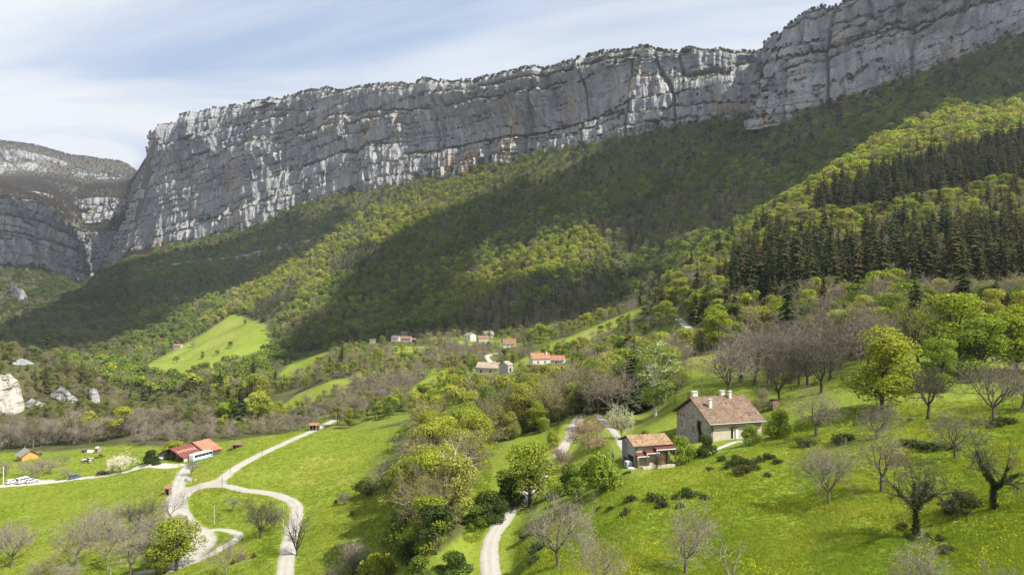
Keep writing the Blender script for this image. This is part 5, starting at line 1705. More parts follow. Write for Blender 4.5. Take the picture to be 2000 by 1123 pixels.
grass('meadow_grass', 'long fresh grass of the walnut meadow', 110000, 46, 150, 940, 2200, 11, .6, 1.2)
grass('valley_grass', 'short grass of the valley meadows', 80000, 120, 330, -260, 960, 12, 1.0, 1.9)
gx_, gy_, gz_, gu, gv = meadow_pts(60000, 58, 145, 980, 2040, 21, 2)
k = (fbm(gx_ / 9, gy_ / 9, 411, 3) > .12)
k &= np.random.default_rng(3).random(len(k)) < .22
n = int(k.sum())
stuff('dandelions', 'yellow dandelions scattered in the walnut meadow', ['flower'], np.stack([gx_, gy_, gz_ + .08], 1)[k], np.zeros(n), np.zeros((n, 3)), np.repeat(np.random.default_rng(4).uniform(.7, 1.3, (n, 1)), 3, 1), np.tile([[.75, .62, .03]], (n, 1)), np.tile([[.2, .2, .1]], (n, 1)))

# ------------------------------------------------------------------ building materials
def tile_mat(name, a, b, spots=(.5, .47, .4), row=3.2):
    t = NT(name)
    p = t.obj()
    c = t.mix(t.ramp(t.noise(p, .55, 5, .6), [(.3, 0.0), (.7, 1.0)]), a, b)
    vo = t.n('ShaderNodeTexVoronoi', {'Vector': t.map(p, (1, 1, .8)), 'Scale': row})
    vb = t.n('ShaderNodeRGBToBW', {0: vo.outputs['Color']})
    c = t.mix(.45, c, t.mix(1.0, c, vb.outputs[0], 'OVERLAY'))
    c = t.mix(t.ramp(t.noise(p, 7, 3, .6), [(.66, 0.0), (.74, .55)]), c, spots)
    t.pbr(c, .9, t.bump(t.noise(p, 5, 3, .6), .5, .04), spec=.15)


tile_mat('brown_tiles', (.14, .097, .07), (.205, .145, .104))
tile_mat('tan_tiles', (.225, .145, .088), (.30, .2, .125))
tile_mat('orange_tiles', (.26, .13, .08), (.33, .175, .11), (.4, .3, .22))
tile_mat('pale_tiles', (.28, .225, .165), (.36, .29, .22))
tile_mat('red_brown_tiles', (.19, .105, .078), (.25, .145, .105))
tile_mat('grey_tiles', (.17, .155, .14), (.25, .235, .215))
t = NT('rubble_stone')
p = t.obj()
vo = t.n('ShaderNodeTexVoronoi', {'Vector': t.map(p, (1, 1, 1.5)), 'Scale': 3.4}); ve = t.n('ShaderNodeTexVoronoi', {'Vector': t.map(p, (1, 1, 1.5)), 'Scale': 3.4}, feature='DISTANCE_TO_EDGE')
gr = t.n('ShaderNodeRGBToBW', {0: vo.outputs['Color']})
c = t.ramp(gr.outputs[0], [(0.15, (.17, .145, .115)), (.5, (.36, .31, .25)), (.85, (.52, .47, .385))])
c = t.mix(t.ramp(ve.outputs['Distance'], [(.0, .7), (.09, 0.0)]), c, (.46, .42, .35))
c = t.mix(t.ramp(t.noise(p, .6, 4, .6), [(.35, .35), (.65, 0.0)]), c, (.25, .22, .18))
t.pbr(c, .93, t.bump(t.ramp(ve.outputs['Distance'], [(.0, 0.0), (.14, 1.0)]), .8, .06), spec=.1)
t = NT('cream_render')
p = t.obj()
c = t.mix(t.ramp(t.noise(p, 1.1, 6, .65), [(.3, 0.0), (.7, 1.0)]), (.38, .335, .26), (.5, .455, .37))
c = t.mix(t.ramp(t.n('ShaderNodeTexVoronoi', {'Vector': p, 'Scale': 2.7}).outputs['Distance'], [(.1, .35), (.4, 0.0)]), c, (.36, .31, .24))
t.pbr(c, .93, t.bump(t.noise(p, 4, 4, .6), .5, .04), spec=.1)
simple('white_plaster', (.54, .525, .485), .9, var=.08)
simple('grey_plaster', (.34, .325, .30), .93, var=.2, scale=1.2, bump=.03)
simple('cream_plaster', (.60, .52, .38), .93, var=.15, scale=1.2)
simple('dark_timber', (.085, .062, .045), .85, var=.3)
simple('brown_timber', (.20, .135, .085), .85, var=.3)
simple('weathered_boards', (.23, .205, .18), .9, var=.3, scale=6)
simple('honey_timber', (.50, .27, .085), .75, var=.25, scale=4)
simple('red_sheet', (.185, .058, .05), .55, var=.18, scale=.8)
simple('dark_red_sheet', (.135, .048, .04), .6, var=.2, scale=1)
simple('skylight_sheet', (.34, .25, .15), .4, var=.15)
simple('white_paint', (.70, .70, .69), .45, var=.04)
simple('silver_paint', (.52, .54, .56), .35, metal=.3, var=.05)
simple('blue_paint', (.035, .17, .42), .4, var=.06)
simple('light_blue_paint', (.18, .50, .80), .4, var=.06)
simple('black_paint', (.018, .019, .022), .3, var=.1)
simple('slate_blue_paint', (.055, .08, .14), .3, var=.1)
simple('window_glass', (.025, .03, .036), .08, var=.1, spec=.6)
simple('rubber', (.02, .02, .02), .85)
simple('steel', (.42, .43, .44), .45, metal=.7)
simple('concrete', (.46, .45, .42), .9, var=.15, bump=.02)
simple('wood_pole', (.21, .165, .125), .9, var=.2)
simple('green_cloth', (.03, .26, .19), .8, var=.15)
simple('tank_plastic', (.33, .40, .47), .5, var=.15)
simple('red_oxide', (.20, .05, .035), .8, var=.15)
simple('headlamp_glass', (.65, .66, .66), .15, var=.05)
simple('tail_lamp_red', (.4, .02, .015), .3, var=.05)
simple('cow_hide_black', (.03, .027, .025), .8)
simple('white_board', (.78, .78, .76), .6, var=.03)
t = NT('cow_hide')
p = t.obj()
c = t.mix(t.ramp(t.noise(p, 1.7, 2, .5), [(.49, 0.0), (.51, 1.0)]), (.03, .027, .025), (.62, .58, .52))
t.pbr(c, .85, spec=.15)


class MB:
    """collects faces and links them as one mesh object"""
    def __init__(s):
        s.V = []; s.T = []; s.Q = []; s.n = 0

    def add(s, V, quads=(), tris=()):
        s.V += [tuple(map(float, q)) for q in V]
        s.Q += [tuple(i + s.n for i in f) for f in quads]
        s.T += [tuple(i + s.n for i in f) for f in tris]
        s.n += len(V)
        return s

    def box(s, x0, x1, y0, y1, z0, z1):
        V = [(x0, y0, z0), (x1, y0, z0), (x1, y1, z0), (x0, y1, z0), (x0, y0, z1), (x1, y0, z1), (x1, y1, z1), (x0, y1, z1)]
        return s.add(V, [(0, 3, 2, 1), (4, 5, 6, 7), (0, 1, 5, 4), (1, 2, 6, 5), (2, 3, 7, 6), (3, 0, 4, 7)])

    def hexa(s, V):
        return s.add(V, [(0, 3, 2, 1), (4, 5, 6, 7), (0, 1, 5, 4), (1, 2, 6, 5), (2, 3, 7, 6), (3, 0, 4, 7)])

    def slab(s, a, b, c, d, th):
        """flat slab under the quad a b c d (counter-clockwise seen from above)"""
        a, b, c, d = map(np.array, (a, b, c, d))
        n = np.cross(b - a, d - a).astype(float); n /= np.linalg.norm(n)
        lo = [q - n * th for q in (a, b, c, d)]
        return s.hexa(lo + [a, b, c, d])

    def tube(s, p0, p1, r0, r1=None, n=8, cap=True):
        v, f = tubes(np.array([p0]), np.array([p1]), [r0], [r1 if r1 is not None else r0], n)
        s.add(v, [tuple(q) for q in f])
        if cap:
            c0 = len(s.V)
            s.add([p0, p1])
            b = s.n - 2 - 2 * n
            for i in range(n):
                s.T.append((b + (i + 1) % n, b + i, s.n - 2)); s.T.append((b + n + i, b + n + (i + 1) % n, s.n - 1))
        return s

    def prism_x(s, prof, x0, x1):
        """profile [(y, z)...] extruded along x, capped with a fan"""
        n = len(prof)
        V = [(x0, a, b) for a, b in prof] + [(x1, a, b) for a, b in prof]
        cy = sum(a for a, b in prof) / n; cz = sum(b for a, b in prof) / n
        V += [(x0, cy, cz), (x1, cy, cz)]
        q = [(i, (i + 1) % n, n + (i + 1) % n, n + i) for i in range(n)]
        tr = [((i + 1) % n, i, 2 * n) for i in range(n)] + [(n + i, n + (i + 1) % n, 2 * n + 1) for i in range(n)]
        return s.add(V, q, tr)

    def prism_y(s, prof, y0, y1):
        n0 = s.n
        s.prism_x(prof, y0, y1)
        for i in range(n0, s.n):
            a, b, c = s.V[i]
            s.V[i] = (b, a, c)
        return s

    def build(s, name, mat, parent=None, smooth=False):
        me = mesh_np(name, np.array(s.V), [np.array(s.Q, int).reshape(-1, 4), np.array(s.T, int).reshape(-1, 3)], [mat], smooth=smooth)
        return add_obj(name, me, parent)


def thing(name, lab, cat, loc, rz=0, group=None):
    o = bpy.data.objects.new(name, None)
    o.empty_display_size = .5
    COL.objects.link(o)
    o.location = loc; o.rotation_euler = (0, 0, rz)
    return tag(o, lab, cat, group)


def holed(mb, L, z0, z1, th, holes, axis='x', off=0.0, sgn=1):
    """wall of length L with rectangular openings (a0, a1, b0, b1); thickness goes inwards"""
    xs = sorted({0, L} | {h[0] for h in holes} | {h[1] for h in holes}); zs = sorted({z0, z1} | {h[2] for h in holes} | {h[3] for h in holes})
    for i in range(len(xs) - 1):
        for j in range(len(zs) - 1):
            cx, cz = (xs[i] + xs[i + 1]) / 2, (zs[j] + zs[j + 1]) / 2
            if any(h[0] < cx < h[1] and h[2] < cz < h[3] for h in holes):
                continue
            a, b = sorted((off, off + sgn * th))
            if axis == 'x':
                mb.box(xs[i], xs[i + 1], a, b, zs[j], zs[j + 1])
            else:
                mb.box(a, b, xs[i], xs[i + 1], zs[j], zs[j + 1])


def window(parent, axis, off, sgn, h, frame='white_paint', bars=True, name='window'):
    """a frame set back in the opening h, with its pane"""
    f = MB(); g = MB()
    a0, a1, b0, b1 = h
    w = .07
    d0, d1 = sorted((off + sgn * .10, off + sgn * .16)); e0, e1 = sorted((off + sgn * .125, off + sgn * .135))
    def bx(m, p0, p1, q0, q1, y0, y1):
        if axis == 'x':
            m.box(p0, p1, y0, y1, q0, q1)
        else:
            m.box(y0, y1, p0, p1, q0, q1)
    bx(f, a0, a1, b0, b0 + w, d0, d1); bx(f, a0, a1, b1 - w, b1, d0, d1)
    bx(f, a0, a0 + w, b0 + w, b1 - w, d0, d1); bx(f, a1 - w, a1, b0 + w, b1 - w, d0, d1)
    if bars:
        m_ = (a0 + a1) / 2
        bx(f, m_ - .03, m_ + .03, b0 + w, b1 - w, d0, d1)
    o = f.build(name, frame, parent)
    bx(g, a0 + w, a1 - w, b0 + w, b1 - w, e0, e1)
    g.build('pane', 'window_glass', o)
    s_ = MB()
    y0, y1 = sorted((off - sgn * .06, off + sgn * .2))
    bx(s_, a0 - .08, a1 + .08, b0 - .1, b0 - .004, y0, y1)
    s_.build('sill', 'concrete', o)
    return o


def tiled_slope(mb, x0, x1, ye, ze, yr, zr, rows, th=.12):
    """roof slope from eave (ye, ze) up to ridge (yr, zr): overlapping tile courses"""
    for i in range(rows):
        t0 = i / rows; t1 = (i + 1.12) / rows
        if i == rows - 1: t1 = 1.0
        a = (ye + (yr - ye) * t0, ze + (zr - ze) * t0 + .055); b = (ye + (yr - ye) * t1, ze + (zr - ze) * t1 + .004)
        p = [(x0, a[0], a[1]), (x1, a[0], a[1]), (x1, b[0], b[1]), (x0, b[0], b[1])]
        if yr < ye:
            p = p[::-1]
        mb.slab(*p, .05)


# ------------------------------------------------------------------ stone farmhouse
fh = thing('farmhouse', 'old stone farmhouse with brown tiled roof above the walnut meadow', 'house', (FARM[0], FARM[1], FARM_Z), RZ_FARM)
LX, LY_, EV, RG, BASE = 11.6, 13.4, 3.55, 7.25, -4.6
w = MB()
door_h = (4.5, 5.55, 0.0, 2.15)
holed(w, LX, BASE, EV, .5, [door_h, (10.0, 10.7, .9, 1.9)], 'x', 0, 1)
w.build('front_wall', 'cream_render', fh)
w = MB()
GW = [(.75, 1.45, 1.05, 2.3), (6.2, 7.1, 2.85, 4.7 - 1.2), (6.2, 7.1, .0, 1.65), (10.9, 11.8, .45, 2.1), (10.6, 11.3, -2.1, -.75), (11.5, 12.2, -2.1, -.75)]
GW2 = [g_ for g_ in GW]
holed(w, LY_, BASE, EV, .5, GW2, 'y', 0, 1)
w.prism_x([(0.0, EV), (LY_, EV), (LY_ / 2, RG - .1)], .004, .5)
o = w.build('gable_wall', 'rubble_stone', fh)
w = MB(); w.box(.5, LX, LY_ - .5, LY_, BASE, EV); w.build('back_wall', 'rubble_stone', fh)
w = MB(); w.box(LX - .5, LX, .5, LY_ - .5, BASE, EV); w.prism_x([(0.5, EV), (LY_ - .5, EV), (LY_ / 2, RG - .3)], LX - .5, LX - .004); w.build('gable_wall', 'rubble_stone', fh)
w = MB(); w.box(.5, LX - .5, .5, LY_ - .5, -.3, -.2); w.build('floor', 'concrete', fh)
for h_ in GW2:
    window(fh, 'y', 0, 1, h_)
window(fh, 'x', 0, 1, (10.0, 10.7, .9, 1.9))
d = MB(); d.box(4.5, 4.58, .1, .2, 0, 2.15).box(5.47, 5.55, .1, .2, 0, 2.15).box(4.58, 5.47, .1, .2, 2.07, 2.15)
dr = d.build('door', 'white_paint', fh)
d = MB(); d.box(5.16, 5.47, .13, .17, 0.02, 2.05); d.build('door_leaf', 'white_paint', dr)
d = MB(); d.box(4.60, 5.14, .3, .34, 0.02, 2.05); d.build('pane', 'window_glass', dr)
d = MB(); d.box(5.6, 6.15, -.08, -.03, 0.05, 2.1); d.build('shutter', 'white_paint', fh)
d = MB(); d.box(4.1, 6.1, -.06, .3, 2.154, 2.36); d.build('lintel', 'dark_timber', fh)
d = MB(); d.box(4.95, 5.1, -.22, -.01, 2.62, 2.68).box(4.96, 5.09, -.24, -.12, 2.45, 2.62); d.build('wall_lamp', 'black_paint', fh)
d = MB(); d.box(.35, .42, -.3, -.01, 1.9, 2.3); d.build('wall_lamp', 'black_paint', fh)
for yy_, zz_ in ((12.7, 3.05), (11.55, 3.12), (10.4, 3.2)):
    d = MB(); d.tube((-.03, yy_, zz_), (.1, yy_, zz_), .34, .34, 14); d.build('round_vent', 'red_oxide', fh)
rf = MB()
OVX0, OVX1 = -.75, LX + .6
pe = (RG - EV) / (LY_ / 2)
tiled_slope(rf, OVX0, OVX1, -.75, EV - .75 * pe + .28, LY_ / 2, RG + .28, 24)
tiled_slope(rf, OVX0, OVX1, LY_ + .75, EV - .75 * pe + .28, LY_ / 2, RG + .28, 24)
roof = rf.build('roof', 'brown_tiles', fh)
d = MB(); d.slab((OVX0 + .02, -.72, EV - .72 * pe + .2), (OVX1 - .02, -.72, EV - .72 * pe + .2), (OVX1 - .02, LY_ / 2, RG + .2), (OVX0 + .02, LY_ / 2, RG + .2), .1)
d.slab((OVX0 + .02, LY_ / 2, RG + .2), (OVX1 - .02, LY_ / 2, RG + .2), (OVX1 - .02, LY_ + .72, EV - .72 * pe + .2), (OVX0 + .02, LY_ + .72, EV - .72 * pe + .2), .1)
d.build('roof_boarding', 'dark_timber', roof)
d = MB()
for i in range(30):
    a = OVX0 + (OVX1 - OVX0) * i / 30
    d.tube((a, LY_ / 2, RG + .3), (a + .45, LY_ / 2, RG + .27), .13, .11, 8)
d.build('ridge_tiles', 'brown_tiles', roof)
d = MB(); d.tube((OVX0, -.84, EV - .75 * pe + .2), (OVX1, -.84, EV - .75 * pe + .2), .085, .085, 8); d.build('gutter', 'steel', roof)
for k_ in range(6):
    for sd_ in (0, 1):
        yy_ = .8 + k_ * 1.05
        yy_ = yy_ if sd_ == 0 else LY_ - yy_
        zz_ = EV + (min(yy_, LY_ - yy_)) * pe + .02
        d = MB(); d.box(-.62, .0, yy_ - .1, yy_ + .1, zz_ - .16, zz_ + .04); d.build('purlin_end', 'dark_timber', roof)
for (cx, cy, top, wx, wy) in ((2.1, 3.7, 7.35, .62, .62), (8.3, 6.1, 8.35, .6, .6), (1.3, 8.3, 8.2, 1.15, .8), (7.6, 7.8, 8.2, .9, .7)):
    zb_ = EV + min(cy, LY_ - cy) * pe - .2
    d = MB(); d.box(cx - wx / 2, cx + wx / 2, cy - wy / 2, cy + wy / 2, zb_, top)
    ch = d.build('chimney', 'white_plaster', roof)
    d = MB(); d.box(cx - wx / 2 - .1, cx + wx / 2 + .1, cy - wy / 2 - .1, cy + wy / 2 + .1, top + .18, top + .27)
    for a in (-1, 1):
        for b in (-1, 1):
            d.box(cx + a * (wx / 2 - .09) - .06, cx + a * (wx / 2 - .09) + .06, cy + b * (wy / 2 - .09) - .06, cy + b * (wy / 2 - .09) + .06, top + .003, top + .177)
    d.build('chimney_cap', 'concrete', ch)
for a, b in ((9.9, 5.6), (10.4, 5.2), (7.5, 5.9), (6.4, 4.5), (10.6, 1.6), (9.3, .8), (11.2, 1.3), (7.3, .55)):
    d = MB(); zz_ = EV + b * pe + .36
    d.box(a - .12, a + .12, b - .12, b + .14, zz_ - .08, zz_ + .06); d.build('vent_tile', 'dark_timber', roof)

# climbing ivy on the gable
rs = np.random.default_rng(8)
n = 900
c = np.stack([-.08 - np.abs(rs.normal(size=n)) * .07, 4.0 + rs.normal(size=n) * .3 + .25 * np.sin(np.linspace(0, 9, n)), np.linspace(-3.5, 3.1, n) + rs.normal(size=n) * .1], 1)
v_, f_ = leaves(c, np.tile([[-1.0, 0, .3]], (n, 1)) + rs.normal(size=(n, 3)) * .5, .26, rs)
o = add_obj('ivy', mesh_np('ivy', v_, f_, ['leaves']), None, (FARM[0], FARM[1], FARM_Z), RZ_FARM)
o['col'] = [.045, .062, .02]
tag(o, 'dark strip of ivy climbing the farmhouse gable', 'ivy')

# ------------------------------------------------------------------ stone shed with red awnings
sh = thing('stone_shed', 'small stone shed with tan tiled roof and three red awnings', 'shed', (SHED[0], SHED[1], SHED_Z), RZ_FARM)
SX, SY, SE, SR = 6.9, 5.6, 3.85, 5.0
w = MB(); holed(w, SX, -.8, SE, .35, [(3.9, 6.5, 0.02, 2.5)], 'x', 0, 1); w.build('front_wall', 'cream_render', sh)
w = MB(); holed(w, SY, -.8, SE, .35, [(.7, 3.1, 0.0, 1.75), (3.1, 5.25, 0.0, SE)], 'y', 0, 1); w.prism_x([(0, SE), (SY, SE), (SY / 2, SR - .1)], .004, .3); w.build('gable_wall', 'grey_plaster', sh)
for k_ in range(9):
    a = 3.12 + k_ * .235
    d = MB(); d.box(.06 + .015 * (k_ % 2), .12 + .015 * (k_ % 2), a, a + .225, .9, SE); d.build('board', 'weathered_boards', sh)
w = MB(); w.box(SX - .35, SX, .35, SY, -.8, SE); w.prism_x([(0.3, SE), (SY, SE), (SY / 2, SR - .2)], SX - .3, SX - .004); w.build('gable_wall', 'grey_plaster', sh)
w = MB(); w.box(.35, SX - .35, SY - .3, SY - .004, -.8, SE); w.build('back_wall', 'grey_plaster', sh)
rf = MB(); ps_ = (SR - SE) / (SY / 2)
tiled_slope(rf, -.55, SX + .4, -.5, SE - .5 * ps_ + .16, SY / 2, SR + .16, 11)
tiled_slope(rf, -.55, SX + .4, SY + .9, SE - .9 * ps_ + .16, SY / 2, SR + .16, 12)
roof = rf.build('roof', 'tan_tiles', sh)
d = MB(); d.slab((-.53, -.48, SE - .48 * ps_ + .1), (SX + .38, -.48, SE - .48 * ps_ + .1), (SX + .38, SY / 2, SR + .1), (-.53, SY / 2, SR + .1), .1)
d.slab((-.53, SY / 2, SR + .1), (SX + .38, SY / 2, SR + .1), (SX + .38, SY + .88, SE - .88 * ps_ + .1), (-.53, SY + .88, SE - .88 * ps_ + .1), .1)
d.build('roof_boarding', 'dark_timber', roof)
for (a0, a1, zt_, zl_, dp) in ((-.15, 2.05, 2.62, 2.18, 1.25), (1.6, 4.1, 3.12, 2.66, 1.3), (3.5, 7.3, 3.62, 3.2, 1.35)):
    d = MB(); n = int((a1 - a0) / .22)
    d.slab((a0, -dp, zl_), (a1, -dp, zl_), (a1, -.01, zt_), (a0, -.01, zt_), .03)
    for i in range(n + 1):
        q = a0 + (a1 - a0) * i / n
        d.slab((q - .035, -dp, zl_ + .05), (q + .035, -dp, zl_ + .05), (q + .035, -.01, zt_ + .05), (q - .035, -.01, zt_ + .05), .047)
    aw = d.build('awning', 'dark_red_sheet', sh)
    d = MB(); d.box(a0 - .03, a1 + .03, -dp - .07, -dp - .003, zl_ - .1, zl_ + .03)
    d.box(a0 - .03, a0 + .04, -dp - .07, -dp - .003, zl_ - .55, zl_ - .103)
    d.build('edge_beam', 'white_paint', aw)
    for q in (a0 + .08, a1 - .1):
        d = MB(); d.box(q, q + .1, -dp - .05, -dp + .05, -.6, zl_ - .104); d.build('post', 'brown_timber', aw)
d = MB(); d.box(5.4, 6.2, .36, .44, .02, 2.1); d.build('door', 'honey_timber', sh)


def at_farm(a, b, c=0.0):
    q = SHED + fx * a + fy * b
    return (q[0], q[1], float(H(q[0], q[1])) + c)


tk = thing('water_tank', 'grey-blue plastic water tank under the left end of the shed', 'tank', at_farm(-1.15, .5), RZ_FARM)
d = MB(); d.box(-.5, .5, -.5, .5, .16, 1.05); d.build('container', 'tank_plastic', tk)
d = MB(); d.tube((0, 0, 1.05), (0, 0, 1.2), .2, .18, 12); d.box(-.46, .46, -.46, .46, 1.053, 1.09); d.build('lid', 'white_paint', tk)
d = MB()
for q in (-.52, 0, .52):
    d.box(q - .02, q + .02, -.54, -.5, .1, 1.08); d.box(-.54, -.5, q - .02, q + .02, .1, 1.08)
d.box(-.54, .54, -.535, -.505, .55, .6); d.box(-.55, .55, -.55, .55, .0, .14)
d.build('cage', 'steel', tk)
tb = thing('garden_table', 'round white garden table in front of the shed corner', 'table', ground_at(1233, 922), 0)
d = MB(); d.tube((0, 0, .7), (0, 0, .75), .58, .58, 20); d.build('tabletop', 'white_paint', tb)
for k_ in range(3):
    a = k_ * 2.09 + .5
    d = MB(); d.tube((math.cos(a) * .42, math.sin(a) * .42, -.05), (math.cos(a) * .3, math.sin(a) * .3, .7), .03, .03, 6); d.build('leg', 'white_paint', tb)
pl = thing('terrace_wall', 'low pale stone terrace wall in front of the shed', 'wall', at_farm(.6, -1.7), RZ_FARM)
for k_ in range(7):
    d = MB(); a = k_ * .92; d.box(a, a + .88, 0, .35, -.6, .42 + .08 * (k_ > 2) + .03 * (k_ % 2)); d.build('block', 'cream_render', pl)
ps2 = thing('folded_parasol', 'folded green parasol behind the shed', 'parasol', at_farm(-2.6, 3.8), 0)
d = MB(); d.tube((0, 0, 0), (0, 0, 3.2), .03, .03, 6); d.build('pole', 'steel', ps2)
d = MB(); d.tube((0, 0, 1.1), (0, 0, 2.1), .16, .2, 9); d.tube((0, 0, 2.1), (0, 0, 3.1), .2, .05, 9); d.build('canopy', 'green_cloth', ps2)
# path up to the farmhouse door
pts = resample(np.array([ground_at(uu_, vv_)[:2] for uu_, vv_ in ((1362, 893), (1385, 884), (1410, 873), (1434, 864), (1455, 862))]), .8)
dd = np.gradient(pts, axis=0); dd /= np.linalg.norm(dd, axis=1)[:, None]; nn = np.stack([-dd[:, 1], dd[:, 0]], 1)
X = np.stack([np.c_[pts + nn * k_, H((pts + nn * k_)[:, 0], (pts + nn * k_)[:, 1]) + (.12 if abs(k_) < .6 else -.1)] for k_ in (-.6, -.5, -.25, 0, .25, .5, .6)], 1)
me = mesh_np('path', X.reshape(-1, 3), grid_faces(len(pts), 7), ['white_gravel'], smooth=True)
at = me.attributes.new('edge', 'FLOAT', 'POINT')
tag(add_obj('path', me), 'pale footpath along the front of the farmhouse', kind='structure')
# timber pen behind the farmhouse
px_ = ground_at(1512, 798)
pen = thing('wooden_hut', 'small weathered wooden hut behind the farmhouse', 'hut', px_, RAD(20))
for k_ in range(8):
    d = MB(); d.box(-.9 + k_ * .225, -.9 + k_ * .225 + .21, -.7, -.66, 0, 1.95 + .05 * (k_ % 2)); d.build('board', 'brown_timber', pen)
d = MB(); d.box(-.9, -.86, -.655, .7, 0, 1.9).box(.86, .9, -.655, .7, 0, 1.9).box(-.855, .855, .66, .7, 0, 1.9); d.build('side_walls', 'weathered_boards', pen)
d = MB(); d.slab((-1.05, -.9, 2.25), (1.05, -.9, 2.25), (1.05, .9, 2.0), (-1.05, .9, 2.0), .06); d.build('roof', 'dark_timber', pen)


# ------------------------------------------------------------------ plain houses of the hamlet
def house(name, lab, uu_, vv_, wpx, dpt, ev, rg, rz, wall, roofm, wins=(), chim=None, cat='house', open_front=False, yfix=None, ov=.4, gwins=()):
    """ridge along local x; near long side faces -y; wpx: length of the long side in photo px"""
    gx_, gy_, gz_ = ground_at(uu_, vv_)
    L = wpx / F * gy_
    hs = thing(name, lab, cat, (gx_, gy_, gz_ - .15), rz)
    w = MB(); hl = L / 2
    if open_front:
        for q in (-hl, -hl * .33, hl * .33, hl - .25):
            d = MB(); d.box(q, q + .25, 0, .25, 0, ev); d.build('post', 'brown_timber', hs)
    else:
        m = MB()
        sh_ = [(a - (-hl) + 0, b + hl, c, d_) for a, b, c, d_ in wins]
        holed(m, L, -2.5, ev, .35, sh_, 'x', 0, 1)
        for i in range(len(m.V)):
            m.V[i] = (m.V[i][0] - hl, m.V[i][1], m.V[i][2])
        m.build('front_wall', wall, hs)
        for h_ in wins:
            window(hs, 'x', 0, 1, h_, bars=False)
    for sx_ in (-1, 1):
        m = MB(); a, b = sorted((sx_ * hl, sx_ * (hl - .35)))
        if gwins and sx_ == 1:
            holed(m, dpt - .354, -2.5, ev, .35, [(p_ - .354, q_ - .354, r_, s_) for p_, q_, r_, s_ in gwins], 'y', hl, -1)
            for i in range(len(m.V)):
                m.V[i] = (m.V[i][0], m.V[i][1] + .354, m.V[i][2])
        else:
            m.box(a, b, .354, dpt, -2.5, ev)
        m.prism_x([(.0, ev), (dpt, ev), (dpt / 2, rg - .05)], a + .003, b - .003)
        m.build('gable_wall', wall, hs)
    for h_ in gwins:
        window(hs, 'y', hl, -1, h_, bars=False)
    m = MB(); m.box(-hl + .36, hl - .36, dpt - .35, dpt - .004, -2.5, ev); m.build('back_wall', wall, hs)
    rf = MB(); ps_ = (rg - ev) / (dpt / 2)
    rows = max(6, int(dpt / 2 / .5))
    tiled_slope(rf, -hl - ov, hl + ov, -ov, ev - ov * ps_ + .14, dpt / 2, rg + .14, rows)
    tiled_slope(rf, -hl - ov, hl + ov, dpt + ov, ev - ov * ps_ + .14, dpt / 2, rg + .14, rows)
    rf_ = rf.build('roof', roofm, hs)
    if chim:
        for cx, cy in chim:
            m = MB(); zb_ = ev + min(cy, dpt - cy) * ps_
            m.box(cx - .35, cx + .35, cy - .35, cy + .35, zb_ - .2, rg + .9); c_ = m.build('chimney', 'white_plaster', rf_)
            m = MB(); m.box(cx - .45, cx + .45, cy - .45, cy + .45, rg + .903, rg + 1.0); m.build('chimney_cap', 'concrete', c_)
    return hs


house('barn', 'white-gabled stone barn at the left of the upper hamlet', 771, 667, 15, 8, 4.2, 6.6, RAD(-14), 'white_plaster', 'grey_tiles', [(-1.0, .2, 1.2, 2.2)], cat='barn')
house('house', 'tall brown-roofed house behind the upper hamlet barn', 789, 662, 13, 7, 6.2, 8.6, RAD(-10), 'grey_plaster', 'red_brown_tiles', [(-2, -1.2, 3.4, 4.6), (1, 1.8, 3.4, 4.6)])
house('house', 'long grey house with rust-red roof in the upper hamlet', 792, 668.5, 20, 7, 4.0, 6.2, RAD(-8), 'grey_plaster', 'red_brown_tiles', [(-3, -2.2, 1.2, 2.4), (1, 1.8, 1.2, 2.4)])
house('open_shed', 'open timber shed at the right end of the upper hamlet', 808, 668, 8, 5, 2.6, 3.8, RAD(-8), 'dark_timber', 'red_brown_tiles', cat='shed', open_front=True)
house('house', 'small cream house half hidden by trees, leftmost in the hamlet', 728, 671, 11, 6, 3.6, 5.0, RAD(12), 'cream_plaster', 'pale_tiles', [(-1, -.2, 1, 2.1)])
house('house', 'tall white house with many windows in the upper hamlet', 913, 666, 15, 9, 6.2, 8.2, RAD(-38), 'white_plaster', 'grey_tiles', [(-3.2, -2.3, 1.0, 2.6), (-3.2, -2.3, 3.8, 5.0), (1.0, 1.9, 3.8, 5.0)], [(2, 3.0)], gwins=[(1.2, 2.1, .8, 2.4), (1.2, 2.1, 3.7, 4.9), (4.0, 4.9, 3.7, 4.9), (6.6, 7.5, 3.7, 4.9), (4.4, 5.6, .2, 2.3), (6.9, 7.8, .8, 2.2)])
house('barn', 'grey weathered barn behind, right of the white house', 956, 661, 19, 8, 4.6, 7.6, RAD(22), 'grey_plaster', 'grey_tiles', cat='barn')
house('barn', 'grey barn with rusty roof right of the white house', 945, 669, 20, 8, 4.4, 6.6, RAD(18), 'grey_plaster', 'red_brown_tiles', cat='barn')
house('house', 'house with broad red roof and white gables in mid hamlet', 995, 679, 24, 8.5, 3.2, 6.9, RAD(-2), 'white_plaster', 'red_brown_tiles', [(-2, -1, .9, 2.0), (1.5, 2.5, .9, 2.0)])
house('farm_building', 'long cream building with pale tiled roof in the lower hamlet', 952, 729, 46, 8.5, 3.3, 5.9, RAD(-16), 'cream_render', 'pale_tiles', [(-4.5, -3.3, .3, 2.2), (1.2, 2.2, .6, 2.2)], [(3.0, 3.8)], gwins=[(2.2, 2.9, .5, 2.6), (5.0, 5.8, 2.2, 3.2)])
house('barn', 'small grey barn beside the long cream building', 997, 727, 15, 6.5, 4.2, 5.9, RAD(52), 'grey_plaster', 'pale_tiles', [(-.9, .9, .2, 2.6)], cat='barn')
house('house', 'orange-roofed house with white gable in the lower hamlet', 1058, 712, 36, 8.5, 3.4, 6.2, RAD(14), 'white_plaster', 'orange_tiles', [(-2.6, -1.6, .8, 2.2), (1.4, 2.4, .8, 2.2)], [(3.6, 3.0)])
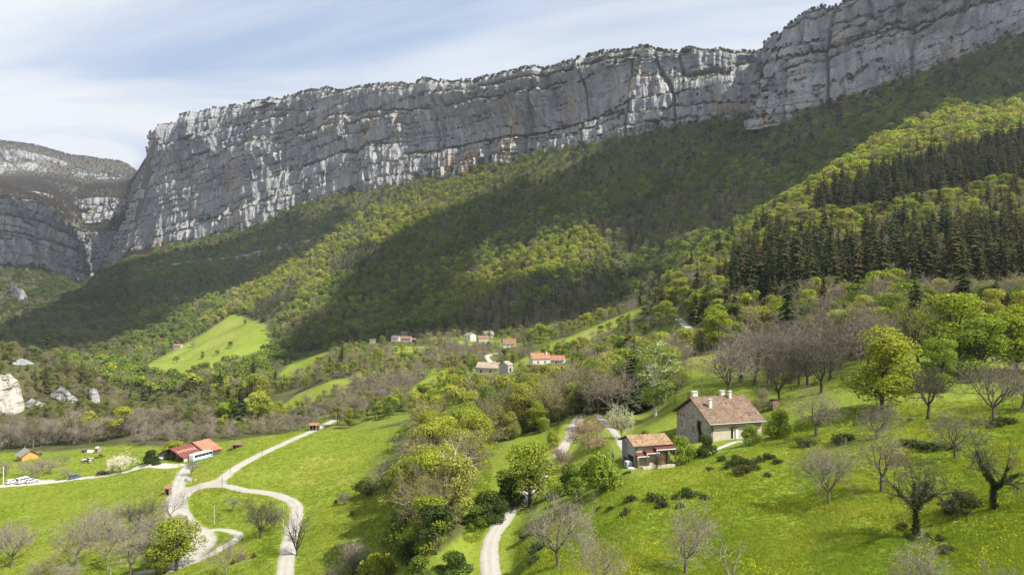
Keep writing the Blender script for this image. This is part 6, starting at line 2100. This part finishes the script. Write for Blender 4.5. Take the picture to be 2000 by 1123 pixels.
house('house', 'lower orange-roofed wing right of the orange-roofed house', 1088, 712, 26, 7, 2.6, 4.7, RAD(-12), 'white_plaster', 'orange_tiles', [(-1, .1, .7, 1.9)])
house('shed', 'low tan-roofed shed below the orange-roofed house', 1047, 724, 17, 5, 2.2, 3.4, RAD(10), 'grey_plaster', 'tan_tiles', cat='shed')
house('house', 'lone orange-roofed house on the far hillside meadow', 345, 681, 15, 9, 5.2, 7.6, RAD(-6), 'grey_plaster', 'orange_tiles', [(-3.5, -2.3, 2.6, 4.0), (-.6, .6, 2.6, 4.0), (2.3, 3.5, 2.6, 4.0)])
house('log_cabin', 'honey-coloured wooden cabin with grey roof at the left', 38, 900, 26, 6.0, 2.6, 4.6, RAD(-36), 'honey_timber', 'grey_tiles', [(-.6, .5, .1, 2.1), (1.4, 2.2, .9, 1.9)], cat='cabin', ov=.8)
house('open_shelter', 'open roadside shelter with red roof where the lane vanishes', 613, 841, 17, 3.6, 2.6, 3.3, RAD(6), 'dark_timber', 'orange_tiles', cat='shelter', open_front=True)
house('field_shelter', 'tiny red-roofed shelter in the orchard beyond the barn', 463, 875, 17, 2.6, 1.5, 2.1, RAD(12), 'dark_timber', 'red_brown_tiles', cat='shelter', open_front=True)
house('tool_shed', 'little grey shed with white roof at the meadow edge', 188, 884, 7, 1.9, 2.0, 2.5, RAD(-20), 'weathered_boards', 'white_plaster', cat='shed', ov=.15)
house('tool_shed', 'low dark hutch left of the white-roofed shed', 162, 884, 6, 1.5, 1.3, 1.6, RAD(-10), 'dark_timber', 'grey_tiles', cat='shed', ov=.1)
house('field_shelter', 'low dark shelter right of the wooden cabin', 68, 892, 12, 2.2, 1.4, 1.9, RAD(-20), 'dark_timber', 'grey_tiles', cat='shelter', open_front=True)
g0 = ground_at(177, 883)
tp = MB(); prof = [(-.9, 0)] + [(.9 * math.cos(math.pi - a), 1.0 * math.sin(a)) for a in np.linspace(.2, math.pi - .2, 7)] + [(.9, 0)]
tp.prism_x(prof, -1.1, 1.1)
o = tp.build('tarpaulin_tunnel', 'white_paint'); o.location = (g0[0], g0[1], g0[2] - .05); o.rotation_euler = (0, 0, RAD(-14))
tag(o, 'small white tarpaulin tunnel between the two little sheds', 'tunnel')
kx = ground_at(328.5, 966)
kk_ = thing('roadside_hut', 'little wooden hut with orange roof beside the wide road', 'hut', kx, RAD(-8))
d = MB(); d.box(-.7, -.62, -.7, .7, 0, 2.05).box(.62, .7, -.7, .7, 0, 2.05).box(-.615, .615, .62, .7, 0, 2.05).box(-.615, -.25, -.7, -.62, 0, 2.05); d.build('walls', 'brown_timber', kk_)
d = MB(); d.box(-.615, .615, .2, .6, .4, .48); d.build('bench', 'weathered_boards', kk_)
rf = MB(); tiled_slope(rf, -1.0, 1.0, -1.05, 2.1, 1.0, 2.75, 7); rf.build('roof', 'orange_tiles', kk_)

# ------------------------------------------------------------------ red barn and its coach
BO = np.array([-130.0, 261.0]); bxv = np.array([math.cos(BARN_RZ), math.sin(BARN_RZ)]); byv = np.array([-bxv[1], bxv[0]])
BZ = BARN_Z
bn = thing('barn', 'large open barn with red sheet roof and orange tiled rear', 'barn', (BO[0], BO[1], BZ), BARN_RZ)
BE, BRG, HW, L1, L2 = 2.15, 4.75, 6.6, 8.6, 16.5
d = MB(); d.box(-HW, -HW + .25, .0, L1, -1, BE); d.build('side_wall', 'weathered_boards', bn)
d = MB(); d.box(HW - .25, HW, .0, L1, -1, BE); d.build('side_wall', 'cream_plaster', bn)
d = MB(); d.box(-HW + .3, HW - .3, L1 - .3, L1, -1, BE); d.build('rear_wall', 'dark_timber', bn)
for q in (-6.2, -3.4, -.6, 2.4, 6.0):
    d = MB(); d.box(q - .12, q + .12, .1, .34, -.5, BE + (HW - abs(q)) * (BRG - BE) / HW - .25); d.build('post', 'brown_timber', bn)
d = MB(); d.box(-6.0, -3.6, .38, .5, 1.15, 2.6); d.build('gable_boarding', 'cream_plaster', bn)
d = MB(); d.box(-.4, 2.2, 2.0, 2.1, 0, 2.4); d.build('inner_door', 'brown_timber', bn)
ps_ = (BRG - BE) / HW
for sg in (-1, 1):
    d = MB(); e_ = HW + .6
    q = [(sg * e_, -1.0, BE - .6 * ps_), (sg * e_, L1, BE - .6 * ps_), (0, L1, BRG), (0, -1.0, BRG)]
    d.slab(*(q if sg > 0 else q[::-1]), .06)
    for i in range(32):
        yy_ = -1.0 + (L1 + 1) * (i + .5) / 32
        q = [(sg * e_, yy_ - .05, BE - .6 * ps_ + .045), (sg * e_, yy_ + .05, BE - .6 * ps_ + .045), (0, yy_ + .05, BRG + .045), (0, yy_ - .05, BRG + .045)]
        d.slab(*(q if sg > 0 else q[::-1]), .043)
    rr_ = d.build('roof', 'red_sheet', bn)
    if sg > 0:
        for i in range(7):
            yy_ = -.1 + i * 1.2
            d = MB()
            q = [(3.9, yy_, BRG - 3.9 * ps_ + .075), (3.9, yy_ + .62, BRG - 3.9 * ps_ + .075), (2.5, yy_ + .62, BRG - 2.5 * ps_ + .075), (2.5, yy_, BRG - 2.5 * ps_ + .075)]
            d.slab(*q, .028); d.build('skylight', 'skylight_sheet', rr_)
rf = MB()
n0 = 0
RB = MB()
tiled_slope(RB, L1 + .02, L2, -HW - 1.3, BE - .2, 0.4, BRG + .55, 15); tiled_slope(RB, L1 + .02, L2, HW + 1.4, BE - .2, 0.4, BRG + .55, 15)
RB.V = [(b, a, c) for a, b, c in RB.V]
RB.Q = [q[::-1] for q in RB.Q]
RB.build('rear_roof', 'orange_tiles', bn)
d = MB(); d.box(-HW - .9, -HW - .6, L1 + .1, L2 - .3, -1, BE - .1).box(HW + .6, HW + .9, L1 + .1, L2 - .3, -1, BE - .1).box(-HW - .6, HW + .6, L2 - .6, L2 - .3, -1, BE)
d.prism_y([(-HW - .6, BE - .2), (HW + .6, BE - .2), (.3, BRG + .2)], L1 + .12, L1 + .3); d.build('rear_section_wall', 'dark_timber', bn)


def vehicle_wheels(par, xs, hw_, r, wd):
    for xx in xs:
        for s_ in (-1, 1):
            d = MB(); d.tube((xx, s_ * (hw_ - wd), r), (xx, s_ * (hw_ + .01), r), r, r, 14); wv = d.build('wheel', 'rubber', par)
            d = MB(); d.tube((xx, s_ * (hw_ + .011), r), (xx, s_ * (hw_ + .025), r), r * .6, r * .55, 10); d.build('rim', 'steel', wv)


def coach():
    c0 = BO + bxv * 8.5 + byv * 1.6
    co = thing('coach', 'white and blue coach parked beside the red barn', 'bus', (c0[0], c0[1], BZ), BARN_RZ + RAD(90))
    L, W_, Hh = 8.9, 2.35, 2.75
    prof = [(0, .35), (0, 1.5), (.12, 2.6), (.35, Hh), (L - .3, Hh), (L - .05, 2.7), (L, 1.5), (L, .35)]
    m = MB(); m.prism_y([(a, b) for a, b in prof], -W_ / 2, W_ / 2); m.build('body', 'white_paint', co)
    for s_ in (-1, 1):
        for k_ in range(5):
            m = MB(); a = .6 + k_ * 1.65; y0, y1 = sorted((s_ * (W_ / 2 + .004), s_ * (W_ / 2 + .03)))
            m.box(a, a + 1.58, y0, y1, 1.5, 2.55); m.build('window', 'window_glass', co)
        m = MB(); m.box(.1, L - .1, y0, y1, .5, .95); m.build('side_stripe', 'light_blue_paint', co)
    m = MB(); m.box(L + .004, L + .03, -1.1, 1.1, 1.45, 2.5); m.build('windscreen', 'window_glass', co)
    m = MB(); m.box(L - .9, L - .06, -1.265, 1.265, 1.0, 1.42); m.build('front_panel', 'blue_paint', co)
    m = MB(); m.box(2.0, 4.4, -.8, .8, Hh + .003, Hh + .22); m.build('roof_unit', 'white_paint', co)
    vehicle_wheels(co, (1.9, 7.3), W_ / 2, .48, .3)


coach()


def car(lab, uu_, vv_, rz, paint, kindv='hatch', lift=.2):
    g_ = ground_at(uu_, vv_)
    van = kindv == 'van'
    L, W_, Hh = (5.0, 1.95, 2.1) if van else (4.2, 1.76, 1.48)
    c_ = thing('parked_van' if van else 'parked_car', lab, 'van' if van else 'car', (g_[0], g_[1], g_[2] + lift), rz, 'vehicles parked along the gravel track')
    if van:
        low = [(-L / 2, .35), (-L / 2, 1.15), (1.55, 1.15), (2.35, .95), (L / 2, .75), (L / 2, .35)]
        cab = [(-L / 2 + .03, 1.154), (-L / 2 + .12, 2.0), (-L / 2 + .3, Hh), (1.0, Hh), (1.3, 1.95), (1.75, 1.154)]
    else:
        low = [(-L / 2, .32), (-L / 2 - .02, .62), (-L / 2 + .06, .9), (.95, .92), (1.75, .8), (L / 2, .6), (L / 2, .32)]
        cab = [(-L / 2 + .12, .904), (-L / 2 + .5, 1.36), (-L / 2 + .8, Hh), (.1, Hh), (.4, 1.4), (1.05, .914)]
    m = MB(); m.prism_y(low, -W_ / 2, W_ / 2); b_ = m.build('body', paint, c_)
    m = MB(); m.prism_y(cab, -W_ / 2 + .1, W_ / 2 - .1); m.build('cabin', paint, c_)
    zt_ = max(q[1] for q in cab); zb_ = min(q[1] for q in cab)
    for s_ in (-1, 1):
        y0, y1 = sorted((s_ * (W_ / 2 - .098), s_ * (W_ / 2 - .08)))
        if van:
            wn_ = [(.55, 1.45, 1.22, 1.85), (-.9, .45, 1.3, 1.9), (-2.2, -1.0, 1.3, 1.9)]
        else:
            wn_ = [(-.55, .5, .96, 1.36), (-1.55, -.62, .96, 1.34)]
        for a, b, e_, f_ in wn_:
            m = MB(); k_ = .22 if b > .3 else 0
            m.hexa([(a, y0, e_), (b, y0, e_), (b, y1, e_), (a, y1, e_), (a + (.2 if a < -1.4 else 0), y0, f_), (b - k_, y0, f_), (b - k_, y1, f_), (a + (.2 if a < -1.4 else 0), y1, f_)])
            m.build('side_window', 'window_glass', c_)
        m = MB(); y0, y1 = sorted((s_ * (W_ / 2 - .5), s_ * (W_ / 2 - .08))); m.box(L / 2 - .06, L / 2 + .015, y0, y1, .52 if not van else .62, .66 if not van else .8); m.build('headlight', 'headlamp_glass', c_)
        m = MB(); m.box(-L / 2 - .03, -L / 2 + .05, y0 + .1, y1, .66, .86 if not van else 1.1); m.build('tail_light', 'tail_lamp_red', c_)
    # windscreen and rear window follow the slopes
    a0, a1 = cab[-1], cab[-2]
    m = MB(); m.slab((a0[0] + .02, -W_ / 2 + .2, a0[1] + .05), (a0[0] + .02, W_ / 2 - .2, a0[1] + .05), (a1[0] + .03, W_ / 2 - .2, a1[1] + .02), (a1[0] + .03, -W_ / 2 + .2, a1[1] + .02), .02); m.build('windscreen', 'window_glass', c_)
    a0, a1 = cab[0], cab[1]
    m = MB(); m.slab((a0[0] - .012, W_ / 2 - .25, a0[1] + .1), (a0[0] - .012, -W_ / 2 + .25, a0[1] + .1), (a1[0] - .035, -W_ / 2 + .25, a1[1] + .0), (a1[0] - .035, W_ / 2 - .25, a1[1] + .0), .02); m.build('rear_window', 'window_glass', c_)
    vehicle_wheels(c_, (-L / 2 + .75, L / 2 - .8), W_ / 2, .32, .2)
    return c_


car('silver-white car parked farthest left beside the street lamp', 24.5, 944, RAD(60), 'white_paint')
car('white van parked between the two pale cars', 47, 943, RAD(68), 'white_paint', 'van')
car('small silver car parked right of the white van', 62.5, 942.5, RAD(60), 'silver_paint')
car('blue-grey car parked alone on the gravel lay-by', 146.5, 934.5, RAD(52), 'slate_blue_paint')
car('black car parked under the white blossoming trees', 200.5, 928, RAD(42), 'black_paint')
q_ = BO + bxv * -4.6 + byv * .6
cv = car('silver pick-up standing in the open front of the red barn', 322, 905, BARN_RZ - RAD(90), 'silver_paint', 'van')
cv.location = (q_[0], q_[1], BZ + .05); del cv['group']; cv['category'] = 'van'; cv['label'] = 'silver van standing in the open front of the red barn'

# ------------------------------------------------------------------ poles, lamp, signs, posts
def pole(name, lab, uu_, vb_, vt_, mat='wood_pole', r=.11, arms=True, cat='pole', grp='utility poles'):
    g_ = ground_at(uu_, vb_)
    hgt = (vb_ - vt_) / F * g_[1]
    p_ = thing(name, lab, cat, (g_[0], g_[1], g_[2] - .1), 0, grp)
    d = MB(); d.tube((0, 0, -.5), (0, 0, hgt), r, r * .7, 8); d.build('post', mat, p_)
    if arms:
        d = MB(); d.box(-.55, .55, -.05, .05, hgt - .45, hgt - .36); ca = d.build('crossarm', mat, p_)
        for q in (-.45, 0, .45):
            d = MB(); d.tube((q, 0, hgt - .36), (q, 0, hgt - .2), .04, .03, 6); d.build('insulator', 'white_paint', ca)
    return p_, hgt


pole('utility_pole', 'wooden utility pole beside the lane above the junction', 450, 926, 892, arms=False)
pole('utility_pole', 'wooden utility pole at the corner of the lane junction', 434, 960, 928, arms=False)
pole('utility_pole', 'pale thin pole in the middle of the grass island', 418.5, 1022, 986, 'concrete', .09, False)
pole('utility_pole', 'pale leaning pole at the right side of the grass island', 553, 1031, 985, 'concrete', .09, False)
pole('utility_pole', 'wooden pole standing among the cows', 156.5, 922, 891, arms=False)
pole('utility_pole', 'thin pole in the meadow above the climbing lane', 512, 893, 874, arms=False, r=.08)
pole('utility_pole', 'pale short post at the bottom edge, lower left', 216.5, 1136, 1108, 'concrete', .08, False)
pole('utility_pole', 'wooden pole beside the brown bush by the lane', 1165.5, 866, 806, r=.1)
pole('utility_pole', 'tall dark pole behind the farmhouse chimney', 1350, 800, 708, r=.12)
pole('utility_pole', 'stout pole rising behind the farmhouse ridge', 1370.5, 790, 738, 'wood_pole', .18, False)
pole('utility_pole', 'small pole beside the roadside shelter', 618, 843, 826, 'concrete', .08, False)
pl_, hg_ = pole('street_lamp', 'white street lamp at the left end of the gravel track', 6.5, 947, 910, 'white_paint', .13, False, 'lamp', None)
d = MB(); d.tube((0, 0, hg_ - .15), (-1.3, 0, hg_ - .8), .05, .05, 6); d.build('arm', 'white_paint', pl_)
d = MB(); d.box(-2.0, -1.2, -.16, .16, hg_ - .92, hg_ - .76); d.build('lamp_head', 'white_paint', pl_)
for (lab, uu_, vb_, vt_, wpx, hpx, mat) in (('square blue road sign by the drive to the barn', 363, 945, 935, 5.5, 5, 'blue_paint'), ('white notice board by the drive to the barn', 370.5, 942, 932.5, 9, 5.5, 'white_board'), ('small white sign in the grass triangle', 382, 942, 935, 4.5, 2.6, 'white_board'), ('tiny white road sign on the lane east of the island', 483.5, 963, 956, 2.6, 3, 'white_board')):
    g_ = ground_at(uu_, vb_)
    s_ = g_[1] / F
    sg_ = thing('road_sign', lab, 'sign', (g_[0], g_[1], g_[2]), RAD(-16))
    hh_ = (vb_ - vt_) * s_
    n_ = 2 if wpx > 6 else 1
    for k_ in range(n_):
        xx = 0 if n_ == 1 else (-.35 + .7 * k_) * wpx * s_
        d = MB(); d.tube((xx, 0, -.3), (xx, 0, hh_ - .02), .05, .05, 6); d.build('post', 'white_paint', sg_)
    d = MB(); d.box(-wpx * s_ / 2, wpx * s_ / 2, -.1, -.06, hh_ - hpx * s_, hh_); bd = d.build('board', mat, sg_)
    if mat == 'blue_paint':
        d = MB(); d.tube((0, -.104, hh_ - hpx * s_ / 2), (0, -.112, hh_ - hpx * s_ / 2), .2, .2, 12); d.build('disc', 'white_board', bd)
FP = [(374, 962), (386, 960), (398, 958.5), (410, 957.5), (422, 957), (434, 957.5), (446, 959), (458, 960.5), (470, 962.5), (366, 972), (363, 984)]
for k_, (a, b) in enumerate(FP):
    g_ = ground_at(a, b + 2)
    o = MB().tube((0, 0, -.3), (0, 0, 1.0), .06, .05, 6).build('fence_post', 'wood_pole')
    o.location = g_
    tag(o, 'short fence post on the island rim, %s going clockwise from the barn drive' % ordinal((k_ + 3) if k_ < 9 else (11 - k_)), 'post', 'fence posts along the grass island')

# ------------------------------------------------------------------ brush piles
for (a, b, wpx, lab) in ((470, 1092, 22, 'largest brown brushwood heap below the grass wedge'), (455, 1100, 12, 'small brown brushwood heap left of the largest'), (495, 1088, 14, 'brown brushwood heap right of the largest')):
    g_ = ground_at(a, b)
    o = add_obj('brushwood_heap', PROTO['bramble1']['all'], None, (g_[0], g_[1], g_[2] - .05))
    s_ = wpx / F * g_[1] / PROTO['bramble1']['w']; o.scale = (s_, s_, 1.2)
    o['col'] = [.13, .075, .045]; o['bark'] = [.16, .1, .07]
    tag(o, lab, 'brushwood')

# ------------------------------------------------------------------ cattle
def cow_mesh():
    V = [(0, 0, 1.0), (.45, 0, 1.04), (.75, 0, 1.06), (-.45, 0, 1.02), (-.72, 0, 1.08), (1.0, 0, 1.22), (1.22, 0, 1.3), (1.5, 0, 1.12),      # trunk, neck, head
         (.62, .2, .82), (.64, .21, .45), (.6, .21, .04), (.62, -.2, .82), (.64, -.21, .45), (.6, -.21, .04),
         (-.66, .2, .85), (-.74, .22, .48), (-.66, .22, .04), (-.66, -.2, .85), (-.74, -.22, .48), (-.66, -.22, .04), (-.86, 0, 1.05), (-.92, 0, .55), (1.2, .17, 1.36), (1.2, -.17, 1.36)]
    E = [(0, 1), (1, 2), (0, 3), (3, 4), (2, 5), (5, 6), (6, 7), (2, 8), (8, 9), (9, 10), (2, 11), (11, 12), (12, 13), (4, 14), (14, 15), (15, 16), (4, 17), (17, 18), (18, 19), (4, 20), (20, 21), (6, 22), (6, 23)]
    R = [(.36, .38), (.34, .37), (.3, .34), (.36, .38), (.3, .33), (.2, .24), (.17, .17), (.09, .1), (.13, .13), (.075, .075), (.06, .06), (.13, .13), (.075, .075), (.06, .06), (.16, .16), (.075, .075), (.06, .06), (.16, .16), (.075, .075), (.06, .06), (.05, .05), (.03, .03), (.05, .05), (.05, .05)]
    me = bpy.data.meshes.new('cow_skeleton')
    me.from_pydata(V, E, [])
    o = bpy.data.objects.new('cow_skeleton', me)
    COL.objects.link(o)
    o.modifiers.new('skin', 'SKIN')
    sv = me.skin_vertices[0].data
    for i, r in enumerate(R):
        sv[i].radius = r
    sv[0].use_root = True
    ss = o.modifiers.new('sub', 'SUBSURF'); ss.levels = 2; ss.render_levels = 2
    dg = bpy.context.evaluated_depsgraph_get()
    m2 = bpy.data.meshes.new_from_object(o.evaluated_get(dg))
    bpy.data.objects.remove(o)
    m2.name = 'cow'
    m2.materials.clear(); m2.materials.append(MATS['cow_hide'])
    return m2


cm = cow_mesh()
cmb = cm.copy(); cmb.materials.clear(); cmb.materials.append(MATS['cow_hide_black'])
CW = [(163, 903, 10, 0, 'black and white cow farthest left in the herd'), (168, 904, 60, 1, 'black cow just right of the leftmost cow'), (172, 900, -30, 1, 'black cow at the back of the herd'), (175.5, 904.5, 100, 0, 'black and white cow at the front of the herd'),
      (179, 900, 200, 0, 'black and white cow at the right of the main herd'), (187, 898, 30, 1, 'single black cow right of the main herd'), (198, 894, 160, 1, 'black cow farthest right, near the blossoming trees')]
for (a, b, rz, blk, lab) in CW:
    g_ = ground_at(a, b)
    o = add_obj('cow', cmb if blk else cm, None, (g_[0], g_[1], g_[2] - .02), RAD(rz))
    tag(o, lab, 'cow', 'cows grazing in the left meadow')

# ------------------------------------------------------------------ pale rock outcrops on the knoll
def outcrop(lab, line, nu, nv, seed, hk=1.0, ochre=.3, mat='limestone'):
    """steep rock step in the slope: line = [(u, v_top, v_bottom)...]"""
    A = np.array(line, float)
    us = np.linspace(A[0, 0], A[-1, 0], nu)
    wob = fbm(us / 7, us * 0, seed, 3)
    vt_ = pchip(A[:, 0], A[:, 1], us); vb_ = pchip(A[:, 0], A[:, 2], us)
    vt_ = vt_ + 3.0 * wob * np.clip((vb_ - vt_) / 20, 0, 1)
    yb = np.array([ground_at(a_, b_)[1] for a_, b_ in zip(us, vb_)])
    for _ in range(3):
        yb = np.convolve(np.pad(yb, 2, mode='edge'), np.ones(5) / 5, mode='valid')
    yb -= 1.5 * hk
    hh_ = (vb_ - vt_) / F * yb
    s_ = np.linspace(-.12, 1, nv)[None]
    Y = yb[:, None] + np.clip(s_, 0, 1) * .3 * hh_[:, None]
    Vv = vb_[:, None] + (vt_ - vb_)[:, None] * s_
    Z = (VC - Vv) / F * Y
    m = (us[:, None] - UC) / F * Y
    bed = np.floor(Z / (3.2 * hk) + .6 * fbm(m / (9 * hk), Z * 0, seed + 1, 2))
    blk = h01(bed, np.floor(m / (4.5 * hk) + h01(bed, bed * 0, seed) * 3), seed + 2)
    ex = np.clip(hh_ / (6 * hk), .1, 1)[:, None]
    Y = Y - ex * hk * (1.6 * (blk - .5) + 2.2 * fbm(m / (7 * hk), Z / (9 * hk), seed + 3, 4) + 2.5 * fbm(m / (16 * hk), Z * 0, seed + 4, 2))
    X = np.dstack([(us[:, None] - UC) / F * Y, Y, Z])
    cap = []
    for i in range(nu):
        g_ = ground_at(us[i], vt_[i], ymin=float(yb[i]))
        e_ = X[i, -1]; yy_ = min(g_[1], yb[i] + 60 * hk) + 2
        g2 = np.array([(us[i] - UC) / F * yy_, yy_, 0.0]); g2[2] = H(g2[0], g2[1]) - 1.0
        cap.append([e_ * .75 + g2 * .25 + (0, 0, .5 * hk), e_ * .4 + g2 * .6 + (0, 0, .4 * hk), g2])
    X = np.concatenate([X, np.array(cap)], 1)
    n2 = X.shape[1]
    me = mesh_np('rock_outcrop', X.reshape(-1, 3), grid_faces(nu, n2)[:, ::-1], [mat])
    color_attr(me, 'rock', np.full((nu * n2, 3), ochre))
    tag(add_obj('rock_outcrop', me), lab, 'rock')


t = NT('pale_limestone')
p = t.n('ShaderNodeNewGeometry').outputs['Position']
f = t.noise(p, .35, 6, .7)
c = t.mix(t.ramp(t.noise(t.map(p, (1, 1, .4)), .12, 5, .6), [(.3, 0.0), (.7, 1.0)]), (.31, .285, .24), (.45, .42, .36))
c = t.mix(t.ramp(f, [(.36, .6), (.52, 0.0)]), c, (.2, .19, .165))
c = t.mix(t.ramp(t.noise(t.map(p, (.1, .1, 1)), .5, 4, .6), [(.3, .5), (.42, 0.0)]), c, (.22, .2, .17))
t.pbr(c, .93, t.bump(f, .8, .6), spec=.12)
outcrop('big white rock face on the knoll at the left edge', [(-70, 748, 812), (-20, 734, 810), (20, 734, 808), (36, 746, 805), (48, 790, 798)], 70, 40, 301, mat='pale_limestone')
outcrop('grey rock face in the middle of the wooded knoll', [(98, 770, 774), (112, 762, 778), (122, 756, 782), (138, 768, 786), (154, 782, 786)], 44, 22, 311)
outcrop('narrow pale rock rib on the right of the knoll', [(170, 768, 772), (177, 759, 780), (186, 757, 784), (195, 776, 784)], 30, 30, 321)
outcrop('low pale rock ledge between the two larger rock faces', [(44, 790, 793), (62, 779, 795), (76, 784, 794), (92, 789, 791)], 40, 16, 331)
outcrop('small pale rock patch near the top of the knoll', [(24, 709, 712), (44, 700, 712), (66, 709, 711)], 36, 14, 341)
outcrop('thin grey rock band crossing the wooded slope below the long wall', [(240, 536, 540), (330, 517, 527), (400, 506, 515), (450, 502, 511), (540, 481, 489), (610, 466, 470)], 170, 14, 351, 3.0)
outcrop('pale broken rock patch low in the side ravine at left', [(16, 572, 576), (26, 552, 584), (34, 562, 590), (44, 566, 594), (54, 582, 588)], 40, 20, 361, 2.0)

# ------------------------------------------------------------------ valley air
t = NT('valley_haze')
pv = t.n('ShaderNodeVolumePrincipled', {'Color': (.80, .87, 1.0, 1), 'Density': .00005, 'Anisotropy': .2})
t.t.links.new(pv.outputs[0], t.o.inputs['Volume'])
zmin = float(TZ.min()) - 3
zmax = float(max(TZ.max() + 40, 30))
hz = MB().box(float(TX.min()) - 20, float(TX.max()) + 20, -60, 5640, zmin, zmax).build('haze', 'valley_haze')
tag(hz, 'thin pale haze filling the valley air', kind='stuff')

# ------------------------------------------------------------------ unseen cumulus banks added out of frame to shade the slopes and cliffs
t = NT('cloud_white')
t.pbr((.86, .87, .89), 1.0, spec=0)


def ico(sub=2):
    import bmesh
    bm = bmesh.new(); bmesh.ops.create_icosphere(bm, subdivisions=sub, radius=1.0)
    V = np.array([v.co[:] for v in bm.verts]); Fv = np.array([[v.index for v in f.verts] for f in bm.faces]); bm.free()
    return V, Fv


ICO = ico(3)


def shade_cloud(lab, targets, alt, seed, r0, r1, n):
    """a bank of cumulus whose parts stand sunward of the given places"""
    rs = np.random.default_rng(seed)
    VV_ = []; FF = []; o_ = 0
    S = np.array(TO_SUN)
    T = np.array(targets)
    pk = rs.choice(len(T), min(n, len(T)), replace=False)
    for i in pk:
        c = T[i] + S * (alt - T[i][2] + rs.uniform(0, 60)) / S[2]
        r = rs.uniform(r0, r1)
        V = ICO[0] * r * np.array([1.15, 1.15, .55])
        d = fbm(ICO[0][:, 0] * 2.2 + i, ICO[0][:, 1] * 2.2 + ICO[0][:, 2] * 3.1, seed, 3)
        V = V * (1 + .35 * d[:, None]) + c
        VV_.append(V); FF.append(ICO[1] + o_); o_ += len(V)
    me = mesh_np('cloud', np.vstack(VV_), np.vstack(FF), ['cloud_white'], smooth=True)
    tag(add_obj('cloud', me), lab, kind='structure')


def targets(poly, y0, y1, step=45, wallpts=()):
    k = in_poly(UU, VV, poly) & (TY > y0) & (TY < y1)
    P = np.stack([TX[k], TY[k], TZ[k]], 1)
    key = np.floor(P[:, :2] / step).astype(int)
    _, ix = np.unique(key, axis=0, return_index=True)
    P = P[ix]
    if len(wallpts):
        P = np.vstack([P, np.array(wallpts)])
    return P


VV = VC - F * TZ / TY
wp = []
for w_ in WALL:
    if w_[0] > 1560 and w_[0] < 2300:
        for q in (.1, .4, .7, 1.0):
            a = unproj(w_[0], w_[2], w_[1]) * (1 - q) + unproj(w_[3], w_[5], w_[4]) * q
            wp += [a, a + (30, -10, 0)]
shade_cloud('broad cumulus bank high above the right slope', targets([(1010, 450), (1130, 425), (1300, 430), (1460, 425), (1540, 372), (1690, 290), (1830, 205), (1960, 190), (2100, 150), (2100, 60), (1700, 190), (1500, 232), (1320, 245), (1200, 285), (1060, 330), (990, 400)], 700, 1320, 40, wp), 1500, 41, 32, 48, 400)
wq = []
for (a0, a1, a2, b0, b1, b2) in [(-200, 1830, 530, -200, 1890, 392), (-80, 1900, 520, -80, 1950, 388), (-20, 1940, 516, -20, 2000, 386), (30, 1980, 518, 30, 2030, 390), (80, 2040, 530, 80, 2100, 402), (120, 2130, 545, 115, 2190, 425), (150, 2240, 548, 145, 2300, 445)]:
    for q in (0, .25, .5, .72):
        a = unproj(a0, a2, a1) * (1 - q) + unproj(b0, b2, b1) * q
        wq += [a, a + (30, -40, 0)]
shade_cloud('small cumulus bank high above the left cliff', np.array(wq), 1500, 45, 34, 46, 400)
shade_cloud('long cumulus bank high above the left shoulder', targets([(-40, 690), (60, 640), (240, 522), (420, 485), (600, 440), (640, 452), (500, 545), (340, 605), (150, 688)], 1050, 2200, 45), 1500, 43, 34, 50, 400)
shade_cloud('ragged cumulus high above the middle slope', targets([(590, 690), (690, 590), (745, 500), (840, 435), (940, 385), (985, 398), (900, 480), (850, 560), (950, 600), (1120, 552), (1220, 560), (1180, 605), (1000, 640), (850, 650), (700, 668)], 640, 1600, 40), 1500, 47, 28, 42, 400)
